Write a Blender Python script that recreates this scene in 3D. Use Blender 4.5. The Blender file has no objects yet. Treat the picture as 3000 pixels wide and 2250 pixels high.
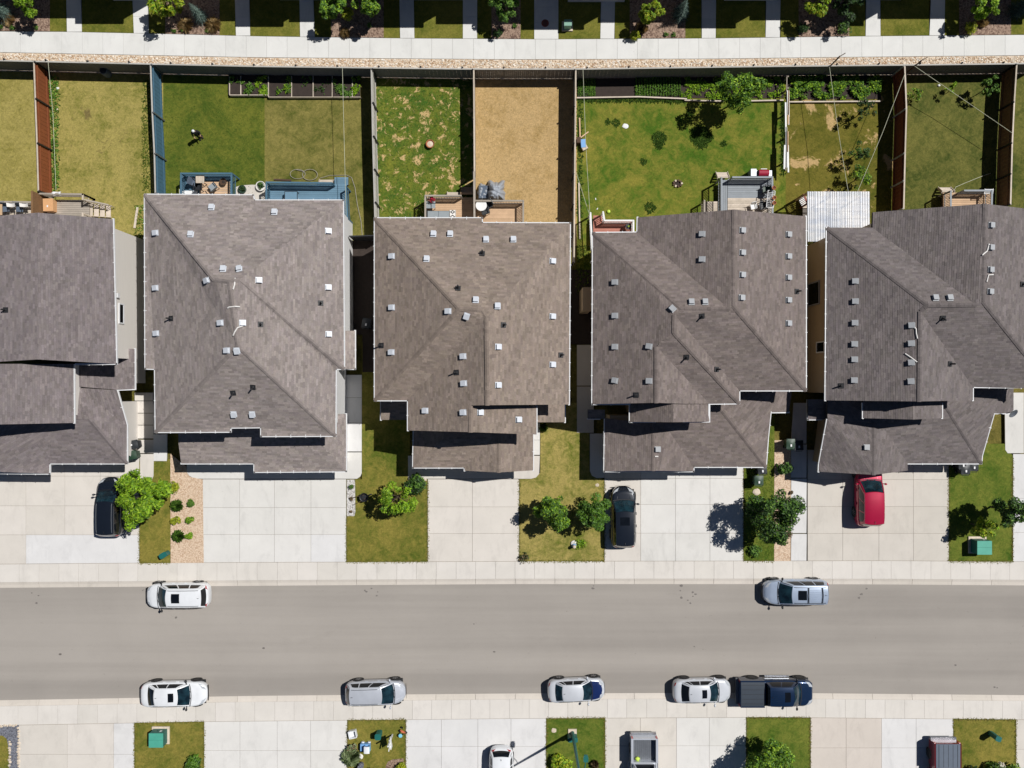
import bpy, bmesh, math, random
import numpy as np
from mathutils import Vector, Matrix, Euler
from mathutils.geometry import tessellate_polygon

R = math.radians
rnd = random.Random(7)
scene = bpy.context.scene
COL = scene.collection

# ------------------------------------------------------------------ camera
CAMH = 60.0                      # drone hovers 60 m above the street, looking straight down
cam_d = bpy.data.cameras.new('camera')
cam = bpy.data.objects.new('camera', cam_d)
COL.objects.link(cam)
cam.location = (0, 0, CAMH)
cam.rotation_euler = (0, 0, 0)
cam_d.sensor_width = 36.0
cam_d.lens = 36.0 * CAMH / 75.0  # 75 m of ground across the frame
cam_d.clip_end = 2000
scene.camera = cam

# ------------------------------------------------------------------ light
SUN_EL = 56.4
SUN_STR = 5.0
# sunlight travels towards -X -Y (shadow offset per metre of height: 0.578, 0.330)
sd = Vector((-0.578, -0.330, -1.0)).normalized()
world = bpy.data.worlds.new('World')
scene.world = world
world.use_nodes = True
wn = world.node_tree.nodes
wl = world.node_tree.links
wn.clear()
wo = wn.new('ShaderNodeOutputWorld')
bg = wn.new('ShaderNodeBackground')
sky = wn.new('ShaderNodeTexSky')
sky.sky_type = 'NISHITA'
sky.sun_disc = False
sky.sun_elevation = R(SUN_EL)
# direction to the sun is (+0.578, +0.330): rotation measured clockwise from +Y
sky.sun_rotation = math.atan2(0.578, 0.330)
sky.altitude = 700
sky.air_density = 0.6
sky.dust_density = 0.1
sky.ozone_density = 2.0
wl.new(sky.outputs[0], bg.inputs[0])
bg.inputs[1].default_value = 0.05
wl.new(bg.outputs[0], wo.inputs[0])
sun_d = bpy.data.lights.new('sun', 'SUN')
sun_d.energy = SUN_STR
sun_d.angle = R(0.5)
sun_d.color = (1.0, 0.98, 0.95)
sun = bpy.data.objects.new('sun', sun_d)
COL.objects.link(sun)
sun.rotation_euler = sd.to_track_quat('-Z', 'Y').to_euler()
sun.location = (20, 12, 40)

scene.view_settings.view_transform = 'Standard'
scene.view_settings.look = 'None'
scene.view_settings.gamma = 1.0
scene.view_settings.use_curve_mapping = False
scene.view_settings.exposure = -0.10

# ------------------------------------------------------------------ helpers
def P(px, py, h=0.0):
    """photo pixel + height above ground -> world point"""
    s = (CAMH - h) / CAMH / 40.0
    return ((px - 1500.0) * s, (1125.0 - py) * s, h)

def C(r, g, b, k=0.84):
    def f(c):
        c /= 255.0
        return (c / 12.92 if c <= 0.04045 else ((c + 0.055) / 1.055) ** 2.4) * k
    return (f(r), f(g), f(b), 1.0)

def wloc(o):
    v = Vector((0, 0, 0))
    while o is not None:
        v += o.location
        o = o.parent
    return v

def tag(o, label=None, cat=None, group=None, kind=None):
    if label: o['label'] = label
    if cat: o['category'] = cat
    if group: o['group'] = group
    if kind: o['kind'] = kind
    return o

def root(name, loc=(0, 0, 0), rz=0.0, label=None, cat=None, group=None, kind=None):
    o = bpy.data.objects.new(name, None)
    o.empty_display_size = 0.2
    COL.objects.link(o)
    o.location = loc
    o.rotation_euler = (0, 0, rz)
    return tag(o, label, cat, group, kind)

def link(name, me, mat=None, parent=None, loc=None, rot=None, scale=None):
    o = bpy.data.objects.new(name, me)
    COL.objects.link(o)
    if parent is not None: o.parent = parent
    if loc is not None: o.location = loc
    if rot is not None: o.rotation_euler = rot
    if scale is not None: o.scale = scale
    if mat is not None and not me.materials:
        me.materials.append(mat)
    return o

class MB:
    def __init__(self):
        self.v = []; self.f = []; self.smooth = False
    def add(self, vs, fs):
        b = len(self.v)
        self.v.extend([tuple(p) for p in vs])
        self.f.extend([tuple(i + b for i in f) for f in fs])
        return self
    def box(self, c, s, rz=0.0, M=None):
        hx, hy, hz = s[0] / 2, s[1] / 2, s[2] / 2
        vs = [(-hx,-hy,-hz),(hx,-hy,-hz),(hx,hy,-hz),(-hx,hy,-hz),(-hx,-hy,hz),(hx,-hy,hz),(hx,hy,hz),(-hx,hy,hz)]
        if M is None:
            ca, sa = math.cos(rz), math.sin(rz)
            vs = [(c[0] + x * ca - y * sa, c[1] + x * sa + y * ca, c[2] + z) for x, y, z in vs]
        else:
            vs = [tuple(Vector(c) + M @ Vector(p)) for p in vs]
        return self.add(vs, [(3,2,1,0),(4,5,6,7),(0,1,5,4),(1,2,6,5),(2,3,7,6),(3,0,4,7)])
    def prism(self, poly, z0, z1):
        n = len(poly)
        a = sum(poly[i][0] * poly[(i+1) % n][1] - poly[(i+1) % n][0] * poly[i][1] for i in range(n))
        if a < 0: poly = poly[::-1]
        vs = [(p[0], p[1], z0) for p in poly] + [(p[0], p[1], z1) for p in poly]
        fs = [tuple(range(n - 1, -1, -1)), tuple(range(n, 2 * n))]
        fs += [(i, (i+1) % n, n + (i+1) % n, n + i) for i in range(n)]
        return self.add(vs, fs)
    def slab3(self, poly, t):
        """polygon with its own heights, thickened downwards by t"""
        n = len(poly)
        a = sum(poly[i][0] * poly[(i+1) % n][1] - poly[(i+1) % n][0] * poly[i][1] for i in range(n))
        if a < 0: poly = poly[::-1]
        tris = tessellate_polygon([[Vector(p) for p in poly]])
        vs = [tuple(p) for p in poly] + [(p[0], p[1], p[2] - t) for p in poly]
        fs = []
        for tr in tris:
            p0, p1, p2 = [poly[i] for i in tr]
            ar = (p1[0]-p0[0])*(p2[1]-p0[1]) - (p2[0]-p0[0])*(p1[1]-p0[1])
            t3 = tuple(tr) if ar > 0 else tuple(tr[::-1])
            fs.append(t3); fs.append(tuple(i + n for i in t3[::-1]))
        fs += [(n + i, n + (i+1) % n, (i+1) % n, i) for i in range(n)]
        return self.add(vs, fs)
    def bar(self, a, b, w, h, up=(0, 0, 1)):
        a = Vector(a); b = Vector(b); d = b - a
        L = d.length
        if L < 1e-6: return self
        x = d / L
        u = Vector(up)
        y = u.cross(x)
        if y.length < 1e-5: y = Vector((1, 0, 0)).cross(x)
        y.normalize(); z = x.cross(y)
        M = Matrix((x, y, z)).transposed()
        return self.box(tuple((a + b) / 2), (L, w, h), M=M)
    def tube(self, pts, r, n=6, cap=True):
        pts = [Vector(p) for p in pts]
        rs = r if isinstance(r, (list, tuple)) else [r] * len(pts)
        rings = []
        ref = Vector((0.13, 0.21, 0.97))
        for i, p in enumerate(pts):
            d = (pts[min(i+1, len(pts)-1)] - pts[max(i-1, 0)])
            if d.length < 1e-9: d = Vector((0, 0, 1))
            d.normalize()
            rf = ref if abs(d.dot(ref)) < 0.95 else Vector((1, 0, 0))
            x = d.cross(rf).normalized(); y = d.cross(x)
            rings.append([tuple(p + (x * math.cos(2*math.pi*k/n) + y * math.sin(2*math.pi*k/n)) * rs[i]) for k in range(n)])
        vs = [v for rg in rings for v in rg]
        fs = []
        for i in range(len(pts) - 1):
            for k in range(n):
                a = i*n + k; b = i*n + (k+1) % n
                fs.append((a, a + n, b + n, b))
        if cap:
            fs.append(tuple(range(n)))
            fs.append(tuple(range((len(pts)-1)*n + n - 1, (len(pts)-1)*n - 1, -1)))
        return self.add(vs, fs)
    def lathe(self, prof, n=16, c=(0, 0, 0), M=None):
        vs = []
        for r, z in prof:
            for k in range(n):
                p = Vector((r * math.cos(2*math.pi*k/n), r * math.sin(2*math.pi*k/n), z))
                if M is not None: p = M @ p
                vs.append((c[0] + p[0], c[1] + p[1], c[2] + p[2]))
        fs = []
        for i in range(len(prof) - 1):
            for k in range(n):
                a = i*n + k; b = i*n + (k+1) % n
                fs.append((a, b, b + n, a + n))
        fs.append(tuple(range(n - 1, -1, -1)))
        fs.append(tuple(range((len(prof)-1)*n, len(prof)*n)))
        return self.add(vs, fs)
    def grid(self, fn, nu, nv, flip=False):
        vs = [fn(i / nu, j / nv) for j in range(nv + 1) for i in range(nu + 1)]
        fs = []
        for j in range(nv):
            for i in range(nu):
                a = j*(nu+1) + i
                q = (a, a+1, a+nu+2, a+nu+1)
                fs.append(q[::-1] if flip else q)
        return self.add(vs, fs)
    def mesh(self, name):
        me = bpy.data.meshes.new(name)
        me.from_pydata(self.v, [], self.f)
        if self.smooth:
            me.polygons.foreach_set('use_smooth', [True] * len(me.polygons))
        me.update()
        return me
    def build(self, name, mat, parent=None, world=False, loc=None, smooth=None, angle=None):
        if smooth is not None: self.smooth = smooth
        if world and parent is not None:
            w = wloc(parent)
            self.v = [(p[0]-w[0], p[1]-w[1], p[2]-w[2]) for p in self.v]
        me = self.mesh(name)
        if angle is not None:
            me.polygons.foreach_set('use_smooth', [True] * len(me.polygons))
            try: me.set_sharp_from_angle(angle=R(angle))
            except Exception: pass
        return link(name, me, mat, parent, loc)

def copy_tree(o, parent=None):
    c = o.copy(); COL.objects.link(c); c.parent = parent
    for ch in list(o.children): copy_tree(ch, c)
    return c

# ------------------------------------------------------------------ materials
def new_mat(name):
    m = bpy.data.materials.new(name)
    m.use_nodes = True
    nt = m.node_tree
    return m, nt, nt.nodes['Principled BSDF']

def nz(nt, scale, detail=4.0, rough=0.6, vec=None, dist=0.0):
    n = nt.nodes.new('ShaderNodeTexNoise')
    n.inputs['Scale'].default_value = scale
    n.inputs['Detail'].default_value = detail
    n.inputs['Roughness'].default_value = rough
    n.inputs['Distortion'].default_value = dist
    if vec is not None: nt.links.new(vec, n.inputs['Vector'])
    return n.outputs['Fac']

def pos(nt, sc=(1, 1, 1), off=(0, 0, 0)):
    g = nt.nodes.new('ShaderNodeNewGeometry')
    m = nt.nodes.new('ShaderNodeMapping')
    m.inputs['Scale'].default_value = sc
    m.inputs['Location'].default_value = off
    nt.links.new(g.outputs['Position'], m.inputs['Vector'])
    return m.outputs['Vector']

def ramp(nt, fac, a, b, ca=(0, 0, 0, 1), cb=(1, 1, 1, 1)):
    r = nt.nodes.new('ShaderNodeValToRGB')
    r.color_ramp.elements[0].position = a; r.color_ramp.elements[1].position = b
    r.color_ramp.elements[0].color = ca; r.color_ramp.elements[1].color = cb
    nt.links.new(fac, r.inputs[0])
    return r.outputs[0]

def mix(nt, fac, a, b, mode='MIX'):
    m = nt.nodes.new('ShaderNodeMix')
    m.data_type = 'RGBA'; m.blend_type = mode
    for s, v in ((m.inputs[0], fac), (m.inputs[6], a), (m.inputs[7], b)):
        if isinstance(v, (int, float)): s.default_value = v
        elif isinstance(v, tuple): s.default_value = v
        else: nt.links.new(v, s)
    return m.outputs[2]

def mth(nt, op, a, b):
    m = nt.nodes.new('ShaderNodeMath'); m.operation = op
    for s, v in ((m.inputs[0], a), (m.inputs[1], b)):
        if isinstance(v, (int, float)): s.default_value = v
        else: nt.links.new(v, s)
    return m.outputs[0]

def bump(nt, bs, h, strength=0.3, dist=0.02):
    b = nt.nodes.new('ShaderNodeBump')
    b.inputs['Strength'].default_value = strength
    b.inputs['Distance'].default_value = dist
    nt.links.new(h, b.inputs['Height'])
    nt.links.new(b.outputs[0], bs.inputs['Normal'])

def darker(c, k): return (c[0]*k, c[1]*k, c[2]*k, 1)

def pm(name, col, var=0.12, scale=3.0, rough=0.7, metal=0.0, objvar=0.0, fine=0.0, spec=0.5, coat=0.0, sc=(1, 1, 1), bumpy=0.0):
    """plain procedural material: base colour with noise, per-object tint and fine grain"""
    m, nt, bs = new_mat(name)
    bs.inputs['Roughness'].default_value = rough
    bs.inputs['Metallic'].default_value = metal
    bs.inputs['Specular IOR Level'].default_value = spec
    bs.inputs['Coat Weight'].default_value = coat
    v = pos(nt, sc)
    n = nz(nt, scale, 5, 0.65, v)
    c = mix(nt, ramp(nt, n, 0.3, 0.7), darker(col, 1 - var), darker(col, 1 + var))
    if fine > 0:
        n2 = nz(nt, scale * 14, 2, 0.5, v)
        c = mix(nt, fine, c, mix(nt, n2, darker(col, 0.55), darker(col, 1.4)))
    if objvar > 0:
        oi = nt.nodes.new('ShaderNodeObjectInfo')
        k = ramp(nt, oi.outputs['Random'], 0, 1, (1-objvar, 1-objvar, 1-objvar*1.3, 1), (1+objvar, 1+objvar, 1+objvar, 1))
        c = mix(nt, 1.0, c, k, 'MULTIPLY')
    nt.links.new(c, bs.inputs['Base Color'])
    if bumpy > 0: bump(nt, bs, nz(nt, scale * 6, 3, 0.6, v), bumpy, 0.02)
    return m

def attr_mat(name, rough=0.85, transl=0.0, spec=0.3, jitter=None):
    """colour from the mesh colour attribute 'Col'"""
    m, nt, bs = new_mat(name)
    bs.inputs['Roughness'].default_value = rough
    bs.inputs['Specular IOR Level'].default_value = spec
    a = nt.nodes.new('ShaderNodeAttribute'); a.attribute_name = 'Col'
    c = a.outputs['Color']
    if jitter:
        n = nz(nt, jitter, 3, 0.6, pos(nt))
        c = mix(nt, 1.0, c, ramp(nt, n, 0.25, 0.75, (0.8, 0.8, 0.8, 1), (1.2, 1.2, 1.2, 1)), 'MULTIPLY')
    nt.links.new(c, bs.inputs['Base Color'])
    if transl > 0:
        t = nt.nodes.new('ShaderNodeBsdfTranslucent')
        nt.links.new(c, t.inputs[0])
        ms = nt.nodes.new('ShaderNodeMixShader')
        ms.inputs[0].default_value = transl
        nt.links.new(bs.outputs[0], ms.inputs[1]); nt.links.new(t.outputs[0], ms.inputs[2])
        nt.links.new(ms.outputs[0], nt.nodes['Material Output'].inputs['Surface'])
    return m

def lawn_mat(name, green, dry, amount=0.5, pscale=0.22, soil=None, soil_amt=0.0, soil_scale=0.9, off=0.0, stripe=0.0):
    m, nt, bs = new_mat(name)
    green = (green[0]*1.04, green[1]*1.0, green[2]*0.86, 1); dry = (dry[0]*1.16, dry[1]*1.13, dry[2]*1.04, 1)
    if soil is not None: soil = darker(soil, 1.1)
    bs.inputs['Roughness'].default_value = 0.95
    bs.inputs['Specular IOR Level'].default_value = 0.1
    v = pos(nt, (1, 1, 1), (off, off * 1.7, 0))
    big = nz(nt, pscale, 7, 0.74, v, 0.5)
    mid = nz(nt, pscale * 7, 4, 0.7, v, 1.2)
    fine = nz(nt, 9.0, 5, 0.75, v, 2.2)
    k = mth(nt, 'ADD', mth(nt, 'MULTIPLY', big, 0.6), mth(nt, 'MULTIPLY', mid, 0.4))
    lo = 0.62 - 0.34 * amount
    c = mix(nt, ramp(nt, k, lo - 0.09, lo + 0.10), green, dry)
    if stripe > 0:
        sv = nt.nodes.new('ShaderNodeTexWave'); sv.inputs['Scale'].default_value = 0.35
        sv.inputs['Distortion'].default_value = 0.6
        nt.links.new(v, sv.inputs['Vector'])
        c = mix(nt, mth(nt, 'MULTIPLY', sv.outputs['Fac'], stripe), c, darker(dry, 1.1))
    if soil is not None:
        sn = nz(nt, soil_scale, 5, 0.7, pos(nt, (1, 1, 1), (off + 31, 7, 0)), 0.45)
        t = 0.70 - 0.3 * soil_amt
        c = mix(nt, ramp(nt, sn, t, t + 0.05), c, soil)
    cur = nz(nt, 3.4, 4, 0.62, v, 2.6)
    c = mix(nt, 1.0, c, ramp(nt, cur, 0.3, 0.7, (0.74, 0.77, 0.74, 1), (1.24, 1.23, 1.20, 1)), 'MULTIPLY')
    g = ramp(nt, fine, 0.3, 0.72, (0.72, 0.74, 0.74, 1), (1.24, 1.24, 1.16, 1))
    c = mix(nt, 1.0, c, g, 'MULTIPLY')
    nt.links.new(c, bs.inputs['Base Color'])
    bump(nt, bs, nz(nt, 11.0, 5, 0.7, v, 1.5), 0.5, 0.06)
    return m

def concrete(name, col, stain=None, objvar=0.035):
    m, nt, bs = new_mat(name)
    bs.inputs['Roughness'].default_value = 0.9
    bs.inputs['Specular IOR Level'].default_value = 0.25
    v = pos(nt)
    n = nz(nt, 0.55, 7, 0.65, v, 0.3)
    c = mix(nt, ramp(nt, n, 0.3, 0.7), darker(col, 0.94), darker(col, 1.05))
    f = nz(nt, 30, 3, 0.6, v)
    c = mix(nt, 0.10, c, mix(nt, f, darker(col, 0.6), darker(col, 1.35)))
    st = nz(nt, 0.9, 6, 0.75, pos(nt, (1, 0.45, 1), (13, 5, 0)), 0.5)
    c = mix(nt, mth(nt, 'MULTIPLY', ramp(nt, st, 0.52, 0.72), 0.5), c, stain or darker(col, 0.74))
    ty = nz(nt, 1.7, 5, 0.7, pos(nt, (1.6, 0.22, 1), (3, 9, 0)), 0.2)
    c = mix(nt, mth(nt, 'MULTIPLY', ramp(nt, ty, 0.58, 0.75), 0.22), c, darker(col, 0.6))
    dr = nz(nt, 3.1, 3, 0.6, pos(nt, (1, 1, 1), (40, 17, 0)), 0.3)
    c = mix(nt, mth(nt, 'MULTIPLY', ramp(nt, dr, 0.72, 0.76), 0.35), c, darker(col, 0.45))
    oi = nt.nodes.new('ShaderNodeObjectInfo')
    k = ramp(nt, oi.outputs['Random'], 0, 1, (1-objvar, 1-objvar, 1-objvar*1.4, 1), (1+objvar, 1+objvar, 1+objvar, 1))
    c = mix(nt, 1.0, c, k, 'MULTIPLY')
    nt.links.new(c, bs.inputs['Base Color'])
    bump(nt, bs, f, 0.12, 0.01)
    return m

def gravel_mat(name, c1, c2, c3, scale=9.0):
    m, nt, bs = new_mat(name)
    bs.inputs['Roughness'].default_value = 0.9
    v = pos(nt)
    vo = nt.nodes.new('ShaderNodeTexVoronoi'); vo.inputs['Scale'].default_value = scale
    nt.links.new(v, vo.inputs['Vector'])
    sp = nt.nodes.new('ShaderNodeSeparateColor'); nt.links.new(vo.outputs['Color'], sp.inputs[0])
    c = mix(nt, sp.outputs[0], c1, c2)
    c = mix(nt, ramp(nt, sp.outputs[1], 0.6, 0.9), c, c3)
    c = mix(nt, mth(nt, 'MULTIPLY', ramp(nt, vo.outputs['Distance'], 0.4, 0.8), 0.45), c, darker(c3, 0.7))
    nt.links.new(c, bs.inputs['Base Color'])
    b = nt.nodes.new('ShaderNodeBump'); b.invert = True
    b.inputs['Strength'].default_value = 0.45; b.inputs['Distance'].default_value = 0.04
    nt.links.new(vo.outputs['Distance'], b.inputs['Height'])
    nt.links.new(b.outputs[0], bs.inputs['Normal'])
    return m

def paint(name, col, metal=0.0, rough=0.3, coat=1.0):
    m, nt, bs = new_mat(name)
    bs.inputs['Metallic'].default_value = metal
    bs.inputs['Roughness'].default_value = rough
    bs.inputs['Coat Weight'].default_value = coat
    bs.inputs['Coat Roughness'].default_value = 0.04
    n = nz(nt, 1.3, 4, 0.6, pos(nt))
    c = mix(nt, ramp(nt, n, 0.3, 0.7), darker(col, 0.93), darker(col, 1.05))
    nt.links.new(c, bs.inputs['Base Color'])
    return m

M = {}
M['asphalt_base'] = None
def build_materials():
    # asphalt: grey with long wheel-path bands along the street
    m, nt, bs = new_mat('asphalt')
    bs.inputs['Roughness'].default_value = 0.92
    bs.inputs['Specular IOR Level'].default_value = 0.2
    col = C(167, 160, 152)
    v = pos(nt)
    band = nz(nt, 0.42, 4, 0.6, pos(nt, (0.03, 1.0, 1.0), (0, 4.3, 0)))
    c = mix(nt, ramp(nt, band, 0.38, 0.62), darker(col, 0.78), darker(col, 1.12))
    blot = nz(nt, 0.16, 8, 0.72, v, 0.3)
    c = mix(nt, 0.38, c, mix(nt, ramp(nt, blot, 0.3, 0.7), darker(col, 0.84), darker(col, 1.12)))
    f = nz(nt, 45, 2, 0.6, v)
    c = mix(nt, 0.16, c, mix(nt, f, darker(col, 0.35), darker(col, 1.5)))
    sp = nz(nt, 2.6, 4, 0.8, v)
    c = mix(nt, mth(nt, 'MULTIPLY', ramp(nt, sp, 0.67, 0.72), 0.45), c, darker(col, 0.42))
    st2 = nz(nt, 0.5, 5, 0.7, pos(nt, (0.25, 1, 1), (9, 2, 0)), 0.6)
    c = mix(nt, mth(nt, 'MULTIPLY', ramp(nt, st2, 0.6, 0.75), 0.3), c, darker(col, 0.72))
    nt.links.new(c, bs.inputs['Base Color'])
    bump(nt, bs, f, 0.2, 0.01)
    M['asphalt'] = m
    M['walk'] = concrete('sidewalk_concrete', C(221, 215, 207))
    M['walk_white'] = concrete('white_concrete', C(226, 225, 221), objvar=0.02)
    M['drive_beige'] = concrete('beige_concrete', C(219, 212, 203))
    M['drive_pale'] = concrete('pale_concrete', C(224, 221, 216))
    M['drive_new'] = concrete('fresh_concrete', C(224, 222, 220), objvar=0.015)
    M['drive_tan'] = concrete('tan_concrete', C(211, 204, 194))
    M['drive_pink'] = concrete('aggregate_concrete', C(214, 204, 194))
    M['joint'] = pm('joint_dirt', C(168, 158, 144), 0.2, 2.0, 0.95)
    M['curb'] = concrete('curb_concrete', C(216, 207, 196))
    M['gravel_pale'] = gravel_mat('pale_rock', C(236, 222, 204), C(220, 200, 174), C(200, 172, 144), 8.0)
    M['gravel_pink'] = gravel_mat('pink_gravel', C(230, 206, 180), C(216, 190, 162), C(198, 166, 138), 13.0)
    M['gravel_white'] = gravel_mat('white_gravel', C(228, 225, 220), C(205, 200, 195), C(150, 145, 140), 10.0)
    M['gravel_slate'] = gravel_mat('slate_gravel', C(140, 142, 150), C(118, 120, 130), C(92, 92, 100), 14.0)
    M['mulch'] = gravel_mat('bark_mulch', C(150, 124, 106), C(176, 150, 130), C(110, 86, 72), 10.0)
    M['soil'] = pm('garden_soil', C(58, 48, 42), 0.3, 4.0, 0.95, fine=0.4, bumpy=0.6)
    M['ground'] = lawn_mat('rough_ground', C(84, 84, 40), C(120, 110, 62), 0.4, 0.3)
    # lawns
    M['lawn_y0'] = lawn_mat('lawn_olive', C(128, 122, 64), C(156, 144, 88), 0.55, 0.3, off=3)
    M['lawn_y1'] = lawn_mat('lawn_straw', C(104, 110, 46), C(156, 144, 88), 0.55, 0.3, C(118, 104, 66), 0.3, 0.3, off=11)
    M['lawn_y2a'] = lawn_mat('lawn_deep', C(70, 90, 34), C(106, 110, 46), 0.38, 0.3, off=19)
    M['lawn_y2b'] = lawn_mat('lawn_faded', C(82, 90, 40), C(128, 120, 70), 0.45, 0.2, off=23)
    M['lawn_y3a'] = lawn_mat('lawn_patchy', C(64, 98, 38), C(116, 120, 50), 0.34, 0.4, C(196, 166, 120), 0.50, 1.5, off=5)
    M['lawn_y3b'] = lawn_mat('lawn_dead', C(160, 134, 92), C(182, 154, 116), 0.6, 0.3, off=8, stripe=0.15)
    M['lawn_y4a'] = lawn_mat('lawn_mixed', C(74, 104, 34), C(132, 126, 58), 0.36, 0.16, off=29.5)
    M['lawn_y4b'] = lawn_mat('lawn_sandy', C(74, 82, 28), C(112, 104, 48), 0.45, 0.25, C(186, 156, 112), 0.42, 0.5, off=37)
    M['lawn_y5'] = lawn_mat('lawn_dark_green', C(68, 80, 38), C(108, 106, 58), 0.42, 0.3, off=43)  # dark green grass with olive patches
    M['lawn_front'] = lawn_mat('lawn_front', C(84, 98, 38), C(132, 122, 62), 0.45, 0.2, off=51)
    M['lawn_front2'] = lawn_mat('lawn_front_straw', C(90, 104, 36), C(156, 142, 88), 0.5, 0.22, off=57)
    M['lawn_green'] = lawn_mat('lawn_lush', C(70, 96, 34), C(110, 116, 52), 0.4, 0.25, off=63)
    M['lawn_top'] = lawn_mat('lawn_trim', C(88, 98, 38), C(120, 116, 56), 0.42, 0.3, off=71)
    M['shingle'] = attr_mat('asphalt_shingle', 0.9, 0.0, 0.25, jitter=18)
    M['leaf'] = attr_mat('leaf', 0.55, 0.28, 0.35)
    M['grass_blade'] = attr_mat('grass_blade', 0.8, 0.2, 0.2)
    M['roof_deck'] = pm('roof_underlay', C(70, 64, 60), 0.1, 2.0, 0.95)
    M['fascia'] = pm('white_aluminium', C(232, 232, 232), 0.05, 2.0, 0.45)
    M['fascia_dark'] = pm('black_aluminium', C(52, 52, 54), 0.1, 2.0, 0.5)
    M['siding_white'] = pm('white_siding', C(236, 235, 233), 0.03, 2.0, 0.6, sc=(0.2, 0.2, 6))
    M['siding_cream'] = pm('cream_siding', C(232, 226, 218), 0.03, 2.0, 0.6, sc=(0.2, 0.2, 6))
    M['siding_beige'] = pm('beige_siding', C(186, 164, 134), 0.04, 2.0, 0.6, sc=(0.2, 0.2, 6))
    M['siding_grey'] = pm('grey_siding', C(150, 150, 152), 0.04, 2.0, 0.6, sc=(0.2, 0.2, 6))
    M['vent_white'] = pm('white_vent_metal', C(214, 218, 224), 0.05, 3.0, 0.4)
    M['vent_grey'] = pm('grey_vent_metal', C(176, 178, 180), 0.06, 3.0, 0.45)
    M['pipe_black'] = pm('black_pipe', C(40, 40, 42), 0.2, 3.0, 0.6)
    M['strap_white'] = pm('white_strap', C(236, 232, 226), 0.06, 3.0, 0.6)
    M['wood_grey'] = pm('weathered_wood', C(168, 158, 146), 0.16, 2.2, 0.85, objvar=0.1, fine=0.25, sc=(1, 1, 0.4))
    M['wood_tan'] = pm('cedar_wood', C(206, 172, 138), 0.14, 2.2, 0.8, objvar=0.1, fine=0.25)
    M['wood_pale'] = pm('pale_worn_wood', C(208, 194, 178), 0.2, 2.5, 0.85, objvar=0.12, fine=0.3)
    M['wood_dark'] = pm('dark_stained_wood', C(84, 62, 46), 0.15, 2.2, 0.8, objvar=0.08, fine=0.2)
    M['wood_red'] = pm('red_brown_stain', C(142, 78, 42), 0.18, 2.4, 0.75, objvar=0.06, fine=0.25)
    M['wood_redark'] = pm('rust_stain', C(132, 66, 40), 0.18, 2.4, 0.75, objvar=0.06, fine=0.25)
    M['wood_brown'] = pm('brown_stain', C(128, 96, 64), 0.16, 2.4, 0.8, objvar=0.06, fine=0.25)
    M['wood_blue'] = pm('blue_stain', C(72, 110, 132), 0.12, 2.4, 0.7, objvar=0.06, fine=0.15)
    M['wood_bluedeck'] = pm('blue_worn_deck', C(104, 138, 160), 0.14, 1.2, 0.75, objvar=0.07, fine=0.15)
    M['wood_greyblue'] = pm('grey_deck_paint', C(150, 156, 162), 0.08, 2.4, 0.75, objvar=0.05, fine=0.1)
    M['wood_fence'] = pm('grey_fence_wood', C(186, 182, 174), 0.12, 2.0, 0.85, objvar=0.06, fine=0.2, sc=(1, 1, 0.3))
    M['wood_fence_dark'] = pm('shade_darkened_fence_wood', C(118, 118, 120), 0.14, 2.0, 0.85, objvar=0.06, fine=0.2)  # darker copy of the grey fence wood, shade of the unlit boards in its colour
    M['red_deck'] = pm('brick_red_deck', C(190, 124, 106), 0.08, 2.0, 0.75, objvar=0.04)
    M['white_paint'] = pm('white_paint', C(238, 238, 236), 0.04, 3.0, 0.55)
    M['dark_metal'] = pm('dark_metal', C(44, 46, 50), 0.15, 3.0, 0.5, 0.3)
    M['grey_metal'] = pm('grey_metal', C(140, 144, 150), 0.1, 3.0, 0.4, 0.6)
    M['tyre'] = pm('tyre_rubber', C(32, 32, 34), 0.15, 6.0, 0.85)
    M['rim'] = pm('alloy_rim', C(190, 192, 196), 0.08, 4.0, 0.3, 0.8)
    M['rim_dark'] = pm('dark_rim', C(58, 58, 60), 0.08, 4.0, 0.35, 0.7)
    M['trim'] = pm('black_trim', C(26, 27, 30), 0.1, 4.0, 0.5)
    M['head_lamp'] = pm('clear_lamp', C(206, 210, 214), 0.05, 5.0, 0.12, 0.2, coat=1.0)
    M['tail_lamp'] = pm('red_lamp', C(170, 34, 40), 0.1, 5.0, 0.2, coat=1.0)
    m, nt, bs = new_mat('tinted_glass')
    bs.inputs['Roughness'].default_value = 0.06
    bs.inputs['Specular IOR Level'].default_value = 0.7
    n = nz(nt, 2.2, 3, 0.5, pos(nt))
    nt.links.new(mix(nt, ramp(nt, n, 0.35, 0.7), C(16, 30, 38), C(34, 62, 72)), bs.inputs['Base Color'])
    M['glass'] = m
    m, nt, bs = new_mat('dark_glass')
    bs.inputs['Roughness'].default_value = 0.08
    n = nz(nt, 2.2, 3, 0.5, pos(nt))
    nt.links.new(mix(nt, n, C(10, 13, 18), C(24, 28, 34)), bs.inputs['Base Color'])
    M['glass_dark'] = m
    M['teal'] = pm('teal_enamel', C(80, 168, 146), 0.08, 2.0, 0.5)
    M['teal_dark'] = pm('dark_teal_enamel', C(28, 104, 98), 0.08, 2.0, 0.45)
    M['green_box'] = pm('pale_green_enamel', C(128, 170, 150), 0.08, 2.0, 0.5)
    M['plastic_black'] = pm('black_plastic', C(38, 42, 46), 0.12, 3.0, 0.5)
    M['plastic_green'] = pm('green_plastic', C(44, 70, 52), 0.12, 3.0, 0.5)
    M['label_white'] = pm('white_sticker', C(235, 235, 235), 0.03, 3.0, 0.6)
    M['tarp'] = pm('grey_tarp', C(158, 164, 172), 0.1, 1.6, 0.5, bumpy=0.3)
    M['terracotta'] = pm('terracotta', C(176, 108, 72), 0.1, 4.0, 0.85)
    M['fabric_grey'] = pm('grey_fabric', C(150, 158, 162), 0.06, 4.0, 0.9)
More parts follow.
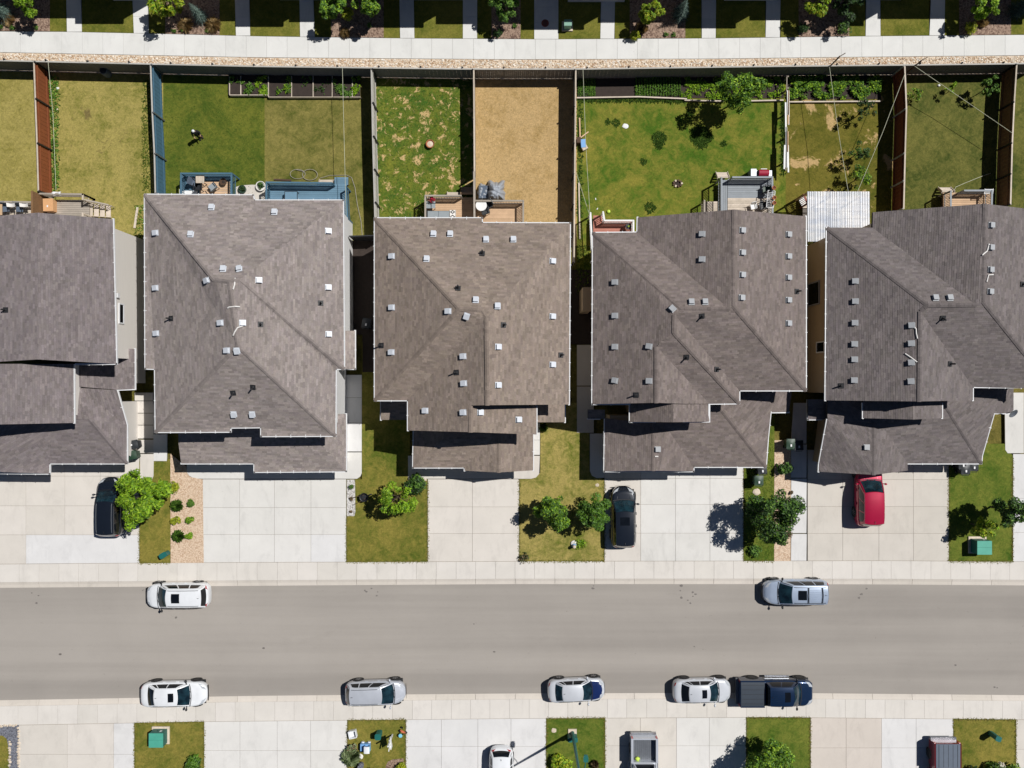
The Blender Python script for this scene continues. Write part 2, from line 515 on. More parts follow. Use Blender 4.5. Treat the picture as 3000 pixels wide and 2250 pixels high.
    M['fabric_blue'] = pm('blue_grey_fabric', C(92, 104, 120), 0.08, 4.0, 0.9)
    M['cardboard'] = pm('orange_tan_board', C(216, 166, 118), 0.06, 3.0, 0.85)
    M['stone'] = pm('pale_stone', C(214, 198, 178), 0.14, 5.0, 0.9, objvar=0.12)
    M['bark'] = pm('bark', C(96, 80, 66), 0.25, 8.0, 0.9)
    M['rope'] = pm('pale_line', C(196, 196, 170), 0.1, 4.0, 0.7)
    M['hose'] = pm('pale_hose', C(164, 158, 140), 0.1, 4.0, 0.5)
    M['brick_red'] = pm('rust_iron', C(140, 70, 58), 0.2, 6.0, 0.7)
    M['flower_red'] = pm('red_petals', C(170, 24, 52), 0.2, 8.0, 0.7)
    M['bbq_red'] = pm('red_enamel', C(168, 34, 62), 0.06, 3.0, 0.3, coat=0.6)
    M['toy_blue'] = pm('blue_plastic', C(120, 172, 226), 0.06, 3.0, 0.4)
    M['toy_cyan'] = pm('cyan_plastic', C(130, 205, 225), 0.06, 3.0, 0.4)
    M['toy_white'] = pm('white_plastic', C(238, 240, 242), 0.03, 3.0, 0.4)
    M['toy_orange'] = pm('orange_plastic', C(214, 120, 84), 0.06, 3.0, 0.4)
    M['lime'] = pm('lime_plastic', C(204, 232, 84), 0.08, 8.0, 0.5)
    M['skin'] = pm('skin', C(206, 160, 132), 0.05, 8.0, 0.6)
    M['cloth_black'] = pm('black_cloth', C(30, 31, 36), 0.12, 6.0, 0.9)
    m, nt, bs = new_mat('corrugated_plastic')
    bs.inputs['Roughness'].default_value = 0.25
    n = nz(nt, 1.2, 5, 0.6, pos(nt, (1.0, 2.2, 1)))
    nt.links.new(mix(nt, ramp(nt, n, 0.3, 0.7), C(214, 222, 236, 1.0), C(252, 252, 252, 1.0)), bs.inputs['Base Color'])
    tr = nt.nodes.new('ShaderNodeBsdfTranslucent'); tr.inputs[0].default_value = C(225, 232, 240)
    tp = nt.nodes.new('ShaderNodeBsdfTransparent'); tp.inputs[0].default_value = (0.9, 0.94, 1, 1)
    m1 = nt.nodes.new('ShaderNodeMixShader'); m1.inputs[0].default_value = 0.18
    m2 = nt.nodes.new('ShaderNodeMixShader'); m2.inputs[0].default_value = 0.28
    nt.links.new(bs.outputs[0], m1.inputs[1]); nt.links.new(tr.outputs[0], m1.inputs[2])
    nt.links.new(m1.outputs[0], m2.inputs[1]); nt.links.new(tp.outputs[0], m2.inputs[2])
    nt.links.new(m2.outputs[0], nt.nodes['Material Output'].inputs['Surface'])
    M['corrugated'] = m
build_materials()
# ================================================================== the setting
def lerp_line(pts):
    xs = [p[0] for p in pts]; ys = [p[1] for p in pts]
    return lambda x: float(np.interp(x, xs, ys))
road_n = lerp_line([(-700, 1732), (0, 1723), (750, 1717), (1500, 1712), (2250, 1712), (2600, 1713), (3000, 1716), (3700, 1722)])
road_s = lerp_line([(-700, 2068), (0, 2053), (750, 2040), (1500, 2033), (2250, 2031), (3000, 2038), (3700, 2045)])
walk_n = lerp_line([(-700, 1660), (0, 1653), (400, 1650), (750, 1648), (1500, 1645), (2600, 1643), (3000, 1646), (3700, 1650)])
walk_s = lerp_line([(-700, 2138), (0, 2125), (588, 2114), (1500, 2105), (2250, 2101), (3000, 2108), (3700, 2114)])
tw_n = lerp_line([(-700, 76), (0, 92), (190, 93), (430, 98), (750, 106), (1170, 112), (1600, 115), (2100, 112), (2540, 106), (3000, 102), (3700, 92)])
tw_s = lerp_line([(-700, 138), (0, 153), (750, 168), (1500, 174), (2100, 172), (2400, 168), (3000, 162), (3700, 150)])
bf_top = lerp_line([(-700, 158), (0, 177), (430, 187), (750, 194), (1390, 202), (1700, 202), (2250, 194), (2660, 190), (3000, 186), (3700, 172)])
def bf_base(x):
    return 1125 - (1125 - bf_top(x)) * (CAMH - 1.83) / CAMH

def pxpoly(pts, h=0.0):
    return [P(x, y, h)[:2] for x, y in pts]

def sheet(name, pts, mat, z, label, cat, kind='structure', thick=0.12, group=None):
    mb = MB().prism(pxpoly(pts), z - thick, z)
    o = mb.build(name, mat)
    return tag(o, label, cat, group, kind)

# ground: one sheet to the horizon
g = MB().prism([(-400, -400), (400, -400), (400, 400), (-400, 400)], -0.6, -0.25).build('ground', M['ground'])
tag(g, 'rough grassy ground running under the whole neighbourhood', 'ground', None, 'structure')

xs_ext = list(range(-700, 3701, 50))
rd = [(x, road_n(x) - 3) for x in xs_ext] + [(x, road_s(x) + 3) for x in xs_ext[::-1]]
road = sheet('road', rd, M['asphalt'], -0.10, 'grey asphalt street between the two rows of driveways', 'road')

so = random.Random(12)
MS = pm('oil_stain', C(112, 106, 101), .25, 6.0, .7)
for cx_, cy_, n_, sp_ in ((1092, 1732, 5, 26), (2025, 1736, 9, 36), (2920, 2012, 2, 10), (418, 1728, 2, 12), (1740, 1722, 2, 10), (95, 1750, 3, 40), (2520, 1736, 3, 40), (1500, 1860, 2, 400), (900, 1940, 3, 500), (2300, 1900, 2, 500)):
    for q in range(n_):
        x_, y_ = so.gauss(cx_, sp_/2), so.gauss(cy_, min(sp_/3, 40)); s_ = so.uniform(1.2, 3.8)
        ring = [(x_ + math.cos(a_*.785)*s_*so.uniform(.6, 1.3)*1.3, y_ + math.sin(a_*.785)*s_*so.uniform(.6, 1.2)) for a_ in range(8)]
        MB().prism(pxpoly(ring), -.099, -.096).build('oil_stain', MS, road)

# pieces: slabs of concrete, each a part of its walk or drive
def slab(parent, pts, mat, z=0.0, thick=0.10, inset=0.010, h=0.0, name='slab'):
    poly = pxpoly(pts, h)
    cx = sum(p[0] for p in poly) / len(poly); cy = sum(p[1] for p in poly) / len(poly)
    q = []
    n = len(poly)
    area = sum(poly[i][0]*poly[(i+1)%n][1] - poly[(i+1)%n][0]*poly[i][1] for i in range(n))
    if area < 0: poly = poly[::-1]
    for i in range(n):
        p0 = Vector(poly[i-1]); p1 = Vector(poly[i]); p2 = Vector(poly[(i+1) % n])
        d1 = (p1 - p0).normalized(); d2 = (p2 - p1).normalized()
        n1 = Vector((-d1.y, d1.x)); n2 = Vector((-d2.y, d2.x))
        bis = n1 + n2
        k = inset / max(0.3, bis.length_squared / 2)
        q.append(tuple(p1 + bis * k))
    q = [(a[0] - cx, a[1] - cy) for a in q]
    mb = MB().prism(q, -thick, 0)
    w = wloc(parent)
    return mb.build(name, mat, parent, loc=(cx - w[0], cy - w[1], z - w[2] + rnd.uniform(-0.0015, 0.0015)))

def walk_strip(name, f0, f1, x0, x1, step, mat, label, base_z=-0.03, split=None):
    """base sheet with one slab per joint spacing; split = fraction where a lengthwise joint runs"""
    xs = []
    x = x0
    while x < x1:
        xs.append(x); x += step * rnd.choice([1, 1, 1, 1.02, 0.98])
    xs.append(x1)
    ring = [(x, f0(x)) for x in xs] + [(x, f1(x)) for x in xs[::-1]]
    base = sheet(name, ring, M['joint'], base_z, label, 'sidewalk')
    for a, b in zip(xs[:-1], xs[1:]):
        slab(base, [(a, f0(a)), (b, f0(b)), (b, f1(b)), (a, f1(a))], mat, z=0.0, thick=0.03 + 0.04, inset=0.007)
    return base

cn = lambda x: walk_n(x) + (road_n(x) - walk_n(x)) * 0.76
cs = lambda x: walk_s(x) - (walk_s(x) - road_s(x)) * 0.78
walk_strip('sidewalk', walk_n, cn, -120, 3120, 58.3, M['walk'], 'beige concrete sidewalk along the house side with driveways above it')
walk_strip('sidewalk', walk_s, cs, -120, 3120, 57.6, M['walk'], 'beige concrete sidewalk along the far side of the street below the asphalt')
walk_strip('sidewalk', tw_n, tw_s, -120, 3120, 60.0, M['walk_white'], 'white concrete walkway running behind the long back fence')

# rolled kerbs: sloping gutter strips, cut at every second joint
def kerb(f_walk, f_road, label, sgn):
    base = root('kerb', P(1500, f_road(1500), -0.1), 0, label, 'kerb', None, 'structure')
    x = -120
    while x < 3120:
        b = min(x + 116.4, 3120)
        A = [P(x + 0.4, f_walk(x)), P(b - 0.4, f_walk(b)), P(b - 0.4, f_road(b)), P(x + 0.4, f_road(x))]
        Mid = [P(x + 0.4, f_walk(x)*0.55 + f_road(x)*0.45), P(b - 0.4, f_walk(b)*0.55 + f_road(b)*0.45)]
        mb = MB()
        zt, zm, zb = -0.004, -0.062, -0.088
        v = [(A[0][0], A[0][1], zt), (A[1][0], A[1][1], zt), (Mid[1][0], Mid[1][1], zm), (Mid[0][0], Mid[0][1], zm), (A[2][0], A[2][1], zb), (A[3][0], A[3][1], zb)]
        lo = [(p[0], p[1], -0.3) for p in v]
        fs = [(0, 1, 2, 3), (3, 2, 4, 5), (0, 3, 9, 6), (3, 5, 11, 9), (1, 7, 8, 2), (2, 8, 10, 4), (5, 4, 10, 11), (1, 0, 6, 7)]
        mb.add(v + lo, [f[::sgn] for f in fs])
        mb.build('kerb_segment', M['curb'], base, world=True)
        x = b
    return base
kerb(cn, road_n, 'rolled concrete kerb on the house side of the asphalt', -1)
kerb(cs, road_s, 'rolled concrete kerb on the far side of the asphalt', 1)

# ---------------------------------------------------------------- driveways (grids of slabs)
def drive(label, xs, ys, mats, top=None, bottom=None, z=0.0, extra=None, name='driveway'):
    """xs, ys joint lines in photo pixels; mats = function(col,row)"""
    ring = [(xs[0], ys[0]), (xs[-1], ys[0]), (xs[-1], ys[-1]), (xs[0], ys[-1])]
    if bottom:
        ring = [(xs[0], ys[0]), (xs[-1], ys[0]), (xs[-1], bottom(xs[-1])), (xs[0], bottom(xs[0]))]
    if top:
        ring = [(xs[0], top(xs[0])), (xs[-1], top(xs[-1]))] + ring[2:]
    base = sheet(name, ring, M['joint'], -0.035, label, 'driveway')
    for j in range(len(ys) - 1):
        for i in range(len(xs) - 1):
            a, b = xs[i], xs[i+1]
            y0a = y0b = ys[j]; y1a = y1b = ys[j+1]
            if bottom and j == len(ys) - 2: y1a, y1b = bottom(a) - 0.6, bottom(b) - 0.6
            if top and j == 0: y0a, y0b = top(a) + 0.6, top(b) + 0.6
            mt = mats(i, j)
            if mt is None: continue
            slab(base, [(a, y0a), (b, y0b), (b, y1b), (a, y1a)], mt, z=z, thick=0.075)
    return base
bg_, pl, nw, tn, pk = M['drive_beige'], M['drive_pale'], M['drive_new'], M['drive_tan'], M['drive_pink']
wz = lambda x: walk_n(x)
d1 = drive('stained beige driveway under the parked black car beside the bright green tree', [-120, 76, 190, 294, 408], [1330, 1395, 1482, 1567, 1650], lambda i, j: (None if (j == 3 and i >= 1) else bg_), bottom=wz)
slab(d1, [(76, 1567), (408, 1567), (408, walk_n(408) - .6), (76, walk_n(76) - .6)], nw, thick=0.075)
slab(d1, [(410, 1330), (451, 1330), (450, 1395), (430, 1440), (410, 1440)], bg_, thick=0.075)
slab(d1, [(350, 1288), (450, 1288), (451, 1328), (350, 1328)], bg_, thick=0.075)
d2 = drive('pale blank driveway beside the round shrubs in gravel', [594, 702, 804, 911, 1014], [1404, 1487, 1566, 1650], lambda i, j: (nw if i == 3 and j == 2 else pl), bottom=wz)
# apron and side walk with rounded corner
ap = [(546, 1325), (1060, 1325), (1060, 1386), (1056, 1396), (1046, 1403), (594, 1403), (568, 1402), (554, 1394), (547, 1384)]
slab(d2, ap, pl, thick=0.075)
for a, b in ((1098, 1165), (1165, 1238), (1238, 1323)):
    slab(d2, [(1000, a), (1060, a), (1060, b), (1000, b)], nw, thick=0.075)
slab(d2, [(449, 1180), (490, 1180), (490, 1270), (449, 1270)], pl, thick=0.075)
slab(d2, [(449, 1272), (490, 1272), (489, 1351), (450, 1351)], nw, thick=0.075)
d3 = drive('empty beige driveway between two front lawns with young trees', [1253, 1384, 1521], [1404, 1485, 1563, 1646], lambda i, j: bg_, bottom=wz)
slab(d3, [(1195, 1335), (1582, 1335), (1580, 1388), (1571, 1399), (1556, 1403), (1195, 1403)], bg_, thick=0.075)
for a, b in ((1240, 1289), (1289, 1333)):
    slab(d3, [(1545, a), (1582, a), (1582, b), (1545, b)], pl, thick=0.075)
d4 = drive('pale driveway with the black car parked nose to the garage', [1771, 1877, 1979, 2080, 2178], [1325, 1402, 1478, 1562, 1645], lambda i, j: pl if i else bg_, bottom=wz)
slab(d4, [(1728, 1270), (1771, 1270), (1771, 1400), (1748, 1401), (1734, 1394), (1728, 1380)], pl, thick=0.075)
slab(d4, [(1690, 1010), (1740, 1010), (1740, 1130), (1690, 1130)], tn, thick=0.075)
slab(d4, [(1690, 1132), (1740, 1132), (1740, 1268), (1690, 1268)], tn, thick=0.075)
d5 = drive('tan driveway with the red minivan in front of the garage', [2366, 2469, 2575, 2676, 2780], [1318, 1405, 1484, 1563, 1645], lambda i, j: tn, bottom=wz)
for a, b in ((1180, 1300), (1302, 1400), (1402, 1484), (1486, 1562), (1564, 1643)):
    slab(d5, [(2318 if a > 1300 else 2325, a), (2364, a), (2363, b), (2317, b)], nw, thick=0.075)
d6 = drive('pale driveway beside the lawn with the green transformer box', [2968, 3060, 3160], [1330, 1460, 1560, 1648], lambda i, j: nw, bottom=wz)
slab(d6, [(2943, 1150), (3000, 1150), (3000, 1328), (2952, 1328), (2945, 1318)], pl, thick=0.075)
wb = lambda x: walk_s(x)
drive('beige driveway beside the slate rockery across the street', [55, 197, 333, 393], [2120, 2210, 2330, 2460], lambda i, j: (nw if i == 2 else bg_), top=wb)
drive('pale empty driveway between two small lawns across the street', [598, 703, 812, 910, 1017], [2112, 2199, 2320, 2460], lambda i, j: pl, top=wb)
drive('pale grey driveway crossed by the street lamp shadow', [1189, 1293, 1400, 1497, 1600], [2108, 2187, 2310, 2460], lambda i, j: nw, top=wb)
drive('pale driveway under the silver pickup with an open bed', [1773, 1876, 1982, 2078, 2186], [2104, 2185, 2310, 2460], lambda i, j: (bg_ if i < 2 else pl), top=wb)
drive('half pebbled half white driveway under the dark red pickup', [2375, 2479, 2583, 2684, 2793], [2106, 2191, 2310, 2460], lambda i, j: (pk if i < 2 else nw), top=wb)
drive('blank driveway beyond the lawn with the tilted green pedestal', [2977, 3060, 3160], [2108, 2195, 2320, 2460], lambda i, j: bg_, top=wb)

# side walk by the first house
sw = root('side_path', P(405, 1215, 0), 0, 'narrow slab path along the side of the leftmost house', 'path', None, 'structure')
for a, b in ((1150, 1174), (1175, 1210), (1211, 1245), (1246, 1285)):
    slab(sw, [(394, a), (449, a), (449, b), (394, b)], M['drive_beige'], z=-0.012, thick=0.08)

# paths up from the back walkway
for k, (a, b, c, d, ys) in enumerate([(194, 237, 196, 240, [44]), (388, 432, 392, 436, [48]), (688, 730, 691, 733, [50]), (877, 918, 879, 922, [60]),
                                    (1170, 1212, 1172, 1214, [62]), (1356, 1398, 1356, 1398, [50]), (1565, 1636, 1565, 1636, [20, 66]),
                                    (1761, 1802, 1759, 1800, [60]), (2056, 2098, 2056, 2097, [55]), (2245, 2287, 2243, 2285, [58]),
                                    (2538, 2579, 2536, 2580, [50]), (2728, 2769, 2723, 2767, [46])]):
    y1 = tw_n((c + d) / 2) - 0.6
    yy = [-150, -80, -20] + ys + [y1]
    pth = root('front_path', P((c + d) / 2, 60, 0), 0, 'straight white concrete path across the strip of front lawns beyond the back fence', 'path', 'paths across the front lawns', 'structure')
    for q0, q1 in zip(yy[:-1], yy[1:]):
        fx = lambda y, u, w: u + (w - u) * (y / 100.0)
        slab(pth, [(fx(q0, a, c), q0), (fx(q0, b, d), q0), (fx(q1, b, d), q1), (fx(q1, a, c), q1)], M['walk_white'], thick=0.09, inset=0.006)

# ---------------------------------------------------------------- lawns and beds
def lawn(pts, mat, label, z=-0.012, name='lawn'):
    return sheet(name, pts, mat, z, label, 'lawn')
bb = bf_base
def yard(x0, x1, y1, mat, label, y0=None, z=-0.012):
    xs = np.linspace(x0, x1, 6)
    ring = [(x, (y0 if y0 else bb(x) - 3)) for x in xs] + [(x1, y1), (x0, y1)]
    return lawn(ring, mat, label, z)
yard(-120, 141, 640, M['lawn_y0'], 'flat olive back lawn left of the red-brown fence')
yard(141, 478, 720, M['lawn_y1'], 'tousled straw-yellow back lawn between the red-brown and blue fences')
yard(478, 775, 640, M['lawn_y2a'], 'deep green back lawn where the person in black stands')
yard(775, 1099, 760, M['lawn_y2b'], 'faded olive back lawn behind the blue corner deck')
yard(1099, 1392, 700, M['lawn_y3a'], 'green back lawn spotted with bare tan patches')
yard(1392, 1690, 720, M['lawn_y3b'], 'dead straw-brown back lawn beside the grey tarp')
yard(1690, 2302, 860, M['lawn_y4a'], 'wide mottled green back lawn below the vegetable strip')
yard(2302, 2616, 760, M['lawn_y4b'], 'back lawn with curling sandy bare patches above the corrugated roof')
yard(2616, 2930, 700, M['lawn_y5'], 'dark green back lawn right of the rust-red fence')
yard(2930, 3120, 700, M['lawn_y5'], 'narrow dark back lawn at the far end beyond the brown fence')
lawn([(408, 1352), (500, 1345), (499, walk_n(499)), (408, walk_n(408))], M['lawn_front'], 'narrow front lawn strip beside the round shrubs and gravel')
lawn([(1015, 1404), (1060, 1404), (1060, 1000), (1200, 1000), (1200, 1404), (1252, 1404), (1252, walk_n(1252)), (1015, walk_n(1015))], M['lawn_front'], 'front lawn with one sparse bright tree and a dark bush')
lawn([(1522, 1404), (1560, 1403), (1583, 1385), (1583, 1180), (1727, 1180), (1727, 1380), (1735, 1396), (1770, 1404), (1770, walk_n(1770)), (1522, walk_n(1522))], M['lawn_front2'], 'straw-tinted front lawn with two round young trees')
lawn([(2180, 1150), (2269, 1150), (2269, walk_n(2269)), (2179, walk_n(2179))], M['lawn_green'], 'lush narrow green front strip under the dark leafy tree')
lawn([(2781, 1300), (2943, 1300), (2967, 1335), (2965, walk_n(2965)), (2780, walk_n(2780))], M['lawn_green'], 'green front lawn around the teal transformer box')
lawn([(-120, 2150), (15, 2155), (22, 2172), (27, 2200), (27, 2460), (-120, 2460)], M['lawn_front'], 'corner of lawn inside the pale stone rockery border')
lawn([(394, walk_s(394) + 1), (597, walk_s(597) + 1), (597, 2460), (394, 2460)], M['lawn_front'], 'front lawn across the street around the pale green transformer')
lawn([(1018, walk_s(1018) + 1), (1188, walk_s(1188) + 1), (1188, 2460), (1018, 2460)], M['lawn_front'], 'small front lawn scattered with toys across the street')
lawn([(1601, walk_s(1601) + 1), (1772, walk_s(1772) + 1), (1772, 2460), (1601, 2460)], M['lawn_green'], 'front lawn around the teal street lamp')
lawn([(2187, walk_s(2187) + 1), (2374, walk_s(2374) + 1), (2374, 2460), (2187, 2460)], M['lawn_green'], 'dark green front lawn above the leafy tree across the street')
lawn([(2794, walk_s(2794) + 1), (2976, walk_s(2976) + 1), (2976, 2460), (2794, 2460)], M['lawn_front'], 'front lawn with the tilted green pedestal')
for a, b in ((146, 194), (240, 391), (436, 484), (643, 690), (733, 878), (921, 970), (1124, 1171), (1214, 1356), (1398, 1440), (1525, 1564), (1636, 1759), (1801, 1845), (2008, 2055), (2098, 2242), (2287, 2340), (2488, 2535), (2581, 2722), (2768, 2810), (2962, 3120)):
    t = tag(MB().prism(pxpoly([(a, -160), (b, -160), (b, tw_n(b) - 1), (a, tw_n(a) - 1)]), -0.13, -0.012).build('lawn', M['lawn_top']), 'trimmed strip of front lawn beside a straight white path', 'lawn', 'strips of front lawn along the white walkway', 'structure')
for a, b in ((-120, 146), (484, 643), (970, 1124), (1440, 1525), (1845, 2008), (2340, 2488), (2810, 2962)):
    o = tag(MB().prism(pxpoly([(a, -160), (b, -160), (b, tw_n(b) - 1), (a, tw_n(a) - 1)]), -0.13, 0.006).build('mulch_bed', M['mulch']), 'brown bark mulch bed planted with shrubs beside the white walkway', 'planting bed', 'mulch beds along the white walkway', 'structure')

sheet('gap_shade', [(1022, 705), (1108, 705), (1108, 1090), (1062, 1090), (1062, 980), (1022, 980)], M['soil'], 0.004, 'dark sheet standing for the shade in the gap between the two hip-roofed houses', 'ground', 'structure')  # soil colour reused as painted shade: deepens the gap between the houses
sheet('gap_shade', [(1672, 790), (1738, 790), (1738, 1008), (1672, 1008)], M['soil'], 0.004, 'dark sheet standing for the shade in the gap left of the dark-roofed house', 'ground', 'structure')  # second dark sheet, painted shade for this gap
# gravel strip behind the back fence
gx = list(range(-120, 3121, 60))
sheet('gravel_strip', [(x, tw_s(x) + 1) for x in gx] + [(x, bb(x) + 2) for x in gx[::-1]], M['gravel_pale'], 0.0, 'pale river rock strip between the white walkway and back fence', 'gravel', 'structure')
sheet('gravel_bed', [(499, 1330), (545, 1368), (548, 1386), (556, 1397), (594, 1405), (597, walk_n(597)), (500, walk_n(500))], M['gravel_pink'], 0.004, 'pinkish gravel bed planted with seven round shrubs', 'gravel', 'structure')
sheet('gravel_bed', [(2269, 1290), (2317, 1290), (2316, walk_n(2316)), (2268, walk_n(2268))], M['gravel_pink'], 0.004, 'pinkish gravel strip beside the white edge of the tan driveway', 'gravel', 'structure')
sheet('gravel_bed', [(1016, 1405), (1040, 1405), (1041, 1500), (1038, 1512), (1016, 1512)], M['gravel_white'], 0.004, 'white stone bed with three small plants beside the pale driveway', 'gravel', 'structure')
sheet('gravel_bed', [(-120, 2128), (54, 2124), (54, 2460), (27, 2460), (27, 2200), (20, 2165), (8, 2155), (-120, 2152)], M['gravel_slate'], 0.004, 'slate gravel rockery edged with pale stones', 'gravel', 'structure')
sheet('mulch_bed', [(1130, 2245), (1136, 2232), (1150, 2225), (1182, 2222), (1186, 2300), (1130, 2300)], M['mulch'], 0.004, 'dark mulch bed edged with brick in the lawn with toys', 'planting bed', 'structure')
# concrete patio between the blue decks
sheet('patio', [(690, 548), (705, 543), (740, 541), (790, 545), (790, 600), (690, 600)], M['drive_tan'], 0.0, 'small grey patio between the two blue decks', 'patio', 'structure')
# scattered stones of the gravel strip: small pieces nobody could count
def pebbles(name, f0, f1, x0, x1, n, s0, s1, cols, label, z=0.0):
    v = []; f = []; cl = []
    r = random.Random(5)
    for k in range(n):
        x = r.uniform(x0, x1); t = r.uniform(0.04, 0.96)
        y = f0(x) + (f1(x) - f0(x)) * t
        c = P(x, y); s = r.uniform(s0, s1); a = r.uniform(0, 6.28)
        b = len(v); hz = s * 0.5
        ex = s * r.uniform(0.7, 1.5)
        ring = []
        for q in range(5):
            an = a + q * 1.2566 + r.uniform(-0.2, 0.2)
            ring.append((c[0] + math.cos(an) * ex, c[1] + math.sin(an) * s))
        v += [(p[0], p[1], z - 0.01) for p in ring]
        v += [(c[0] + (p[0]-c[0]) * 0.6, c[1] + (p[1]-c[1]) * 0.6, z + hz) for p in ring]
        fs = [(b+5, b+6, b+7, b+8, b+9)] + [(b+q, b+(q+1) % 5, b+5+(q+1) % 5, b+5+q) for q in range(5)]
        f += fs
        kk = r.choice(cols); u = r.uniform(0.8, 1.15)
        cl += [(kk[0]*u, kk[1]*u, kk[2]*u, 1)] * len(fs)
    return colmesh(name, v, f, cl, M['shingle'], label, 'gravel')

def colmesh(name, v, f, cl, mat, label=None, cat=None, parent=None, kind='stuff', smooth=False):
    me = bpy.data.meshes.new(name)
    me.from_pydata(v, [], f)
    at = me.color_attributes.new('Col', 'FLOAT_COLOR', 'CORNER')
    n = np.array([len(q) for q in f])
    arr = np.repeat(np.array(cl, dtype=np.float32), n, axis=0).ravel()
    at.data.foreach_set('color', arr)
    if smooth: me.polygons.foreach_set('use_smooth', [True] * len(f))
    o = link(name, me, mat, parent)
    return tag(o, label, cat, None, kind)
pebbles('gravel', lambda x: tw_s(x) + 2, lambda x: bb(x) - 14, -60, 3060, 9000, 0.035, 0.085, [C(232, 216, 194), C(214, 190, 160), C(190, 160, 130), C(240, 232, 220)], 'loose pale river stones lying along the back fence')
# ================================================================== houses
def clip_half(poly, a, b, c):
    """keep a*x+b*y<=c"""
    out = []
    n = len(poly)
    for i in range(n):
        p = poly[i]; q = poly[(i+1) % n]
        dp = a*p[0] + b*p[1] - c; dq = a*q[0] + b*q[1] - c
        if dp <= 0: out.append(p)
        if (dp < 0 and dq > 0) or (dp > 0 and dq < 0):
            t = dp / (dp - dq)
            out.append((p[0] + (q[0]-p[0])*t, p[1] + (q[1]-p[1])*t))
    return out

class Roof:
    def __init__(self): self.polys = []
    def add(self, *pts):
        self.polys.append([P(*p) for p in pts])
    def tris(self):
        if not hasattr(self, '_t'):
            self._t = []
            for pl in self.polys:
                for tr in tessellate_polygon([[Vector(p) for p in pl]]):
                    self._t.append([np.array(pl[i]) for i in tr])
        return self._t
    def z_at(self, x, y):
        best = None
        for a, b, c in self.tris():
            d = (b[1]-c[1])*(a[0]-c[0]) + (c[0]-b[0])*(a[1]-c[1])
            if abs(d) < 1e-9: continue
            u = ((b[1]-c[1])*(x-c[0]) + (c[0]-b[0])*(y-c[1])) / d
            v = ((c[1]-a[1])*(x-c[0]) + (a[0]-c[0])*(y-c[1])) / d
            w = 1 - u - v
            if min(u, v, w) > -0.02:
                z = u*a[2] + v*b[2] + w*c[2]
                if best is None or z > best[0]:
                    n = np.cross(b - a, c - a); n = n / np.linalg.norm(n)
                    if n[2] < 0: n = -n
                    best = (z, n)
        return best
    def hit(self, px, py):
        h = 6.5; n = np.array((0, 0, 1.0))
        for k in range(8):
            x, y, _ = P(px, py, h)
            r = self.z_at(x, y)
            if r is None: break
            h, n = r
        return P(px, py, h), n

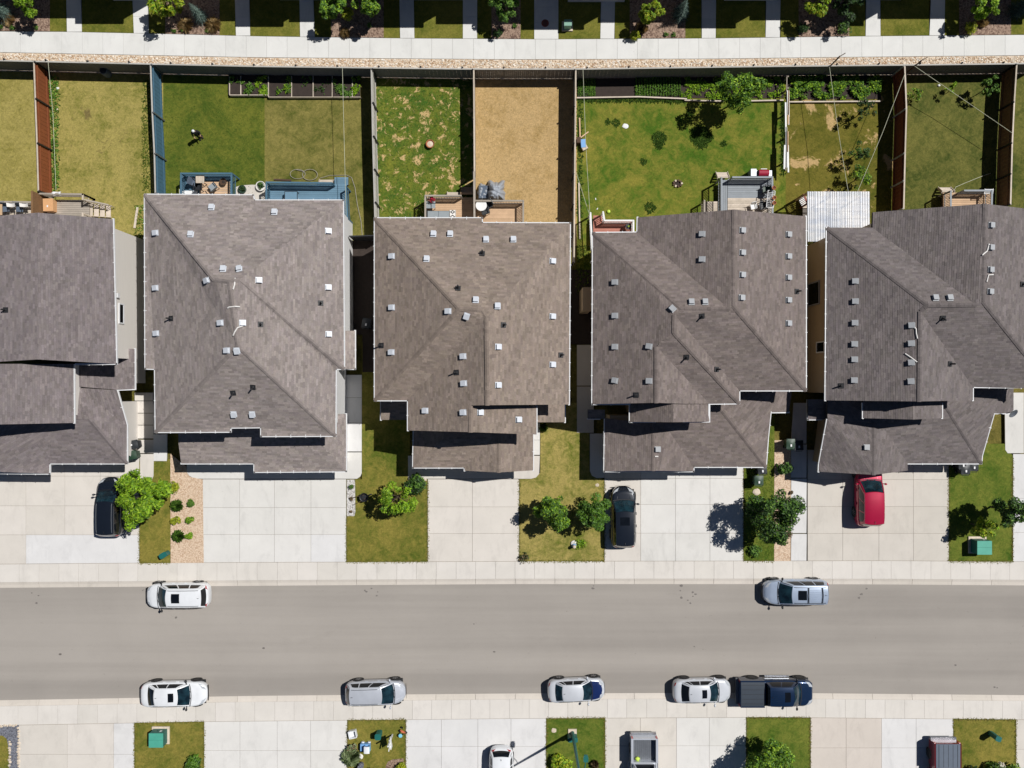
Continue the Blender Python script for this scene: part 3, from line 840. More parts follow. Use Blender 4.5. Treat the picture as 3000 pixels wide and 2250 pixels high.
def shingles(roof, col, seed, parent):
    r = random.Random(seed)
    V = []; F = []; CL = []
    nV = 0
    for pl in roof.polys:
        pts = np.array(pl)
        A = np.c_[pts[:, 0], pts[:, 1], np.ones(len(pts))]
        (a, b, c), *_ = np.linalg.lstsq(A, pts[:, 2], rcond=None)
        g = math.hypot(a, b)
        if g < 1e-4: continue
        vx, vy = a/g, b/g              # up-slope
        ux, uy = vy, -vx
        uv = [(p[0]*ux + p[1]*uy, p[0]*vx + p[1]*vy) for p in pts]
        dv = 0.143 / math.sqrt(1 + g*g)
        v0 = min(q[1] for q in uv); v1 = max(q[1] for q in uv)
        tr = [[np.array(pl[i]) for i in t] for t in tessellate_polygon([[Vector(p) for p in pl]])]
        nk = int((v1 - v0) / dv) + 1
        P2 = []; lift = []
        for k in range(nk):
            lo = v0 + k*dv; hi = lo + dv
            band = clip_half(clip_half(uv, 0, -1, -lo), 0, 1, hi)
            if len(band) < 3: continue
            ua = min(q[0] for q in band); ub = max(q[0] for q in band)
            u = ua - r.uniform(0, 0.5)
            rowk = 1 + r.uniform(-0.03, 0.03)
            while u < ub:
                w = r.uniform(0.16, 0.44)
                cell = clip_half(clip_half(band, -1, 0, -u), 1, 0, u + w)
                u0 = u
                u += w
                if len(cell) < 3: continue
                ar = 0.5 * sum(cell[i][0]*cell[(i+1) % len(cell)][1] - cell[(i+1) % len(cell)][0]*cell[i][1] for i in range(len(cell)))
                if abs(ar) < 4e-4: continue
                if ar < 0: cell = cell[::-1]
                fi = list(range(nV + len(P2), nV + len(P2) + len(cell)))
                e = r.choice([0, 0, 0, 0.006])
                for q in cell:
                    P2.append((q[0], q[1])); lift.append(0.012 + e + 0.009 * (1 - (q[1] - lo) / dv))
                # orientation in world: (u,v) axes are left handed when ux*vy-uy*vx<0
                F.append(tuple(fi) if (ux*vy - uy*vx) > 0 else tuple(fi[::-1]))
                t = r.random()
                s = rowk * (r.uniform(0.78, 0.92) if t < 0.27 else r.uniform(0.92, 1.06) if t < 0.78 else r.uniform(1.06, 1.19)) * (1 + 0.055*math.sin(u0*1.9 + k*0.55 + 1.3*math.sin(u0*0.45 + k*0.1)))
                CL.append((col[0]*s, col[1]*s*r.uniform(0.985, 1.015), col[2]*s*r.uniform(0.97, 1.03), 1))
        if not P2: continue
        Q = np.array(P2)
        X = Q[:, 0]*ux + Q[:, 1]*vx; Y = Q[:, 0]*uy + Q[:, 1]*vy
        Z = a*X + b*Y + c
        bestw = np.full(len(X), -1e9)
        for p0, p1, p2 in tr:
            d = (p1[1]-p2[1])*(p0[0]-p2[0]) + (p2[0]-p1[0])*(p0[1]-p2[1])
            if abs(d) < 1e-9: continue
            w0 = ((p1[1]-p2[1])*(X-p2[0]) + (p2[0]-p1[0])*(Y-p2[1])) / d
            w1 = ((p2[1]-p0[1])*(X-p2[0]) + (p0[0]-p2[0])*(Y-p2[1])) / d
            w2 = 1 - w0 - w1
            m = np.minimum(np.minimum(w0, w1), w2)
            sel = m > bestw
            Z = np.where(sel, w0*p0[2] + w1*p1[2] + w2*p2[2], Z); bestw = np.where(sel, m, bestw)
        Z = Z + np.array(lift)
        w = wloc(parent)
        V += list(zip((X - w[0]).tolist(), (Y - w[1]).tolist(), (Z - w[2]).tolist()))
        nV += len(P2)
    me = colmesh('shingles', V, F, CL, M['shingle'], None, None, parent, 'stuff')
    return me

def offset_poly(poly, d):
    n = len(poly)
    a = sum(poly[i][0]*poly[(i+1) % n][1] - poly[(i+1) % n][0]*poly[i][1] for i in range(n))
    if a < 0: poly = poly[::-1]
    out = []
    for i in range(n):
        p0 = Vector(poly[i-1]); p1 = Vector(poly[i]); p2 = Vector(poly[(i+1) % n])
        d1 = (p1-p0).normalized(); d2 = (p2-p1).normalized()
        n1 = Vector((-d1.y, d1.x)); n2 = Vector((-d2.y, d2.x))
        s = n1 + n2
        if s.length < 0.3: s = n1
        out.append(tuple(p1 + s * (d / max(0.25, s.length_squared / 2))))
    return out

# shared vent and pipe meshes
def vent_mesh(name, white):
    mb = MB()
    mb.box((0, 0, 0.02), (0.46, 0.5, 0.04))
    # hood: low box with a sloped lip
    a = 0.17
    v = [(-a, -a, 0.03), (a, -a, 0.03), (a, a, 0.03), (-a, a, 0.03), (-a*1.08, -a*1.12, 0.19), (a*1.08, -a*1.12, 0.19), (a*1.02, a, 0.15), (-a*1.02, a, 0.15)]
    mb.add(v, [(3,2,1,0),(4,5,6,7),(0,1,5,4),(1,2,6,5),(2,3,7,6),(3,0,4,7)])
    mb.box((0, -0.02, 0.2), (0.4, 0.42, 0.025))
    me = mb.mesh(name)
    me.materials.append(M['vent_white'] if white else M['vent_grey'])
    return me
VENT_W = vent_mesh('vent_hood', True)
VENT_G = vent_mesh('vent_hood_grey', False)
mb = MB(); mb.box((0, 0, 0.015), (0.34, 0.34, 0.03)); mb.lathe([(0.10, 0.02), (0.07, 0.08), (0.055, 0.1), (0.055, 0.42), (0.045, 0.43)], 10)
PIPE = mb.mesh('vent_pipe'); PIPE.materials.append(M['pipe_black'])

def on_slope(parent, name, me, p, n, spin=0.0, scale=1.0):
    z = Vector(n).normalized()
    up = Vector((0, 0, 1))
    dn = (z * z.z - up)              # down-slope
    if dn.length < 1e-3: dn = Vector((0, -1, 0))
    dn.normalize()
    y = -dn; x = y.cross(z)
    Mx = Matrix((x, y, z)).transposed() @ Matrix.Rotation(spin, 3, 'Z')
    w = wloc(parent)
    return link(name, me, None, parent, (p[0]-w[0], p[1]-w[1], p[2]-w[2] + 0.045), Mx.to_euler(), (scale, scale, scale))

def house(label, base_px, roof_polys, eaves, col, seed, siding, gutters, vents, pipes, caps, vent_white=True, gutter_mat=None, straps=(), name='house', eave_h=5.4):
    h = root(name, P(base_px[0], base_px[1], 0), 0, label, 'house', 'houses along the street')
    rf = Roof()
    low = lambda z: 2.55 + (z - 2.9)*0.62          # garage and porch roofs are low and shallow
    fix = lambda run: [(x, y, low(z)) for x, y, z in run] if 2.85 <= min(p[2] for p in run) <= 3.21 or (min(p[2] for p in run) > 3.4 and min(p[2] for p in run) < 3.5) else run
    roof_polys = [fix(pl) for pl in roof_polys]; gutters = [fix(r_) for r_ in gutters]; caps = [fix(r_) for r_ in caps]
    eaves = [(o_, low(z) if z < 3.2 else z) for o_, z in eaves]
    for pl in roof_polys: rf.add(*pl)
    mb = MB()
    for pl in rf.polys:
        mb.slab3([(p[0], p[1], p[2] - 0.06) for p in pl], 0.13)
    ro = mb.build('roof', M['roof_deck'], h, world=True)
    shingles(rf, col, seed, ro)
    # ridge and hip caps
    if caps:
        mb = MB()
        for line in caps:
            pts = [Vector(P(*p)) for p in line]
            for a, b in zip(pts[:-1], pts[1:]):
                L = (b - a).length; nseg = max(1, int(L / 0.24))
                for k in range(nseg):
                    p = a + (b - a) * (k / nseg); q = a + (b - a) * ((k + 1.12) / nseg)
                    d = (b - a).normalized()
                    s = Vector((-d.y, d.x, 0)).normalized() * 0.135
                    z = Vector((0, 0, 0.055 + 0.006 * (k % 2))); zl = Vector((0, 0, 0.012))
                    vs = [p - s + zl, p + z, p + s + zl, q - s + zl, q + z - Vector((0, 0, .01)), q + s + zl]
                    mb.add(vs, [(0, 1, 4, 3), (1, 2, 5, 4)])
        cl = []
        rr = random.Random(seed + 1)
        w = wloc(ro)
        for k in range(0, len(mb.f), 2):
            s = rr.uniform(0.72, 0.98); cl += [(col[0]*s, col[1]*s, col[2]*s, 1)] * 2
        colmesh('ridge_caps', [(v[0]-w[0], v[1]-w[1], v[2]-w[2]) for v in mb.v], mb.f, cl, M['shingle'], None, None, ro, 'stuff')
    # gutters: one part per run
    gm = gutter_mat or M['fascia']
    for run in gutters:
        pts = [Vector(P(*p)) for p in run]
        mb = MB()
        for a, b in zip(pts[:-1], pts[1:]):
            d = (b - a).normalized()
            mb.bar(a - d*0.05 + Vector((0, 0, -0.055)), b + d*0.05 + Vector((0, 0, -0.055)), 0.12, 0.13)
            L = (b - a).length; k = int(L / 0.9)
            for q in range(1, k):
                c = a + (b - a) * (q / k)
                s = Vector((-d.y, d.x, 0))
                mb.bar(c - s*0.10 + Vector((0, 0, 0.02)), c + s*0.10 + Vector((0, 0, 0.02)), 0.04, 0.02)
        mb.build('gutter', gm, h, world=True)
    # walls
    for outline, top in eaves:
        poly = [P(x, y, top)[:2] for x, y in outline]
        MB().prism(offset_poly(poly, 0.42), -0.05, top - 0.06).build('wall', siding, h, world=True)
    for px, py in vents:
        p, n = rf.hit(px, py)
        on_slope(ro, 'vent', VENT_W if vent_white else VENT_G, p, n, 0, 0.84)
    for px, py in pipes:
        p, n = rf.hit(px, py)
        o = on_slope(ro, 'vent_pipe', PIPE, p, n)
    for line in straps:
        pts = []
        for px, py in line:
            p, n = rf.hit(px, py); pts.append((p[0], p[1], p[2] + 0.07))
        MB().tube(pts, 0.045, 6).build('loose_strap', M['strap_white'], ro, world=True)
    return h, ro, rf

def wall_window(h, X, py0, py1, px0, px1, sgn, frame=M['fascia'], glass=M['glass_dark']):
    """window on a wall facing +-X at world x = X: read height from the photo column"""
    z0 = CAMH - 2400.0 * X / (px0 - 1500.0); z1 = CAMH - 2400.0 * X / (px1 - 1500.0)
    z0, z1 = min(z0, z1), max(z0, z1)
    ya = (1125 - py0) / 40.0 * (CAMH - (z0+z1)/2) / CAMH; yb = (1125 - py1) / 40.0 * (CAMH - (z0+z1)/2) / CAMH
    cy = (ya + yb) / 2; w = abs(ya - yb); cz = (z0 + z1) / 2; hh = z1 - z0
    mb = MB()
    t = 0.09
    mb.box((X + sgn*0.03, cy, z1 - t/2), (0.07, w, t)).box((X + sgn*0.03, cy, z0 + t/2), (0.07, w, t))
    mb.box((X + sgn*0.03, cy - w/2 + t/2, cz), (0.068, t, hh - 2*t)).box((X + sgn*0.03, cy + w/2 - t/2, cz), (0.068, t, hh - 2*t))
    f = mb.build('window', frame, h, world=True)
    MB().box((X + sgn*0.012, cy, cz), (0.03, w - 2*t, hh - 2*t)).build('pane', glass, f, world=True)
    return f

E = 5.4; RG = 7.85
c1, c2, c3, c4, c5 = C(128, 119, 118), C(148, 138, 133), C(142, 128, 117), C(126, 115, 110), C(118, 110, 108)

# ---- house 1 (leftmost)
H1, r1, f1 = house('leftmost house with plain grey gable roof and white side wall', (150, 900), [
    [(331, 642, E), (111, 623, 6.75), (111, 1053, 6.75), (341, 1066, E)],
    [(111, 623, 6.75), (-112, 642, 6.2), (-112, 1066, 6.2), (111, 1053, 6.75)],
    [(216, 1066, 4.8), (217, 1239, 4.8), (-30, 1244, 6.7), (-30, 1066, 6.7)],
    [(395, 1140, 3.0), (395, 1022, 3.0), (371, 1022, 3.2), (336, 1064, 3.5), (222, 1064, 4.2), (222, 1132, 4.2), (343, 1142, 3.5)],
    [(145, 1358, 2.9), (372, 1358, 2.9), (262, 1228, 4.5), (150, 1228, 4.5)],
    [(372, 1358, 2.9), (372, 1245, 2.9), (262, 1228, 4.5)],
    [(372, 1245, 2.9), (343, 1143, 3.45), (222, 1136, 4.1), (222, 1228, 4.6), (262, 1228, 4.5)],
    [(145, 1388, 2.9), (-60, 1380, 4.3), (-60, 1240, 4.6), (150, 1228, 4.5), (145, 1358, 2.9)],
], [([(331, 642), (-112, 642), (-112, 1066), (341, 1066)], E),
    ([(216, 1050), (217, 1236), (-60, 1240), (-60, 1050)], 4.8),
    ([(372, 1357), (372, 1160), (-60, 1160), (-60, 1386), (145, 1386), (145, 1357)], 2.9),
    ([(394, 1140), (394, 1024), (300, 1024), (300, 1140)], 3.0)],
    c1, 11, M['siding_cream'],
    [[(331, 642, E), (341, 1066, E)], [(341, 1066, E), (222, 1067, E)], [(216, 1069, 4.8), (217, 1239, 4.8)], [(395, 1022, 3.0), (395, 1140, 3.0)], [(343, 1142, 3.45), (395, 1140, 3.0)],
     [(343, 1142, 3.45), (372, 1245, 2.9), (372, 1358, 2.9), (145, 1358, 2.9)], [(145, 1358, 2.9), (145, 1388, 2.9), (-60, 1386, 2.9)]],
    [], [(18, 908)], [[(372, 1358, 2.9), (262, 1228, 4.5)]])
X1 = P(337.5, 918, E)[0] - 0.40
wall_window(H1, X1, 889, 949, 347, 362, 1)
MB().box((X1 + 0.06, P(0, 865, 4.5)[1], 4.3), (0.12, 0.3, 0.3)).build('wall_vent', M['fascia'], H1, world=True)

# ---- house 2 (hip roof, white vents)
H2, r2, f2 = house('wide taupe hip-roofed house above the pale empty driveway', (715, 900), [
    [(424, 570, E), (426, 1080, E), (454, 1081, E), (456, 1266, E), (697, 1013, 8.05), (672, 826, 8.1), (627, 820, 7.75)],
    [(424, 570, E), (627, 820, 7.75), (672, 826, 8.1), (701, 820, 8.0), (1005, 587, E), (745, 587, E), (741, 572, E)],
    [(1005, 587, E), (701, 820, 8.0), (1008, 1081, E)],
    [(701, 820, 8.0), (672, 826, 8.1), (697, 1013, 8.05), (983, 1277, E), (984, 1081, E), (1008, 1081, E)],
    [(456, 1266, E), (675, 1265, E), (675, 1253, E), (765, 1252, E), (765, 1278, E), (983, 1277, E), (697, 1013, 8.05)],
    [(531, 1358, 2.9), (745, 1358, 2.9), (745, 1383, 2.9), (1014, 1381, 2.9), (930, 1288, 3.9), (930, 1240, 4.2), (523, 1240, 4.2), (523, 1298, 3.5)],
    [(1014, 1381, 2.9), (1014, 1213, 2.9), (945, 1213, 3.7), (930, 1240, 4.0), (930, 1288, 3.9)],
    [(1040, 1081, 3.0), (1040, 969, 3.0), (1000, 969, 3.5), (1000, 1081, 3.5)],
], [([(424, 570), (741, 572), (745, 587), (1005, 587), (1008, 1081), (984, 1081), (983, 1262), (456, 1254), (454, 1081), (426, 1080)], E),
    ([(531, 1356), (745, 1356), (745, 1380), (1014, 1379), (1014, 1215), (531, 1215)], 2.9),
    ([(1040, 1080), (1040, 970), (960, 970), (960, 1080)], 3.0)],
    c2, 22, M['siding_white'],
    [[(424, 570, E), (741, 572, E), (745, 587, E), (1005, 587, E), (1008, 1081, E), (984, 1081, E), (983, 1277, E), (765, 1278, E), (765, 1252, E), (675, 1253, E), (675, 1265, E), (456, 1266, E), (454, 1081, E), (426, 1080, E), (424, 570, E)],
     [(531, 1358, 2.9), (745, 1358, 2.9), (745, 1383, 2.9), (1014, 1381, 2.9), (1014, 1213, 2.9)], [(1040, 969, 3.0), (1040, 1081, 3.0), (1010, 1081, 3.0)]],
    [(621, 609), (458, 683), (560, 688), (458, 844), (608, 822), (655, 789), (702, 789), (648, 946), (711, 946), (460, 977), (667, 1027), (695, 1027), (686, 1213), (740, 1213), (805, 623), (962, 677), (759, 821), (962, 842), (963, 979)],
    [(502, 933), (684, 1151), (742, 1134), (940, 888), (764, 950)],
    [[(424, 570, E), (627, 820, 7.75), (672, 826, 8.1), (697, 1013, 8.05)], [(672, 826, 8.1), (701, 820, 8.0), (1008, 1081, E)], [(697, 1013, 8.05), (983, 1277, E)], [(697, 1013, 8.05), (456, 1266, E)]],
    straps=[[(690, 815), (688, 835), (684, 848)], [(668, 903), (672, 900), (690, 898), (704, 899)], [(713, 955), (697, 960), (689, 972), (684, 983)]])

# ---- house 3
H3, r3, f3 = house('brown-roofed house between the patchy lawn and the beige driveway', (1385, 900), [
    [(1098, 639, E), (1098, 1173, E), (1346, 905, RG)],
    [(1098, 639, E), (1346, 905, RG), (1412, 910, RG), (1425, 932, RG), (1670, 654, E), (1412, 653, E), (1412, 639, E)],
    [(1670, 654, E), (1425, 932, RG), (1428, 1187, 7.8), (1667, 1185, E)],
    [(1098, 1173, E), (1195, 1173, E), (1345, 1012, 7.0), (1425, 932, RG), (1412, 910, RG), (1346, 905, RG)],
    [(1195, 1173, E), (1195, 1261, E), (1379, 1266, 7.2), (1379, 1188, 7.25), (1428, 1187, 7.8), (1425, 932, RG), (1345, 1012, 7.0)],
    [(1379, 1188, 7.0), (1379, 1266, 7.0), (1572, 1273, E), (1572, 1190, E)],
    [(1655, 1237, 3.0), (1655, 1170, 3.0), (1565, 1170, 4.0), (1565, 1237, 4.0)],
    [(1116, 1230, 3.0), (1200, 1230, 3.0), (1200, 1160, 3.8), (1116, 1160, 3.8)],
    [(1210, 1370, 2.9), (1361, 1370, 2.9), (1440, 1286, 4.0), (1300, 1286, 4.0)],
    [(1210, 1370, 2.9), (1300, 1286, 4.0), (1300, 1240, 4.0), (1212, 1240, 2.9)],
    [(1300, 1286, 3.23), (1440, 1286, 3.23), (1461, 1260, 3.26), (1461, 1240, 3.29), (1300, 1240, 3.29)],
    [(1361, 1370, 2.9), (1361, 1379, 2.9), (1461, 1384, 4.0), (1461, 1260, 4.05), (1440, 1286, 4.0)],
    [(1461, 1384, 4.0), (1562, 1378, 2.9), (1562, 1250, 2.9), (1461, 1240, 4.1)],
], [([(1098, 639), (1412, 639), (1412, 653), (1670, 654), (1667, 1180), (1568, 1180), (1568, 1250), (1195, 1250), (1195, 1173), (1098, 1173)], E),
    ([(1210, 1369), (1361, 1369), (1361, 1372), (1562, 1372), (1562, 1220), (1210, 1220)], 2.9),
    ([(1652, 1234), (1652, 1170), (1540, 1170), (1540, 1234)], 3.0)],
    c3, 33, M['siding_cream'],
    [[(1098, 639, E), (1412, 639, E), (1412, 653, E), (1670, 654, E), (1667, 1185, E)], [(1098, 639, E), (1098, 1173, E), (1195, 1173, E), (1195, 1261, E)], [(1572, 1190, E), (1572, 1273, E)],
     [(1655, 1172, 3.0), (1655, 1237, 3.0)], [(1116, 1170, 3.0), (1116, 1230, 3.0)], [(1212, 1250, 2.9), (1210, 1370, 2.9), (1361, 1370, 2.9), (1361, 1379, 2.9)], [(1562, 1268, 2.9), (1562, 1378, 2.9)]],
    [(1270, 687), (1319, 687), (1424, 703), (1504, 703), (1149, 751), (1250, 760), (1394, 880), (1314, 912), (1367, 926), (1458, 898), (1149, 901), (1148, 1032), (1358, 1044), (1459, 1016), (1360, 1123), (1459, 1128), (1247, 1203), (1358, 1208), (1407, 1208), (1618, 765), (1618, 927), (1618, 1068), (1519, 1229)],
    [(1413, 743), (1342, 845), (1475, 952), (1118, 1012), (1338, 1091), (1643, 1040)],
    [[(1098, 639, E), (1346, 905, RG), (1412, 910, RG), (1425, 932, RG), (1428, 1187, 7.8)], [(1346, 905, RG), (1098, 1173, E)], [(1379, 1188, 7.2), (1379, 1266, 7.2)], [(1461, 1265, 3.27), (1461, 1384, 3.23)]])

# ---- house 4
T = 7.6
H4, r4, f4 = house('dark-roofed house with the white-railed rear deck and black car', (2050, 900), [
    [(1737, 682, E), (1735, 1184, E), (1923, 1180, 7.2), (1923, 1016, 7.2), (1935, 1000, 7.3), (1974, 975, T), (1976, 922, T), (1994, 905, T)],
    [(1737, 682, E), (1994, 905, T), (2137, 905, T), (1867, 681, E)],
    [(1868, 637, E), (1867, 681, E), (2137, 905, T), (2146, 895, T), (2150, 614, T)],
    [(2150, 614, T), (2146, 895, T), (2361, 1144, E), (2361, 634, E)],
    [(1994, 905, T), (1976, 922, T), (2166, 1144, E), (2361, 1144, E), (2146, 895, T), (2137, 905, T)],
    [(1976, 922, T), (1974, 975, T), (2166, 1182, E), (2166, 1144, E)],
    [(1974, 975, T), (1935, 1000, 7.3), (1925, 1016, 7.2), (2078, 1183, E), (2166, 1182, E)],
    [(1923, 1016, 7.2), (1923, 1180, 7.2), (2000, 1183, 6.35), (2078, 1183, E), (1925, 1014, 7.2)],
    [(1845, 1236, 5.0), (1972, 1237, 6.5), (1972, 1165, 6.5), (1845, 1165, 5.0)],
    [(1972, 1237, 6.5), (2078, 1235, 5.3), (2078, 1165, 5.3), (1972, 1165, 6.5)],
    [(1770, 1381, 2.9), (1914, 1379, 4.2), (1914, 1240, 4.2), (1772, 1225, 2.9)],
    [(1914, 1379, 4.2), (2032, 1381, 2.9), (2032, 1368, 2.9), (1962, 1266, 4.15), (1914, 1240, 4.2)],
    [(2032, 1368, 2.9), (2244, 1368, 2.9), (2104, 1188, 4.9), (1962, 1180, 4.9), (1914, 1240, 4.2), (1962, 1266, 4.15)],
    [(2244, 1368, 2.9), (2250, 1284, 2.9), (2258, 1207, 3.5), (2255, 1140, 4.2), (2104, 1140, 4.9), (2104, 1188, 4.9)],
    [(2258, 1207, 3.3), (2311, 1207, 2.9), (2321, 1140, 2.9), (2255, 1140, 4.0)],
    [(1722, 1227, 2.9), (1772, 1227, 2.9), (1772, 1200, 3.4), (1722, 1200, 3.4)],
], [([(1737, 682), (1867, 681), (1868, 640), (2361, 640), (2361, 1144), (2166, 1144), (2166, 1182), (1735, 1182)], E),
    ([(1845, 1230), (2078, 1230), (2078, 1150), (1845, 1150)], 5.0),
    ([(1770, 1379), (2032, 1379), (2032, 1366), (2244, 1366), (2250, 1200), (1770, 1200)], 2.9),
    ([(2310, 1206), (2318, 1120), (2200, 1120), (2200, 1206)], 2.9)],
    c4, 44, M['siding_beige'],
    [[(1868, 637, E), (1867, 681, E), (1737, 682, E), (1735, 1184, E), (1845, 1184, E)], [(2361, 634, E), (2361, 1144, E), (2166, 1144, E), (2166, 1182, E), (2078, 1183, E), (2078, 1235, 5.3), (2003, 1236, 5.3)], [(1845, 1184, 5.0), (1845, 1236, 5.0), (1919, 1236, 5.0)],
     [(1772, 1227, 2.9), (1770, 1381, 2.9), (2032, 1381, 2.9), (2032, 1368, 2.9), (2244, 1368, 2.9), (2250, 1284, 2.9), (2258, 1207, 3.4)], [(2258, 1208, 3.1), (2311, 1208, 2.9)], [(1722, 1227, 2.9), (1757, 1227, 2.9)]],
    [(2057, 686), (2057, 760), (1802, 827), (1970, 905), (2025, 886), (2065, 886), (1802, 925), (1802, 1016), (1902, 1015), (1802, 1115), (1902, 1116), (2173, 675), (2173, 740), (2173, 805), (2171, 872), (2308, 687), (2308, 751), (2308, 813), (2308, 879), (2308, 947), (1926, 1316)],
    [(2056, 926), (2011, 1046), (2099, 1082), (1864, 1157), (2334, 854)],
    [[(1737, 682, E), (1994, 905, T), (2137, 905, T)], [(2150, 614, T), (2146, 895, T), (2361, 1144, E)], [(1976, 922, T), (1974, 975, T), (2166, 1182, E)], [(1923, 1016, 7.2), (1923, 1180, 7.2)], [(1914, 1240, 3.36), (1914, 1379, 3.36)], [(2244, 1368, 2.9), (2104, 1188, 4.9)]],
    vent_white=False, straps=[[(1918, 1337), (1928, 1337)]])

# ---- house 5
H5, r5, f5 = house('rightmost charcoal-roofed house with the red minivan out front', (2690, 900), [
    [(2422, 667, E), (2418, 1173, E), (2693, 1176, 7.3), (2696, 912, 7.45), (2718, 895, T)],
    [(2422, 667, E), (2718, 895, T), (2859, 893, T), (2556, 667, E)],
    [(2557, 622, E), (2556, 667, E), (2859, 893, T), (2879, 883, T), (2885, 597, T)],
    [(2885, 597, T), (2879, 883, T), (3085, 1140, E), (3095, 622, E)],
    [(2718, 895, T), (2696, 912, 7.45), (2850, 1134, E), (3085, 1140, E), (2879, 883, T), (2859, 893, T)],
    [(2696, 912, 7.45), (2693, 1176, 7.3), (2850, 1173, E), (2850, 1134, E)],
    [(2528, 1225, 4.7), (2675, 1229, 5.8), (2675, 1165, 5.8), (2528, 1165, 4.7)],
    [(2675, 1229, 5.8), (2760, 1225, 4.9), (2760, 1165, 4.9), (2675, 1165, 5.8)],
    [(2398, 1382, 2.9), (2560, 1391, 4.5), (2560, 1240, 4.5), (2423, 1229, 4.2), (2399, 1360, 2.9)],
    [(2560, 1391, 4.5), (2659, 1379, 2.9), (2659, 1358, 2.9), (2592, 1258, 4.4), (2560, 1240, 4.5)],
    [(2659, 1358, 2.9), (2875, 1358, 2.9), (2764, 1178, 4.9), (2640, 1178, 4.9), (2560, 1240, 4.5), (2592, 1258, 4.4)],
    [(2875, 1358, 2.9), (2877, 1335, 2.9), (2912, 1212, 3.8), (2932, 1137, 3.9), (2764, 1137, 4.9), (2764, 1178, 4.9)],
    [(2912, 1211, 3.3), (2955, 1211, 2.9), (2969, 1206, 2.9), (2969, 1125, 2.9), (2932, 1125, 3.6)],
    [(2367, 1229, 2.9), (2424, 1229, 2.9), (2424, 1170, 3.7), (2367, 1170, 3.7)],
    [(2424, 1229, 3.36), (2560, 1240, 3.54), (2640, 1178, 3.79), (2640, 1150, 3.79), (2424, 1150, 3.6)],
], [([(2422, 667), (2556, 667), (2557, 626), (3095, 626), (3085, 1136), (2850, 1134), (2850, 1170), (2418, 1170)], E),
    ([(2528, 1222), (2760, 1222), (2760, 1150), (2528, 1150)], 4.7),
    ([(2400, 1378), (2658, 1378), (2659, 1356), (2875, 1356), (2877, 1200), (2424, 1200)], 2.9),
    ([(2966, 1204), (2966, 1110), (2880, 1110), (2880, 1204)], 2.9)],
    c5, 55, M['siding_beige'],
    [[(2422, 667, E), (2418, 1173, E)], [(2850, 1134, E), (2850, 1173, E)], [(2850, 1134, E), (3085, 1136, E)], [(2528, 1182, 4.7), (2528, 1225, 4.7)], [(2760, 1182, 4.9), (2760, 1225, 4.9)],
     [(2423, 1229, 4.2), (2399, 1360, 2.9), (2398, 1382, 2.9)], [(2659, 1358, 2.9), (2875, 1358, 2.9), (2877, 1335, 2.9), (2912, 1212, 3.8)], [(2912, 1211, 3.2), (2955, 1211, 2.9)], [(2367, 1229, 2.9), (2407, 1229, 2.9)], [(2367, 1172, 2.9), (2367, 1229, 2.9)]],
    [(2505, 824), (2505, 883), (2504, 946), (2503, 1008), (2503, 1053), (2502, 1114), (2670, 953), (2669, 1006), (2669, 1062), (2668, 1117), (2739, 874), (2781, 874), (2901, 660), (2900, 725), (2899, 790), (2898, 854), (2538, 1310)],
    [(2761, 932), (2782, 1066), (2464, 1130), (2994, 833)],
    [[(2422, 667, E), (2718, 895, T), (2859, 893, T)], [(2885, 597, T), (2879, 883, T), (3085, 1140, E)], [(2696, 912, 7.45), (2693, 1176, 7.3)], [(2696, 912, 7.45), (2718, 895, T)], [(2560, 1240, 3.55), (2560, 1391, 3.55)], [(2875, 1358, 2.9), (2764, 1178, 4.9)]],
    vent_white=False,
    straps=[[(2676, 958), (2682, 964), (2683, 978), (2686, 992)], [(2650, 1036), (2668, 1048), (2685, 1061)], [(2896, 715), (2890, 736), (2880, 744), (2876, 748)], [(2908, 805), (2894, 806), (2889, 826)]])
X5 = P(2420, 900, E)[0] + 0.42
wall_window(H5, X5, 826, 895, 2368, 2402, -1, M['siding_grey'])
wall_window(H5, X5, 1000, 1034, 2393, 2417, -1)
MB().bar(P(2949, 1211, 3.0), P(2958, 1208, 3.25), 0.05, 0.05).build('dish_arm', M['grey_metal'], H5, world=True)
d = MB(); Md = Euler((R(35), R(20), 0)).to_matrix()
d.lathe([(0.02, 0.0), (0.2, 0.03), (0.34, 0.1), (0.33, 0.11), (0.19, 0.045), (0.02, 0.02)], 16, P(2966, 1209, 3.35), Md)
d.build('satellite_dish', M['grey_metal'], H5, world=True)

# bay, garage doors: seen only from the street
def garage_door(h, px0, px1, py, top=2.4):
    a = P(px0, py, 2.9); b = P(px1, py, 2.9)
    y = a[1] + 0.42 - 0.03
    o = MB().box(((a[0]+b[0])/2, y, top/2), (abs(b[0]-a[0]), 0.06, top)).build('garage_door', M['white_paint'], h, world=True)
    mb = MB()
    for k in range(1, 4): mb.box(((a[0]+b[0])/2, y - 0.035, top*k/4), (abs(b[0]-a[0]) - 0.1, 0.02, 0.02))
    mb.build('panel_joint', M['siding_grey'], o, world=True)
garage_door(H1, 170, 340, 1357); garage_door(H2, 560, 720, 1356); garage_door(H2, 790, 960, 1380); garage_door(H3, 1385, 1540, 1372)
garage_door(H4, 1800, 2000, 1379); garage_door(H4, 2060, 2210, 1366); garage_door(H5, 2430, 2620, 1378); garage_door(H5, 2690, 2840, 1356)

# chimney-like box bumps on side walls
MB().box((P(1716, 880, 2)[0], P(0, 880, 2)[1], 1.6), (0.6, 1.6, 3.0)).build('fireplace_bump', M['siding_beige'], H4, world=True)

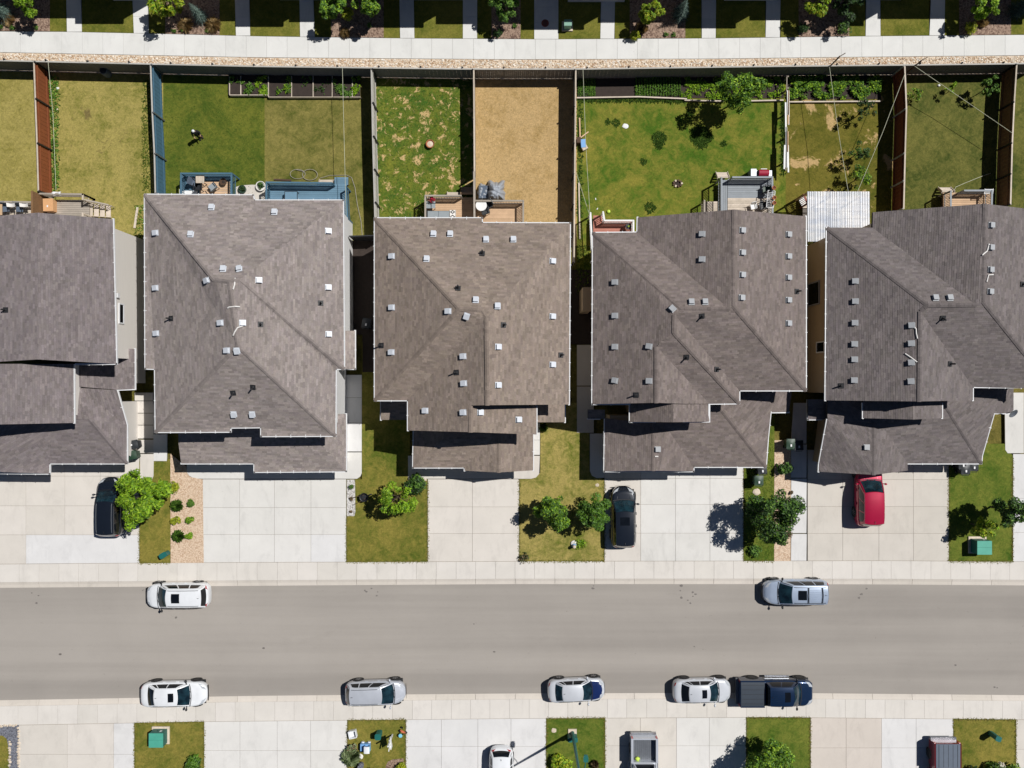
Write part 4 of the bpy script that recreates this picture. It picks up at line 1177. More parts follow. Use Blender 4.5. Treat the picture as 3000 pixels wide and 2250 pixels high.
# ---- row of houses beyond the top edge, whose shadows reach the front lawns
NH = 0
for cx, w, hh, front in [(-60, 360, 6.0, -36), (318, 330, 5.6, -34), (805, 330, 6.4, -36), (1190, 390, 6.6, -36), (1640, 430, 6.6, -30), (2100, 400, 6.6, -34), (2500, 330, 6.2, -36), (2920, 420, 6.2, -40)]:
    a = P(cx - w/2 + 18, front, 0); b = P(cx + w/2 - 18, front, 0)
    n = root('row_house', ((a[0]+b[0])/2, a[1] + 4.5, 0), 0, 'row house whose shadow falls on the strip of front lawns', 'house', 'row houses beyond the walkway')
    W = b[0] - a[0]
    MB().box((0, 0, hh/2), (W, 9, hh)).build('wall', [M['siding_grey'], M['siding_cream'], M['siding_beige']][NH % 3], n)
    mb = MB()
    o = 0.35; y0, y1 = -4.5 - o, 4.5 + o; x0, x1 = -W/2 - o, W/2 + o
    v = [(x0, y0, hh), (x1, y0, hh), (x1, y1, hh), (x0, y1, hh), (x0 + W*0.42, 0, hh + 2.0), (x1 - W*0.42, 0, hh + 2.0)]
    mb.add(v, [(0, 1, 5, 4), (2, 3, 4, 5), (1, 2, 5), (3, 0, 4), (3, 2, 1, 0)])
    mb.build('roof', M['roof_deck'], n)
    pw = W * 0.42
    # porch block standing forward on one side gives the stepped shadow
    MB().box((W/2 - pw/2 - 0.2, -4.5 - 0.45, (hh - 1.2)/2), (pw, 0.9, hh - 1.2)).build('bay', M['siding_white'], n)
    MB().box((W/2 - pw/2 - 0.2, -4.5 - 0.50, hh - 1.1), (pw + 0.4, 1.2, 0.16)).build('bay_roof', M['roof_deck'], n)
    for wx in (-W*0.28, W*0.2):
        for wz in (1.6, 4.3):
            f = MB().box((wx, -4.52 if wx < 0 else -5.42, wz), (1.3, 0.08, 1.2)).build('window', M['fascia'], n)
            MB().box((wx, -4.57 if wx < 0 else -5.47, wz), (1.1, 0.04, 1.0)).build('pane', M['glass_dark'], f)
    MB().box((-0.2, -4.52, 1.05), (1.0, 0.08, 2.1)).build('door', M['wood_dark'], n)
    NH += 1
# ================================================================== fences
def fence(label, line, h, mat, post_mat=None, cap_mat=None, step=2.44, board=0.14, cap_w=0.10, side=1, gap=0.006, posts_out=True, fh=None):
    """line: photo pixels of the top edge (height h). Parts: panel per bay, post, cap rail"""
    pts = [Vector(P(x, y, h)) for x, y in line]
    r0 = root('fence', (pts[0].x, pts[0].y, 0), 0, label, 'fence', 'back yard fences')
    cap_mat = cap_mat or mat; post_mat = post_mat or mat
    rr = random.Random(int(line[0][0]))
    segs = []
    for a, b in zip(pts[:-1], pts[1:]):
        L = (b - a).length; k = max(1, round(L / step))
        for q in range(k): segs.append((a + (b - a)*(q/k), a + (b - a)*((q+1)/k)))
    for i, (a, b) in enumerate(segs):
        d = (b - a).normalized(); s = Vector((-d.y, d.x, 0)) * side
        L = (b - a).length
        mb = MB()
        nb = int(L / board)
        w = L / nb
        for q in range(nb):
            c = a + d * (w * (q + 0.5)) + s * (0.012 if q % 2 else 0.0)
            t = h - 0.06 + rr.uniform(-0.006, 0.006)
            mb.box((c.x, c.y, (t + 0.04) / 2), (w - gap, 0.02, t - 0.04), math.atan2(d.y, d.x))
        # rails on the post side
        for z in (0.35, h - 0.35):
            mb.bar(a - s*0.04 + Vector((0, 0, z - h)), b - s*0.04 + Vector((0, 0, z - h)), 0.04, 0.09)
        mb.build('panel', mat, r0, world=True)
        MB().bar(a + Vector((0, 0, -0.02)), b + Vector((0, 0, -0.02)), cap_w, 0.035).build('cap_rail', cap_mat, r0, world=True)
    for i in range(len(segs) + 1):
        p = segs[i][0] if i < len(segs) else segs[-1][1]
        sg = segs[min(i, len(segs)-1)]
        d = (sg[1] - sg[0]).normalized(); s = Vector((-d.y, d.x, 0)) * side
        c = p - s * 0.09
        mb = MB().box((c.x, c.y, (h + 0.05) / 2), (0.09, 0.09, h + 0.05), math.atan2(d.y, d.x))
        mb.lathe([(0.075, h + 0.05), (0.075, h + 0.07), (0.01, h + 0.11)], 4, (c.x, c.y, 0))
        mb.build('post', post_mat, r0, world=True)
    return r0
fx = list(range(-110, 3111, 122))
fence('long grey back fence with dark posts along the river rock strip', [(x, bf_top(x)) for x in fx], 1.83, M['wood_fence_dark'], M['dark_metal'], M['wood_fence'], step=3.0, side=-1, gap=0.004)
FENCE_Y = lambda x: bf_top(x) + 3
fence('red-brown stained fence between the olive and straw lawns', [(99, 182), (103, 290), (108, 420), (112, 560)], 1.83, M['wood_red'], M['dark_metal'], M['wood_pale'], side=-1)
fence('blue stained fence beside the lawn with the person in black', [(441, 190), (446, 330), (452, 450), (455, 566)], 1.83, M['wood_blue'], M['grey_metal'], M['wood_fence'], side=-1)
fence('pale grey fence between the blue deck yard and the patchy lawn', [(1088, 203), (1092, 400), (1100, 690)], 1.83, M['wood_fence'], M['dark_metal'], M['wood_fence'], side=-1)
fence('weathered fence between the patchy lawn and the dead lawn', [(1388, 205), (1389, 350), (1390, 502)], 1.83, M['wood_grey'], M['dark_metal'], M['wood_pale'], side=1)
fence('weathered fence between the dead lawn and the wide mottled lawn', [(1687, 206), (1685, 420), (1683, 600), (1682, 770)], 1.83, M['wood_grey'], M['dark_metal'], M['wood_pale'], side=1)
fence('rust-red stained fence left of the dark green lawn', [(2651, 194), (2656, 320), (2652, 450), (2648, 612)], 1.9, M['wood_redark'], M['wood_fence'], M['wood_pale'], side=1)
fence('brown stained fence right of the dark green lawn', [(2979, 190), (2972, 300), (2966, 420), (2961, 600)], 1.83, M['wood_brown'], M['dark_metal'], M['wood_pale'], side=1)

# black gate between two houses
ga, gb = P(1022, 692, 1.83), P(1096, 690, 1.83)
gt = root('gate', (ga[0], ga[1], 0), 0, 'black board gate closing the gap between the two hip-roofed houses', 'gate')
for k in range(11):
    t0 = (k + 0.5) / 11
    MB().box((ga[0] + (gb[0]-ga[0])*t0, ga[1], 0.9), (0.145, 0.025, 1.74)).build('board', M['fascia_dark'], gt, world=True)
mb = MB().bar(ga, gb, 0.08, 0.05)
mb.bar((ga[0], ga[1] + 0.05, 1.6), (gb[0], gb[1] + 0.05, 1.6), 0.06, 0.09).bar((ga[0], ga[1] + 0.05, 0.3), (gb[0], gb[1] + 0.05, 0.3), 0.06, 0.09)
mb.build('gate_frame', M['dark_metal'], gt, world=True)

# lumber rack that divides the wide yard
lr = root('lumber_rack', P(2304, 400, 0), 0, 'low rail piled with long white boards dividing the two right-hand yards', 'lumber')
mb = MB()
for y in (228, 262, 330, 400, 470): 
    p = P(2305, y, 0.6); mb.box((p[0], p[1], 0.45), (0.09, 0.09, 0.9))
a = P(2305, 225, 0.9); b = P(2302, 500, 0.9)
mb.bar(a, b, 0.06, 0.08)
mb.build('rail', M['wood_grey'], lr, world=True)
rb = random.Random(9)
for k in range(16):
    y0 = rb.choice([265, 280, 300, 372, 385, 410, 425]); L = rb.uniform(60, 110)
    x = 2306 + rb.uniform(-7, 5)
    z = 0.95 + 0.045 * (k // 4)
    a = P(x, y0, z); b = P(x + rb.uniform(-2, 1.5), min(y0 + L, 505), z)
    MB().bar(a, b, 0.10, 0.04).build('board', M['white_paint'] if k % 4 else M['wood_tan'], lr, world=True)

# ================================================================== decks
def railing(parent, line, h, floor, mat, name='railing', bal=0.11, cap=0.12, balmat=None):
    pts = [Vector(P(x, y, h)) for x, y in line]
    mb = MB()
    for a, b in zip(pts[:-1], pts[1:]):
        d = (b - a).normalized(); L = (b - a).length
        mb.bar(a + Vector((0, 0, -0.02)), b + Vector((0, 0, -0.02)), cap, 0.04)
        lo = Vector((0, 0, -(h - floor) + 0.1))
        mb.bar(a + lo, b + lo, 0.045, 0.06)
        mb.bar(a + Vector((0, 0, -0.08)), b + Vector((0, 0, -0.08)), 0.045, 0.07)
        n = max(2, int(L / bal))
        for k in range(n):
            c = a + d * (L * (k + 0.5) / n)
            mb.box((c.x, c.y, (h - 0.06 + floor + 0.1) / 2), (0.035, 0.035, h - floor - 0.18), math.atan2(d.y, d.x))
    for p in pts:
        mb.box((p.x, p.y, (h + 0.02) / 2), (0.1, 0.1, h + 0.02))
    return mb.build(name, mat, parent, world=True)

def deck_floor(parent, x0, y0, x1, y1, z, mat, along='x', bw=0.14, name='deck_board', frame=True, frame_mat=None):
    """px rectangle at height z, split in boards"""
    a = P(x0, y0, z); b = P(x1, y1, z)
    xa, xb = min(a[0], b[0]), max(a[0], b[0]); ya, yb = min(a[1], b[1]), max(a[1], b[1])
    w = wloc(parent)
    if along == 'x':
        n = max(1, round((yb - ya) / bw)); s = (yb - ya) / n
        me = MB().box((0, 0, 0), (xb - xa, s - 0.012, 0.04)).mesh(name)
        for k in range(n): link(name, me, mat, parent, ((xa+xb)/2 - w[0], ya + s*(k+0.5) - w[1], z - 0.02 - w[2]))
    else:
        n = max(1, round((xb - xa) / bw)); s = (xb - xa) / n
        me = MB().box((0, 0, 0), (s - 0.012, yb - ya, 0.04)).mesh(name)
        for k in range(n): link(name, me, mat, parent, (xa + s*(k+0.5) - w[0], (ya+yb)/2 - w[1], z - 0.02 - w[2]))
    if frame:
        mb = MB()
        mb.box(((xa+xb)/2, (ya+yb)/2, z - 0.14), (xb - xa - 0.04, yb - ya - 0.04, 0.18))
        for px_, py_ in ((xa+.15, ya+.15), (xb-.15, ya+.15), (xa+.15, yb-.15), (xb-.15, yb-.15)):
            mb.box((px_, py_, (z - 0.2)/2), (0.12, 0.12, z - 0.2))
        mb.build('frame', frame_mat or M['wood_dark'], parent, world=True)

def stairs(parent, x0, y0, x1, y1, z_top, n, dirn, mat):
    """treads between px bounds; dirn 'n','e' = descending direction"""
    a = P(x0, y0, 0.4); b = P(x1, y1, 0.4)
    xa, xb = min(a[0], b[0]), max(a[0], b[0]); ya, yb = min(a[1], b[1]), max(a[1], b[1])
    for k in range(n):
        z = z_top - (k + 1) * z_top / (n + 1)
        if dirn == 'n':
            s = (yb - ya) / n; c = ((xa+xb)/2, ya + s*(k+0.5)); sz = (xb - xa, s - 0.02, 0.05)
        else:
            s = (xb - xa) / n; c = (xa + s*(k+0.5), (ya+yb)/2); sz = (s - 0.02, yb - ya, 0.05)
        MB().box((c[0], c[1], z), sz).build('stair_tread', mat, parent, world=True)
    mb = MB()
    for sgn in (0, 1):
        if dirn == 'n':
            x = (xa - 0.03) if sgn else (xb + 0.03); mb.bar((x, ya, z_top - 0.1), (x, yb, 0.06), 0.04, 0.2)
        else:
            y = (ya - 0.03) if sgn else (yb + 0.03); mb.bar((xa, y, z_top - 0.1), (xb, y, 0.06), 0.04, 0.2)
    mb.build('stringer', mat, parent, world=True)

def privacy(parent, line, h, z0, mat, name='privacy_screen'):
    pts = [Vector(P(x, y, h)) for x, y in line]
    mb = MB()
    for a, b in zip(pts[:-1], pts[1:]):
        d = (b - a).normalized(); L = (b - a).length; n = max(2, int(L / 0.14))
        for k in range(n):
            c = a + d*(L*(k+0.5)/n)
            mb.box((c.x, c.y, (h - 0.03 + z0)/2), (L/n - 0.006, 0.025, h - 0.03 - z0), math.atan2(d.y, d.x))
        mb.bar(a, b, 0.13, 0.05)
    return mb.build(name, mat, parent, world=True)

DZ = 0.75; RZ = 1.7
# left house, near deck
dk = root('deck', P(200, 600, 0), 0, 'weathered wooden deck with tall side screen and steps behind the leftmost house', 'deck')
deck_floor(dk, 97, 585, 262, 665, DZ, M['wood_grey'])
privacy(dk, [(94, 559), (94, 640)], 2.5, DZ - 0.2, M['wood_brown'])
railing(dk, [(116, 567), (242, 569)], RZ, DZ, M['wood_grey'])
railing(dk, [(242, 569), (242, 584)], RZ, DZ, M['wood_pale'])
railing(dk, [(242, 625), (242, 640)], RZ, DZ, M['wood_pale'])
stairs(dk, 262, 601, 320, 633, DZ, 4, 'e', M['wood_pale'])
a = P(244, 584, 1.6); b = P(318, 600, 0.95)
mb = MB().bar(a, b, 0.09, 0.05)
for k in range(10):
    t0 = k/9; mb.bar((a[0]+(b[0]-a[0])*t0, a[1]+(b[1]-a[1])*t0, a[2]+(b[2]-a[2])*t0), (a[0]+(b[0]-a[0])*t0, a[1]+(b[1]-a[1])*t0, (a[2]+(b[2]-a[2])*t0) - 0.85), 0.035, 0.035)
mb.build('stair_rail', M['wood_grey'], dk, world=True)
# folded board leaning in the corner
bx = root('storage_box', P(153, 605, DZ), 0, 'orange-tan box in the corner of the weathered deck', 'box')
MB().box((0, 0, 0.27), (0.68, 0.86, 0.54)).build('body', M['cardboard'], bx)
MB().box((0.02, 0.0, 0.56), (0.72, 0.9, 0.045), 0.03).build('lid', M['cardboard'], bx)
MB().box((-0.02, -0.1, 0.586), (0.1, 0.14, 0.008)).build('sticker', M['label_white'], bx)
cl = MB(); rr = random.Random(3)
cl.grid(lambda u, v: (P(150 + 26*u, 560 + 12*v, 1.75)[0], P(150 + 26*u, 560 + 12*v, 1.75)[1], 1.74 - 0.35*abs(v-0.45) + 0.05*math.sin(u*9)), 8, 5)
tag(cl.build('white_cloth', M['label_white'], smooth=True), 'white cloth hung over the rail of the weathered deck', 'cloth')
# far-left deck
dk = root('deck', P(40, 620, 0), 0, 'deck with blue-grey chairs left of the tall wooden screen', 'deck')
deck_floor(dk, -60, 592, 92, 665, DZ, M['wood_pale'])
railing(dk, [(-60, 590), (92, 592)], RZ, DZ, M['wood_grey'])
def patio_chair(label, px, py, z, rz, seat, cloth=None, frame=M['dark_metal'], group='chairs on the decks', s=1.0):
    r0 = root('patio_chair', P(px, py, z), rz, label, 'chair', group)
    r0.scale = (s, s, s)
    MB().box((0, 0, 0.42), (0.5, 0.5, 0.05)).build('seat', seat, r0)
    mb = MB(); Mx = Euler((R(-14), 0, 0)).to_matrix()
    mb.box((0, 0.27, 0.7), (0.5, 0.04, 0.55), M=Mx); mb.build('backrest', seat, r0)
    for sx in (-1, 1):
        for sy in (-1, 1): MB().bar((sx*.23, sy*.23, 0), (sx*.23, sy*.22, 0.42), .035, .035).build('leg', frame, r0)
        MB().bar((sx*.27, -.24, .62), (sx*.27, .26, .64), .05, .03).build('armrest', frame, r0)
    return r0
patio_chair('blue-grey patio chair with light cloth over its back beside the tall screen', 27, 614, DZ, R(5), M['fabric_blue'])
patio_chair('blue-grey patio chair nearest the tall wooden screen', 68, 614, DZ, R(-4), M['fabric_blue'])
for cx in (30, 68):
    c = P(cx, 600, 1.7)
    tag(MB().grid(lambda u, v, c=c: (c[0] - 0.3 + 0.6*u, c[1] - 0.12 + 0.3*v, 1.62 + 0.08*v - 0.1*math.sin(3.1*u)), 6, 4).build('seat_cover', M['strap_white'], smooth=True), 'pale cloth draped on the rail behind a blue-grey chair', 'cloth', 'pale cloths on the deck rail')
mb = MB(); c = P(5, 618, DZ)
t = root('patio_table', c, 0, 'wood slatted patio table at the frame edge beside the blue-grey chairs', 'table')
for k in range(5): MB().box((-0.4 + 0.2*k, 0, 0.72), (0.17, 0.9, 0.03)).build('slat', M['wood_tan'], t)
for sx in (-1, 1):
    for sy in (-1, 1): MB().box((sx*.4, sy*.38, .35), (.05, .05, .7)).build('leg', M['dark_metal'], t)

# blue decks
dk = root('deck', P(600, 540, 0), 0, 'blue railed deck with worn boards and patio furniture', 'deck')
deck_floor(dk, 531, 512, 676, 600, DZ, M['wood_bluedeck'])
deck_floor(dk, 585, 532, 674, 590, DZ + 0.004, M['wood_tan'], frame=False, name='bare_board')
railing(dk, [(530, 600), (530, 508), (678, 508), (678, 600)], RZ, DZ, M['wood_blue'])
t = root('patio_table', P(597, 532, DZ), 0, 'pale slatted wooden table on the blue deck', 'table')
for k in range(9): MB().box((-0.27 + 0.0675*k, 0, 0.72), (0.055, 0.56, 0.03)).build('slat', M['wood_pale'], t)
for sx in (-1, 1):
    for sy in (-1, 1): MB().box((sx*.24, sy*.24, .35), (.045, .045, .7)).build('leg', M['wood_dark'], t)
patio_chair('dark chair tucked beside the pale slatted table', 578, 540, DZ, R(70), M['fabric_blue'])
patio_chair('black slatted chair in front of the pale slatted table', 588, 552, DZ, R(180), M['dark_metal'])
patio_chair('grey chair standing alone on the worn blue deck', 630, 552, DZ, R(-140), M['fabric_grey'])
pl_ = root('planter', P(658, 535, DZ), 0, 'dark brown round planter in the corner of the blue deck', 'planter')
MB().lathe([(0.16, 0), (0.24, 0.3), (0.26, 0.32), (0.22, 0.3), (0.2, 0.24)], 14).build('pot', M['wood_dark'], pl_)
MB().lathe([(0.2, 0.22), (0.02, 0.27)], 10).build('soil', M['soil'], pl_)
lg = root('lounge_chair', P(560, 572, DZ), 0, 'white lounge chair half under the eave on the blue deck', 'chair')
MB().box((0, 0, 0.3), (1.1, 0.5, 0.06)).build('seat', M['white_paint'], lg)
MB().box((-0.5, 0, 0.55), (0.06, 0.5, 0.5)).build('backrest', M['white_paint'], lg)
for sx in (-1, 1):
    for sy in (-1, 1): MB().box((sx*.45, sy*.2, .14), (.04, .04, .28)).build('leg', M['grey_metal'], lg)

dk = root('deck', P(900, 560, 0), 0, 'long blue deck with slanted shadow railing and a stair landing', 'deck')
deck_floor(dk, 784, 540, 1016, 650, DZ, M['wood_bluedeck'])
deck_floor(dk, 980, 519, 1020, 542, DZ - 0.12, M['wood_bluedeck'])
railing(dk, [(780, 620), (780, 534), (972, 536)], RZ, DZ, M['wood_blue'])
railing(dk, [(1013, 546), (1018, 640)], RZ, DZ, M['wood_blue'])
stairs(dk, 935, 524, 979, 535, 0.5, 2, 'n', M['wood_pale'])
t = root('patio_table', P(858, 578, DZ), 0, 'thin black framed glass table on the long blue deck', 'table')
mb = MB()
for p, q in (((-.45, -.3), (.45, -.3)), ((.45, -.3), (.45, .3)), ((.45, .3), (-.45, .3)), ((-.45, .3), (-.45, -.3))): mb.bar((p[0], p[1], .5), (q[0], q[1], .5), .04, .03)
mb.build('frame', M['dark_metal'], t)
MB().box((0, 0, .5), (.86, .56, .012)).build('tabletop', M['wood_bluedeck'], t)
for sx in (-1, 1):
    for sy in (-1, 1): MB().bar((sx*.44, sy*.29, 0), (sx*.44, sy*.29, .49), .03, .03).build('leg', M['dark_metal'], t)
pb = root('planter', P(712, 556, 0), 0, 'oval planter of low greenery on the small grey patio', 'planter')
MB().lathe([(0.26, 0), (0.3, 0.22), (0.27, 0.23), (0.25, 0.2)], 16).build('pot', M['plastic_green'], pb)
pc = root('planter', P(766, 547, 0), 0, 'wide pale-rimmed basin of greenery beside the long blue deck', 'planter')
MB().lathe([(0.3, 0), (0.36, 0.2), (0.36, 0.24), (0.31, 0.24), (0.29, 0.18)], 18).build('pot', M['strap_white'], pc)

# house 3 decks
dk = root('deck', P(1310, 600, 0), 0, 'light cedar deck with dark balusters behind the brown-roofed house', 'deck')
deck_floor(dk, 1248, 578, 1388, 665, DZ, M['wood_tan'])
railing(dk, [(1246, 660), (1246, 573), (1350, 573)], RZ, DZ, M['wood_grey'])
stairs(dk, 1311, 561, 1350, 573, 0.4, 1, 'n', M['wood_pale'])
stairs(dk, 1352, 545, 1386, 572, DZ, 4, 'n', M['wood_tan'])
privacy(dk, [(1389, 502), (1390, 640)], 2.3, 0.1, M['wood_grey'])
sf = root('patio_sofa', P(1286, 632, DZ), 0, 'grey cushioned patio sofa beside the patterned rug', 'sofa')
MB().box((0, 0, .2), (1.6, .62, .1)).build('frame', M['dark_metal'], sf)
for k in (-1, 1): MB().box((k*.39, -.02, .33), (.76, .54, .16)).build('cushion', M['fabric_grey'], sf)
MB().box((-.82, 0, .4), (.06, .62, .4)).build('armrest', M['dark_metal'], sf)
rg_ = root('rug', P(1326, 628, DZ), 0, 'black and white diamond patterned rug on the cedar deck', 'rug')
MB().box((0, 0, .008), (.48, .62, .012)).build('mat', M['strap_white'], rg_)
for sy in (-.17, .17):
    for s, z in ((.12, .018), (.055, .022)):
        MB().prism([(0, sy - s*1.2), (s*1.6, sy), (0, sy + s*1.2), (-s*1.6, sy)], z - .006, z).build('motif', M['trim'] if s > .1 else M['strap_white'], rg_)
mb = MB()
for sx in (-.22, .22): mb.box((sx, 0, .018), (.02, .6, .008))
mb.build('border', M['trim'], rg_)
t = root('glass_table', P(1262, 604, DZ), 0, 'grey square table with black frame beside the red flowers', 'table')
MB().box((0, 0, .45), (.75, .5, .02)).build('tabletop', M['fabric_grey'], t)
mb = MB(); mb.bar((-.38, .1, .47), (.38, .1, .47), .04, .03); mb.bar((.08, -.28, .47), (.08, .28, .47), .04, .03); mb.build('frame', M['trim'], t)
for sx in (-1, 1):
    for sy in (-1, 1): MB().box((sx*.33, sy*.22, .22), (.03, .03, .44)).build('leg', M['trim'], t)
fl = root('flower_basket', P(1268, 590, DZ), 0, 'hanging basket of red flowers on the cedar deck rail', 'flowers')
MB().lathe([(0.08, 0.55), (0.16, 0.7), (0.17, 0.72)], 12).build('basket', M['dark_metal'], fl)
MB().tube([(0, 0, 0), (0, 0, 0.56)], 0.02, 6).build('stand', M['dark_metal'], fl)
mb = MB(); rr = random.Random(4)
for k in range(60):
    a = rr.uniform(0, 6.28); e = rr.uniform(0.0, 0.24); z = 0.72 + 0.13*(1 - e/.24) + rr.uniform(-.03, .03)
    mb.lathe([(0.002, -.01), (.035, .0), (.015, .02)], 5, (math.cos(a)*e, math.sin(a)*e, z))
mb.build('blooms', M['flower_red'], fl)

dk = root('deck', P(1460, 620, 0), 0, 'new orange cedar deck with white round table behind the brown-roofed house', 'deck')
deck_floor(dk, 1393, 592, 1530, 668, DZ, M['wood_tan'])
railing(dk, [(1394, 588), (1533, 588), (1533, 660)], RZ, DZ, M['wood_grey'])
t = root('patio_table', P(1411, 609, DZ), 0, 'white round table on the new cedar deck', 'table')
MB().lathe([(0.38, 0.78), (0.4, 0.8), (0.4, 0.83), (0.38, 0.85), (.1, .84)], 24).build('tabletop', M['white_paint'], t)
MB().lathe([(0.05, 0.05), (0.05, 0.78)], 10).build('pedestal', M['white_paint'], t)
MB().lathe([(0.26, 0), (0.26, 0.03), (0.06, 0.07)], 16).build('base', M['white_paint'], t)
patio_chair('dark chair beside the white round table', 1430, 604, DZ, R(-60), M['plastic_black'])
patio_chair('dark chair pulled up below the white round table', 1422, 622, DZ, R(200), M['plastic_black'])
# tarp-covered heap
tp = root('tarp_heap', P(1440, 566, 0), 0, 'crumpled grey tarp thrown over furniture beside the cedar deck', 'tarp')
def tarp(px0, px1, py0, py1, hgt, seed, nm, mat):
    rr = random.Random(seed)
    ph = [rr.uniform(0, 6.28) for _ in range(6)]
    def fn(u, v):
        e = max(abs(u*2-1), abs(v*2-1)); rad = math.hypot(u*2-1, v*2-1)
        rim = 1 + 0.10*math.sin(5*math.atan2(v-.5, u-.5) + ph[0]) + 0.06*math.sin(11*math.atan2(v-.5, u-.5) + ph[1])
        z = hgt * max(0.0, 1 - (e/1.0)**5) * (0.75 + .25*math.sin(3*u + ph[2])) 
        z += 0.11*abs(math.sin(7*u + 4*v + ph[3])) * (1 - e**3) + 0.07*abs(math.sin(13*v - 6*u + ph[4])) * (1 - e**4)
        cx, cy = (px0+px1)/2, (py0+py1)/2
        return P(cx + (px1-px0)*(u-.5)*rim, cy + (py1-py0)*(v-.5)*rim, 0.03 + z)
    MB().grid(fn, 26, 22, flip=True).build(nm, mat, tp, world=True)
tarp(1428, 1478, 532, 588, 1.15, 2, 'tarp', M['tarp'])
tarp(1400, 1436, 540, 588, 0.85, 6, 'tarp_fold', M['tarp'])
MB().box(P(1418, 565, .3), (.7, .9, .6)).build('covered_box', M['fabric_blue'], tp, world=True)

# house 4 white-railed deck
dk = root('deck', P(1790, 660, 0), 0, 'brick-red deck with white railings at the corner of the dark-roofed house', 'deck')
deck_floor(dk, 1738, 648, 1854, 720, DZ, M['red_deck'])
deck_floor(dk, 1738, 631, 1768, 648, DZ - 0.1, M['red_deck'])
railing(dk, [(1730, 624), (1737, 760)], RZ, DZ, M['white_paint'])
railing(dk, [(1767, 621), (1771, 646), (1856, 646), (1856, 720)], RZ, DZ, M['white_paint'])
t = root('patio_table', P(1838, 668, DZ), 0, 'small round dark table holding a yellow cup on the brick-red deck', 'table')
MB().lathe([(0.2, .55), (.22, .56), (.22, .58), (.1, .585)], 16).build('tabletop', M['dark_metal'], t)
MB().tube([(0, 0, 0), (0, 0, .55)], .03, 8).build('pedestal', M['dark_metal'], t)
cp = MB().lathe([(.05, 0), (.06, .12), (.05, .12), (.045, .02)], 10).build('cup', M['lime'], None, loc=(P(1838, 668, DZ)[0], P(1838, 668, DZ)[1], DZ + .585))
tag(cp, 'pale yellow cup on the small round dark table', 'cup')

# house 4 grey deck
dk = root('deck', P(2180, 570, 0), 0, 'grey painted deck with bare pale boards and slatted railings', 'deck')
deck_floor(dk, 2132, 524, 2262, 580, DZ, M['wood_greyblue'])
deck_floor(dk, 2132, 580, 2262, 660, DZ, M['wood_pale'])
deck_floor(dk, 2115, 527, 2131, 660, DZ, M['wood_greyblue'], along='y')
railing(dk, [(2147, 519), (2263, 519), (2264, 650)], RZ, DZ, M['wood_greyblue'])
railing(dk, [(2114, 521), (2114, 640)], RZ, DZ, M['wood_greyblue'])
stairs(dk, 2101, 502, 2133, 524, DZ, 4, 'n', M['wood_pale'])
railing(dk, [(2064, 588), (2064, 650)], 1.2, 0.3, M['wood_grey'])
deck_floor(dk, 2066, 590, 2112, 650, 0.35, M['wood_pale'])
bq = root('barbecue', P(2226, 516, 0), 0, 'closed red barbecue behind the grey deck', 'barbecue')
MB().box((0, 0, .42), (.7, .48, .8)).build('cabinet', M['grey_metal'], bq)
mb = MB(); mb.grid(lambda u, v: (-.36 + .72*u, .25*math.cos(math.pi*v)*1.0, .84 + .26*math.sin(math.pi*v)), 2, 10); 
for sx in (-.36, .36): mb.add([(sx, .25*math.cos(math.pi*k/10), .84 + .26*math.sin(math.pi*k/10)) for k in range(11)], [tuple(range(11))])
mb.build('lid', M['bbq_red'], bq)
MB().bar((-.22, .27, .98), (.22, .27, .98), .05, .04).build('handle', M['label_white'], bq)
for sx in (-1, 1): MB().box((sx*.5, 0, .8), (.26, .42, .04)).build('side_shelf', M['grey_metal'], bq)
for sx in (-1, 1):
    for sy in (-1, 1): MB().lathe([(.05, -.02), (.05, .02)], 8, (sx*.28, sy*.2, .05)).build('wheel', M['trim'], bq)
bx = root('storage_box', P(2198, 514, 0), 0, 'plain grey box beside the red barbecue', 'box')
MB().box((0, 0, .42), (.38, .5, .84)).build('body', M['fabric_grey'], bx)
MB().box((0, 0, .855), (.4, .52, .03)).build('lid', M['grey_metal'], bx)
pots = ['terracotta pot holding a grey can on the deck rail', 'middle terracotta pot on the right rail of the grey deck', 'terracotta pot closest to the eave on the grey deck rail']
for k, (x, y) in enumerate(((2265, 552), (2266, 581), (2266, 596))):
    pt = root('flower_pot', P(x, y, RZ + .02), 0, pots[k], 'pot', 'pots on the deck rail')
    MB().lathe([(.09, 0), (.14, .2), (.145, .22), (.115, .22), (.10, .16)], 14).build('pot', M['terracotta'], pt)
    MB().lathe([(.10, .15), (.02, .17)], 10).build('soil', M['soil'], pt)
tf = root('drying_rack', P(2246, 592, DZ), R(-6), 'white metal rack frame standing on the grey deck', 'rack')
mb = MB()
for p, q in (((-.25, -.6), (.25, -.6)), ((.25, -.6), (.25, .6)), ((.25, .6), (-.25, .6)), ((-.25, .6), (-.25, -.6)), ((-.25, 0), (.25, 0))): mb.bar((p[0], p[1], .95), (q[0], q[1], .95), .035, .03)
mb.build('top_frame', M['label_white'], tf)
for k in range(9): MB().bar((-.24, -.5 + .12*k, .955), (.24, -.5 + .12*k, .955), .02, .015).build('bar', M['label_white'], tf)
for sx in (-1, 1):
    for sy in (-1, 1): MB().bar((sx*.25, sy*.58, 0), (sx*.25, sy*.58, .94), .03, .03).build('leg', M['label_white'], tf)
patio_chair('dark green chair in the corner of the grey deck', 2240, 560, DZ, R(-90), M['plastic_green'])
patio_chair('black chair on the bare boards of the grey deck', 2230, 606, DZ, R(-80), M['plastic_black'])
patio_chair('small white chair on the bare boards of the grey deck', 2203, 608, DZ, R(10), M['white_paint'], frame=M['white_paint'], s=0.75)

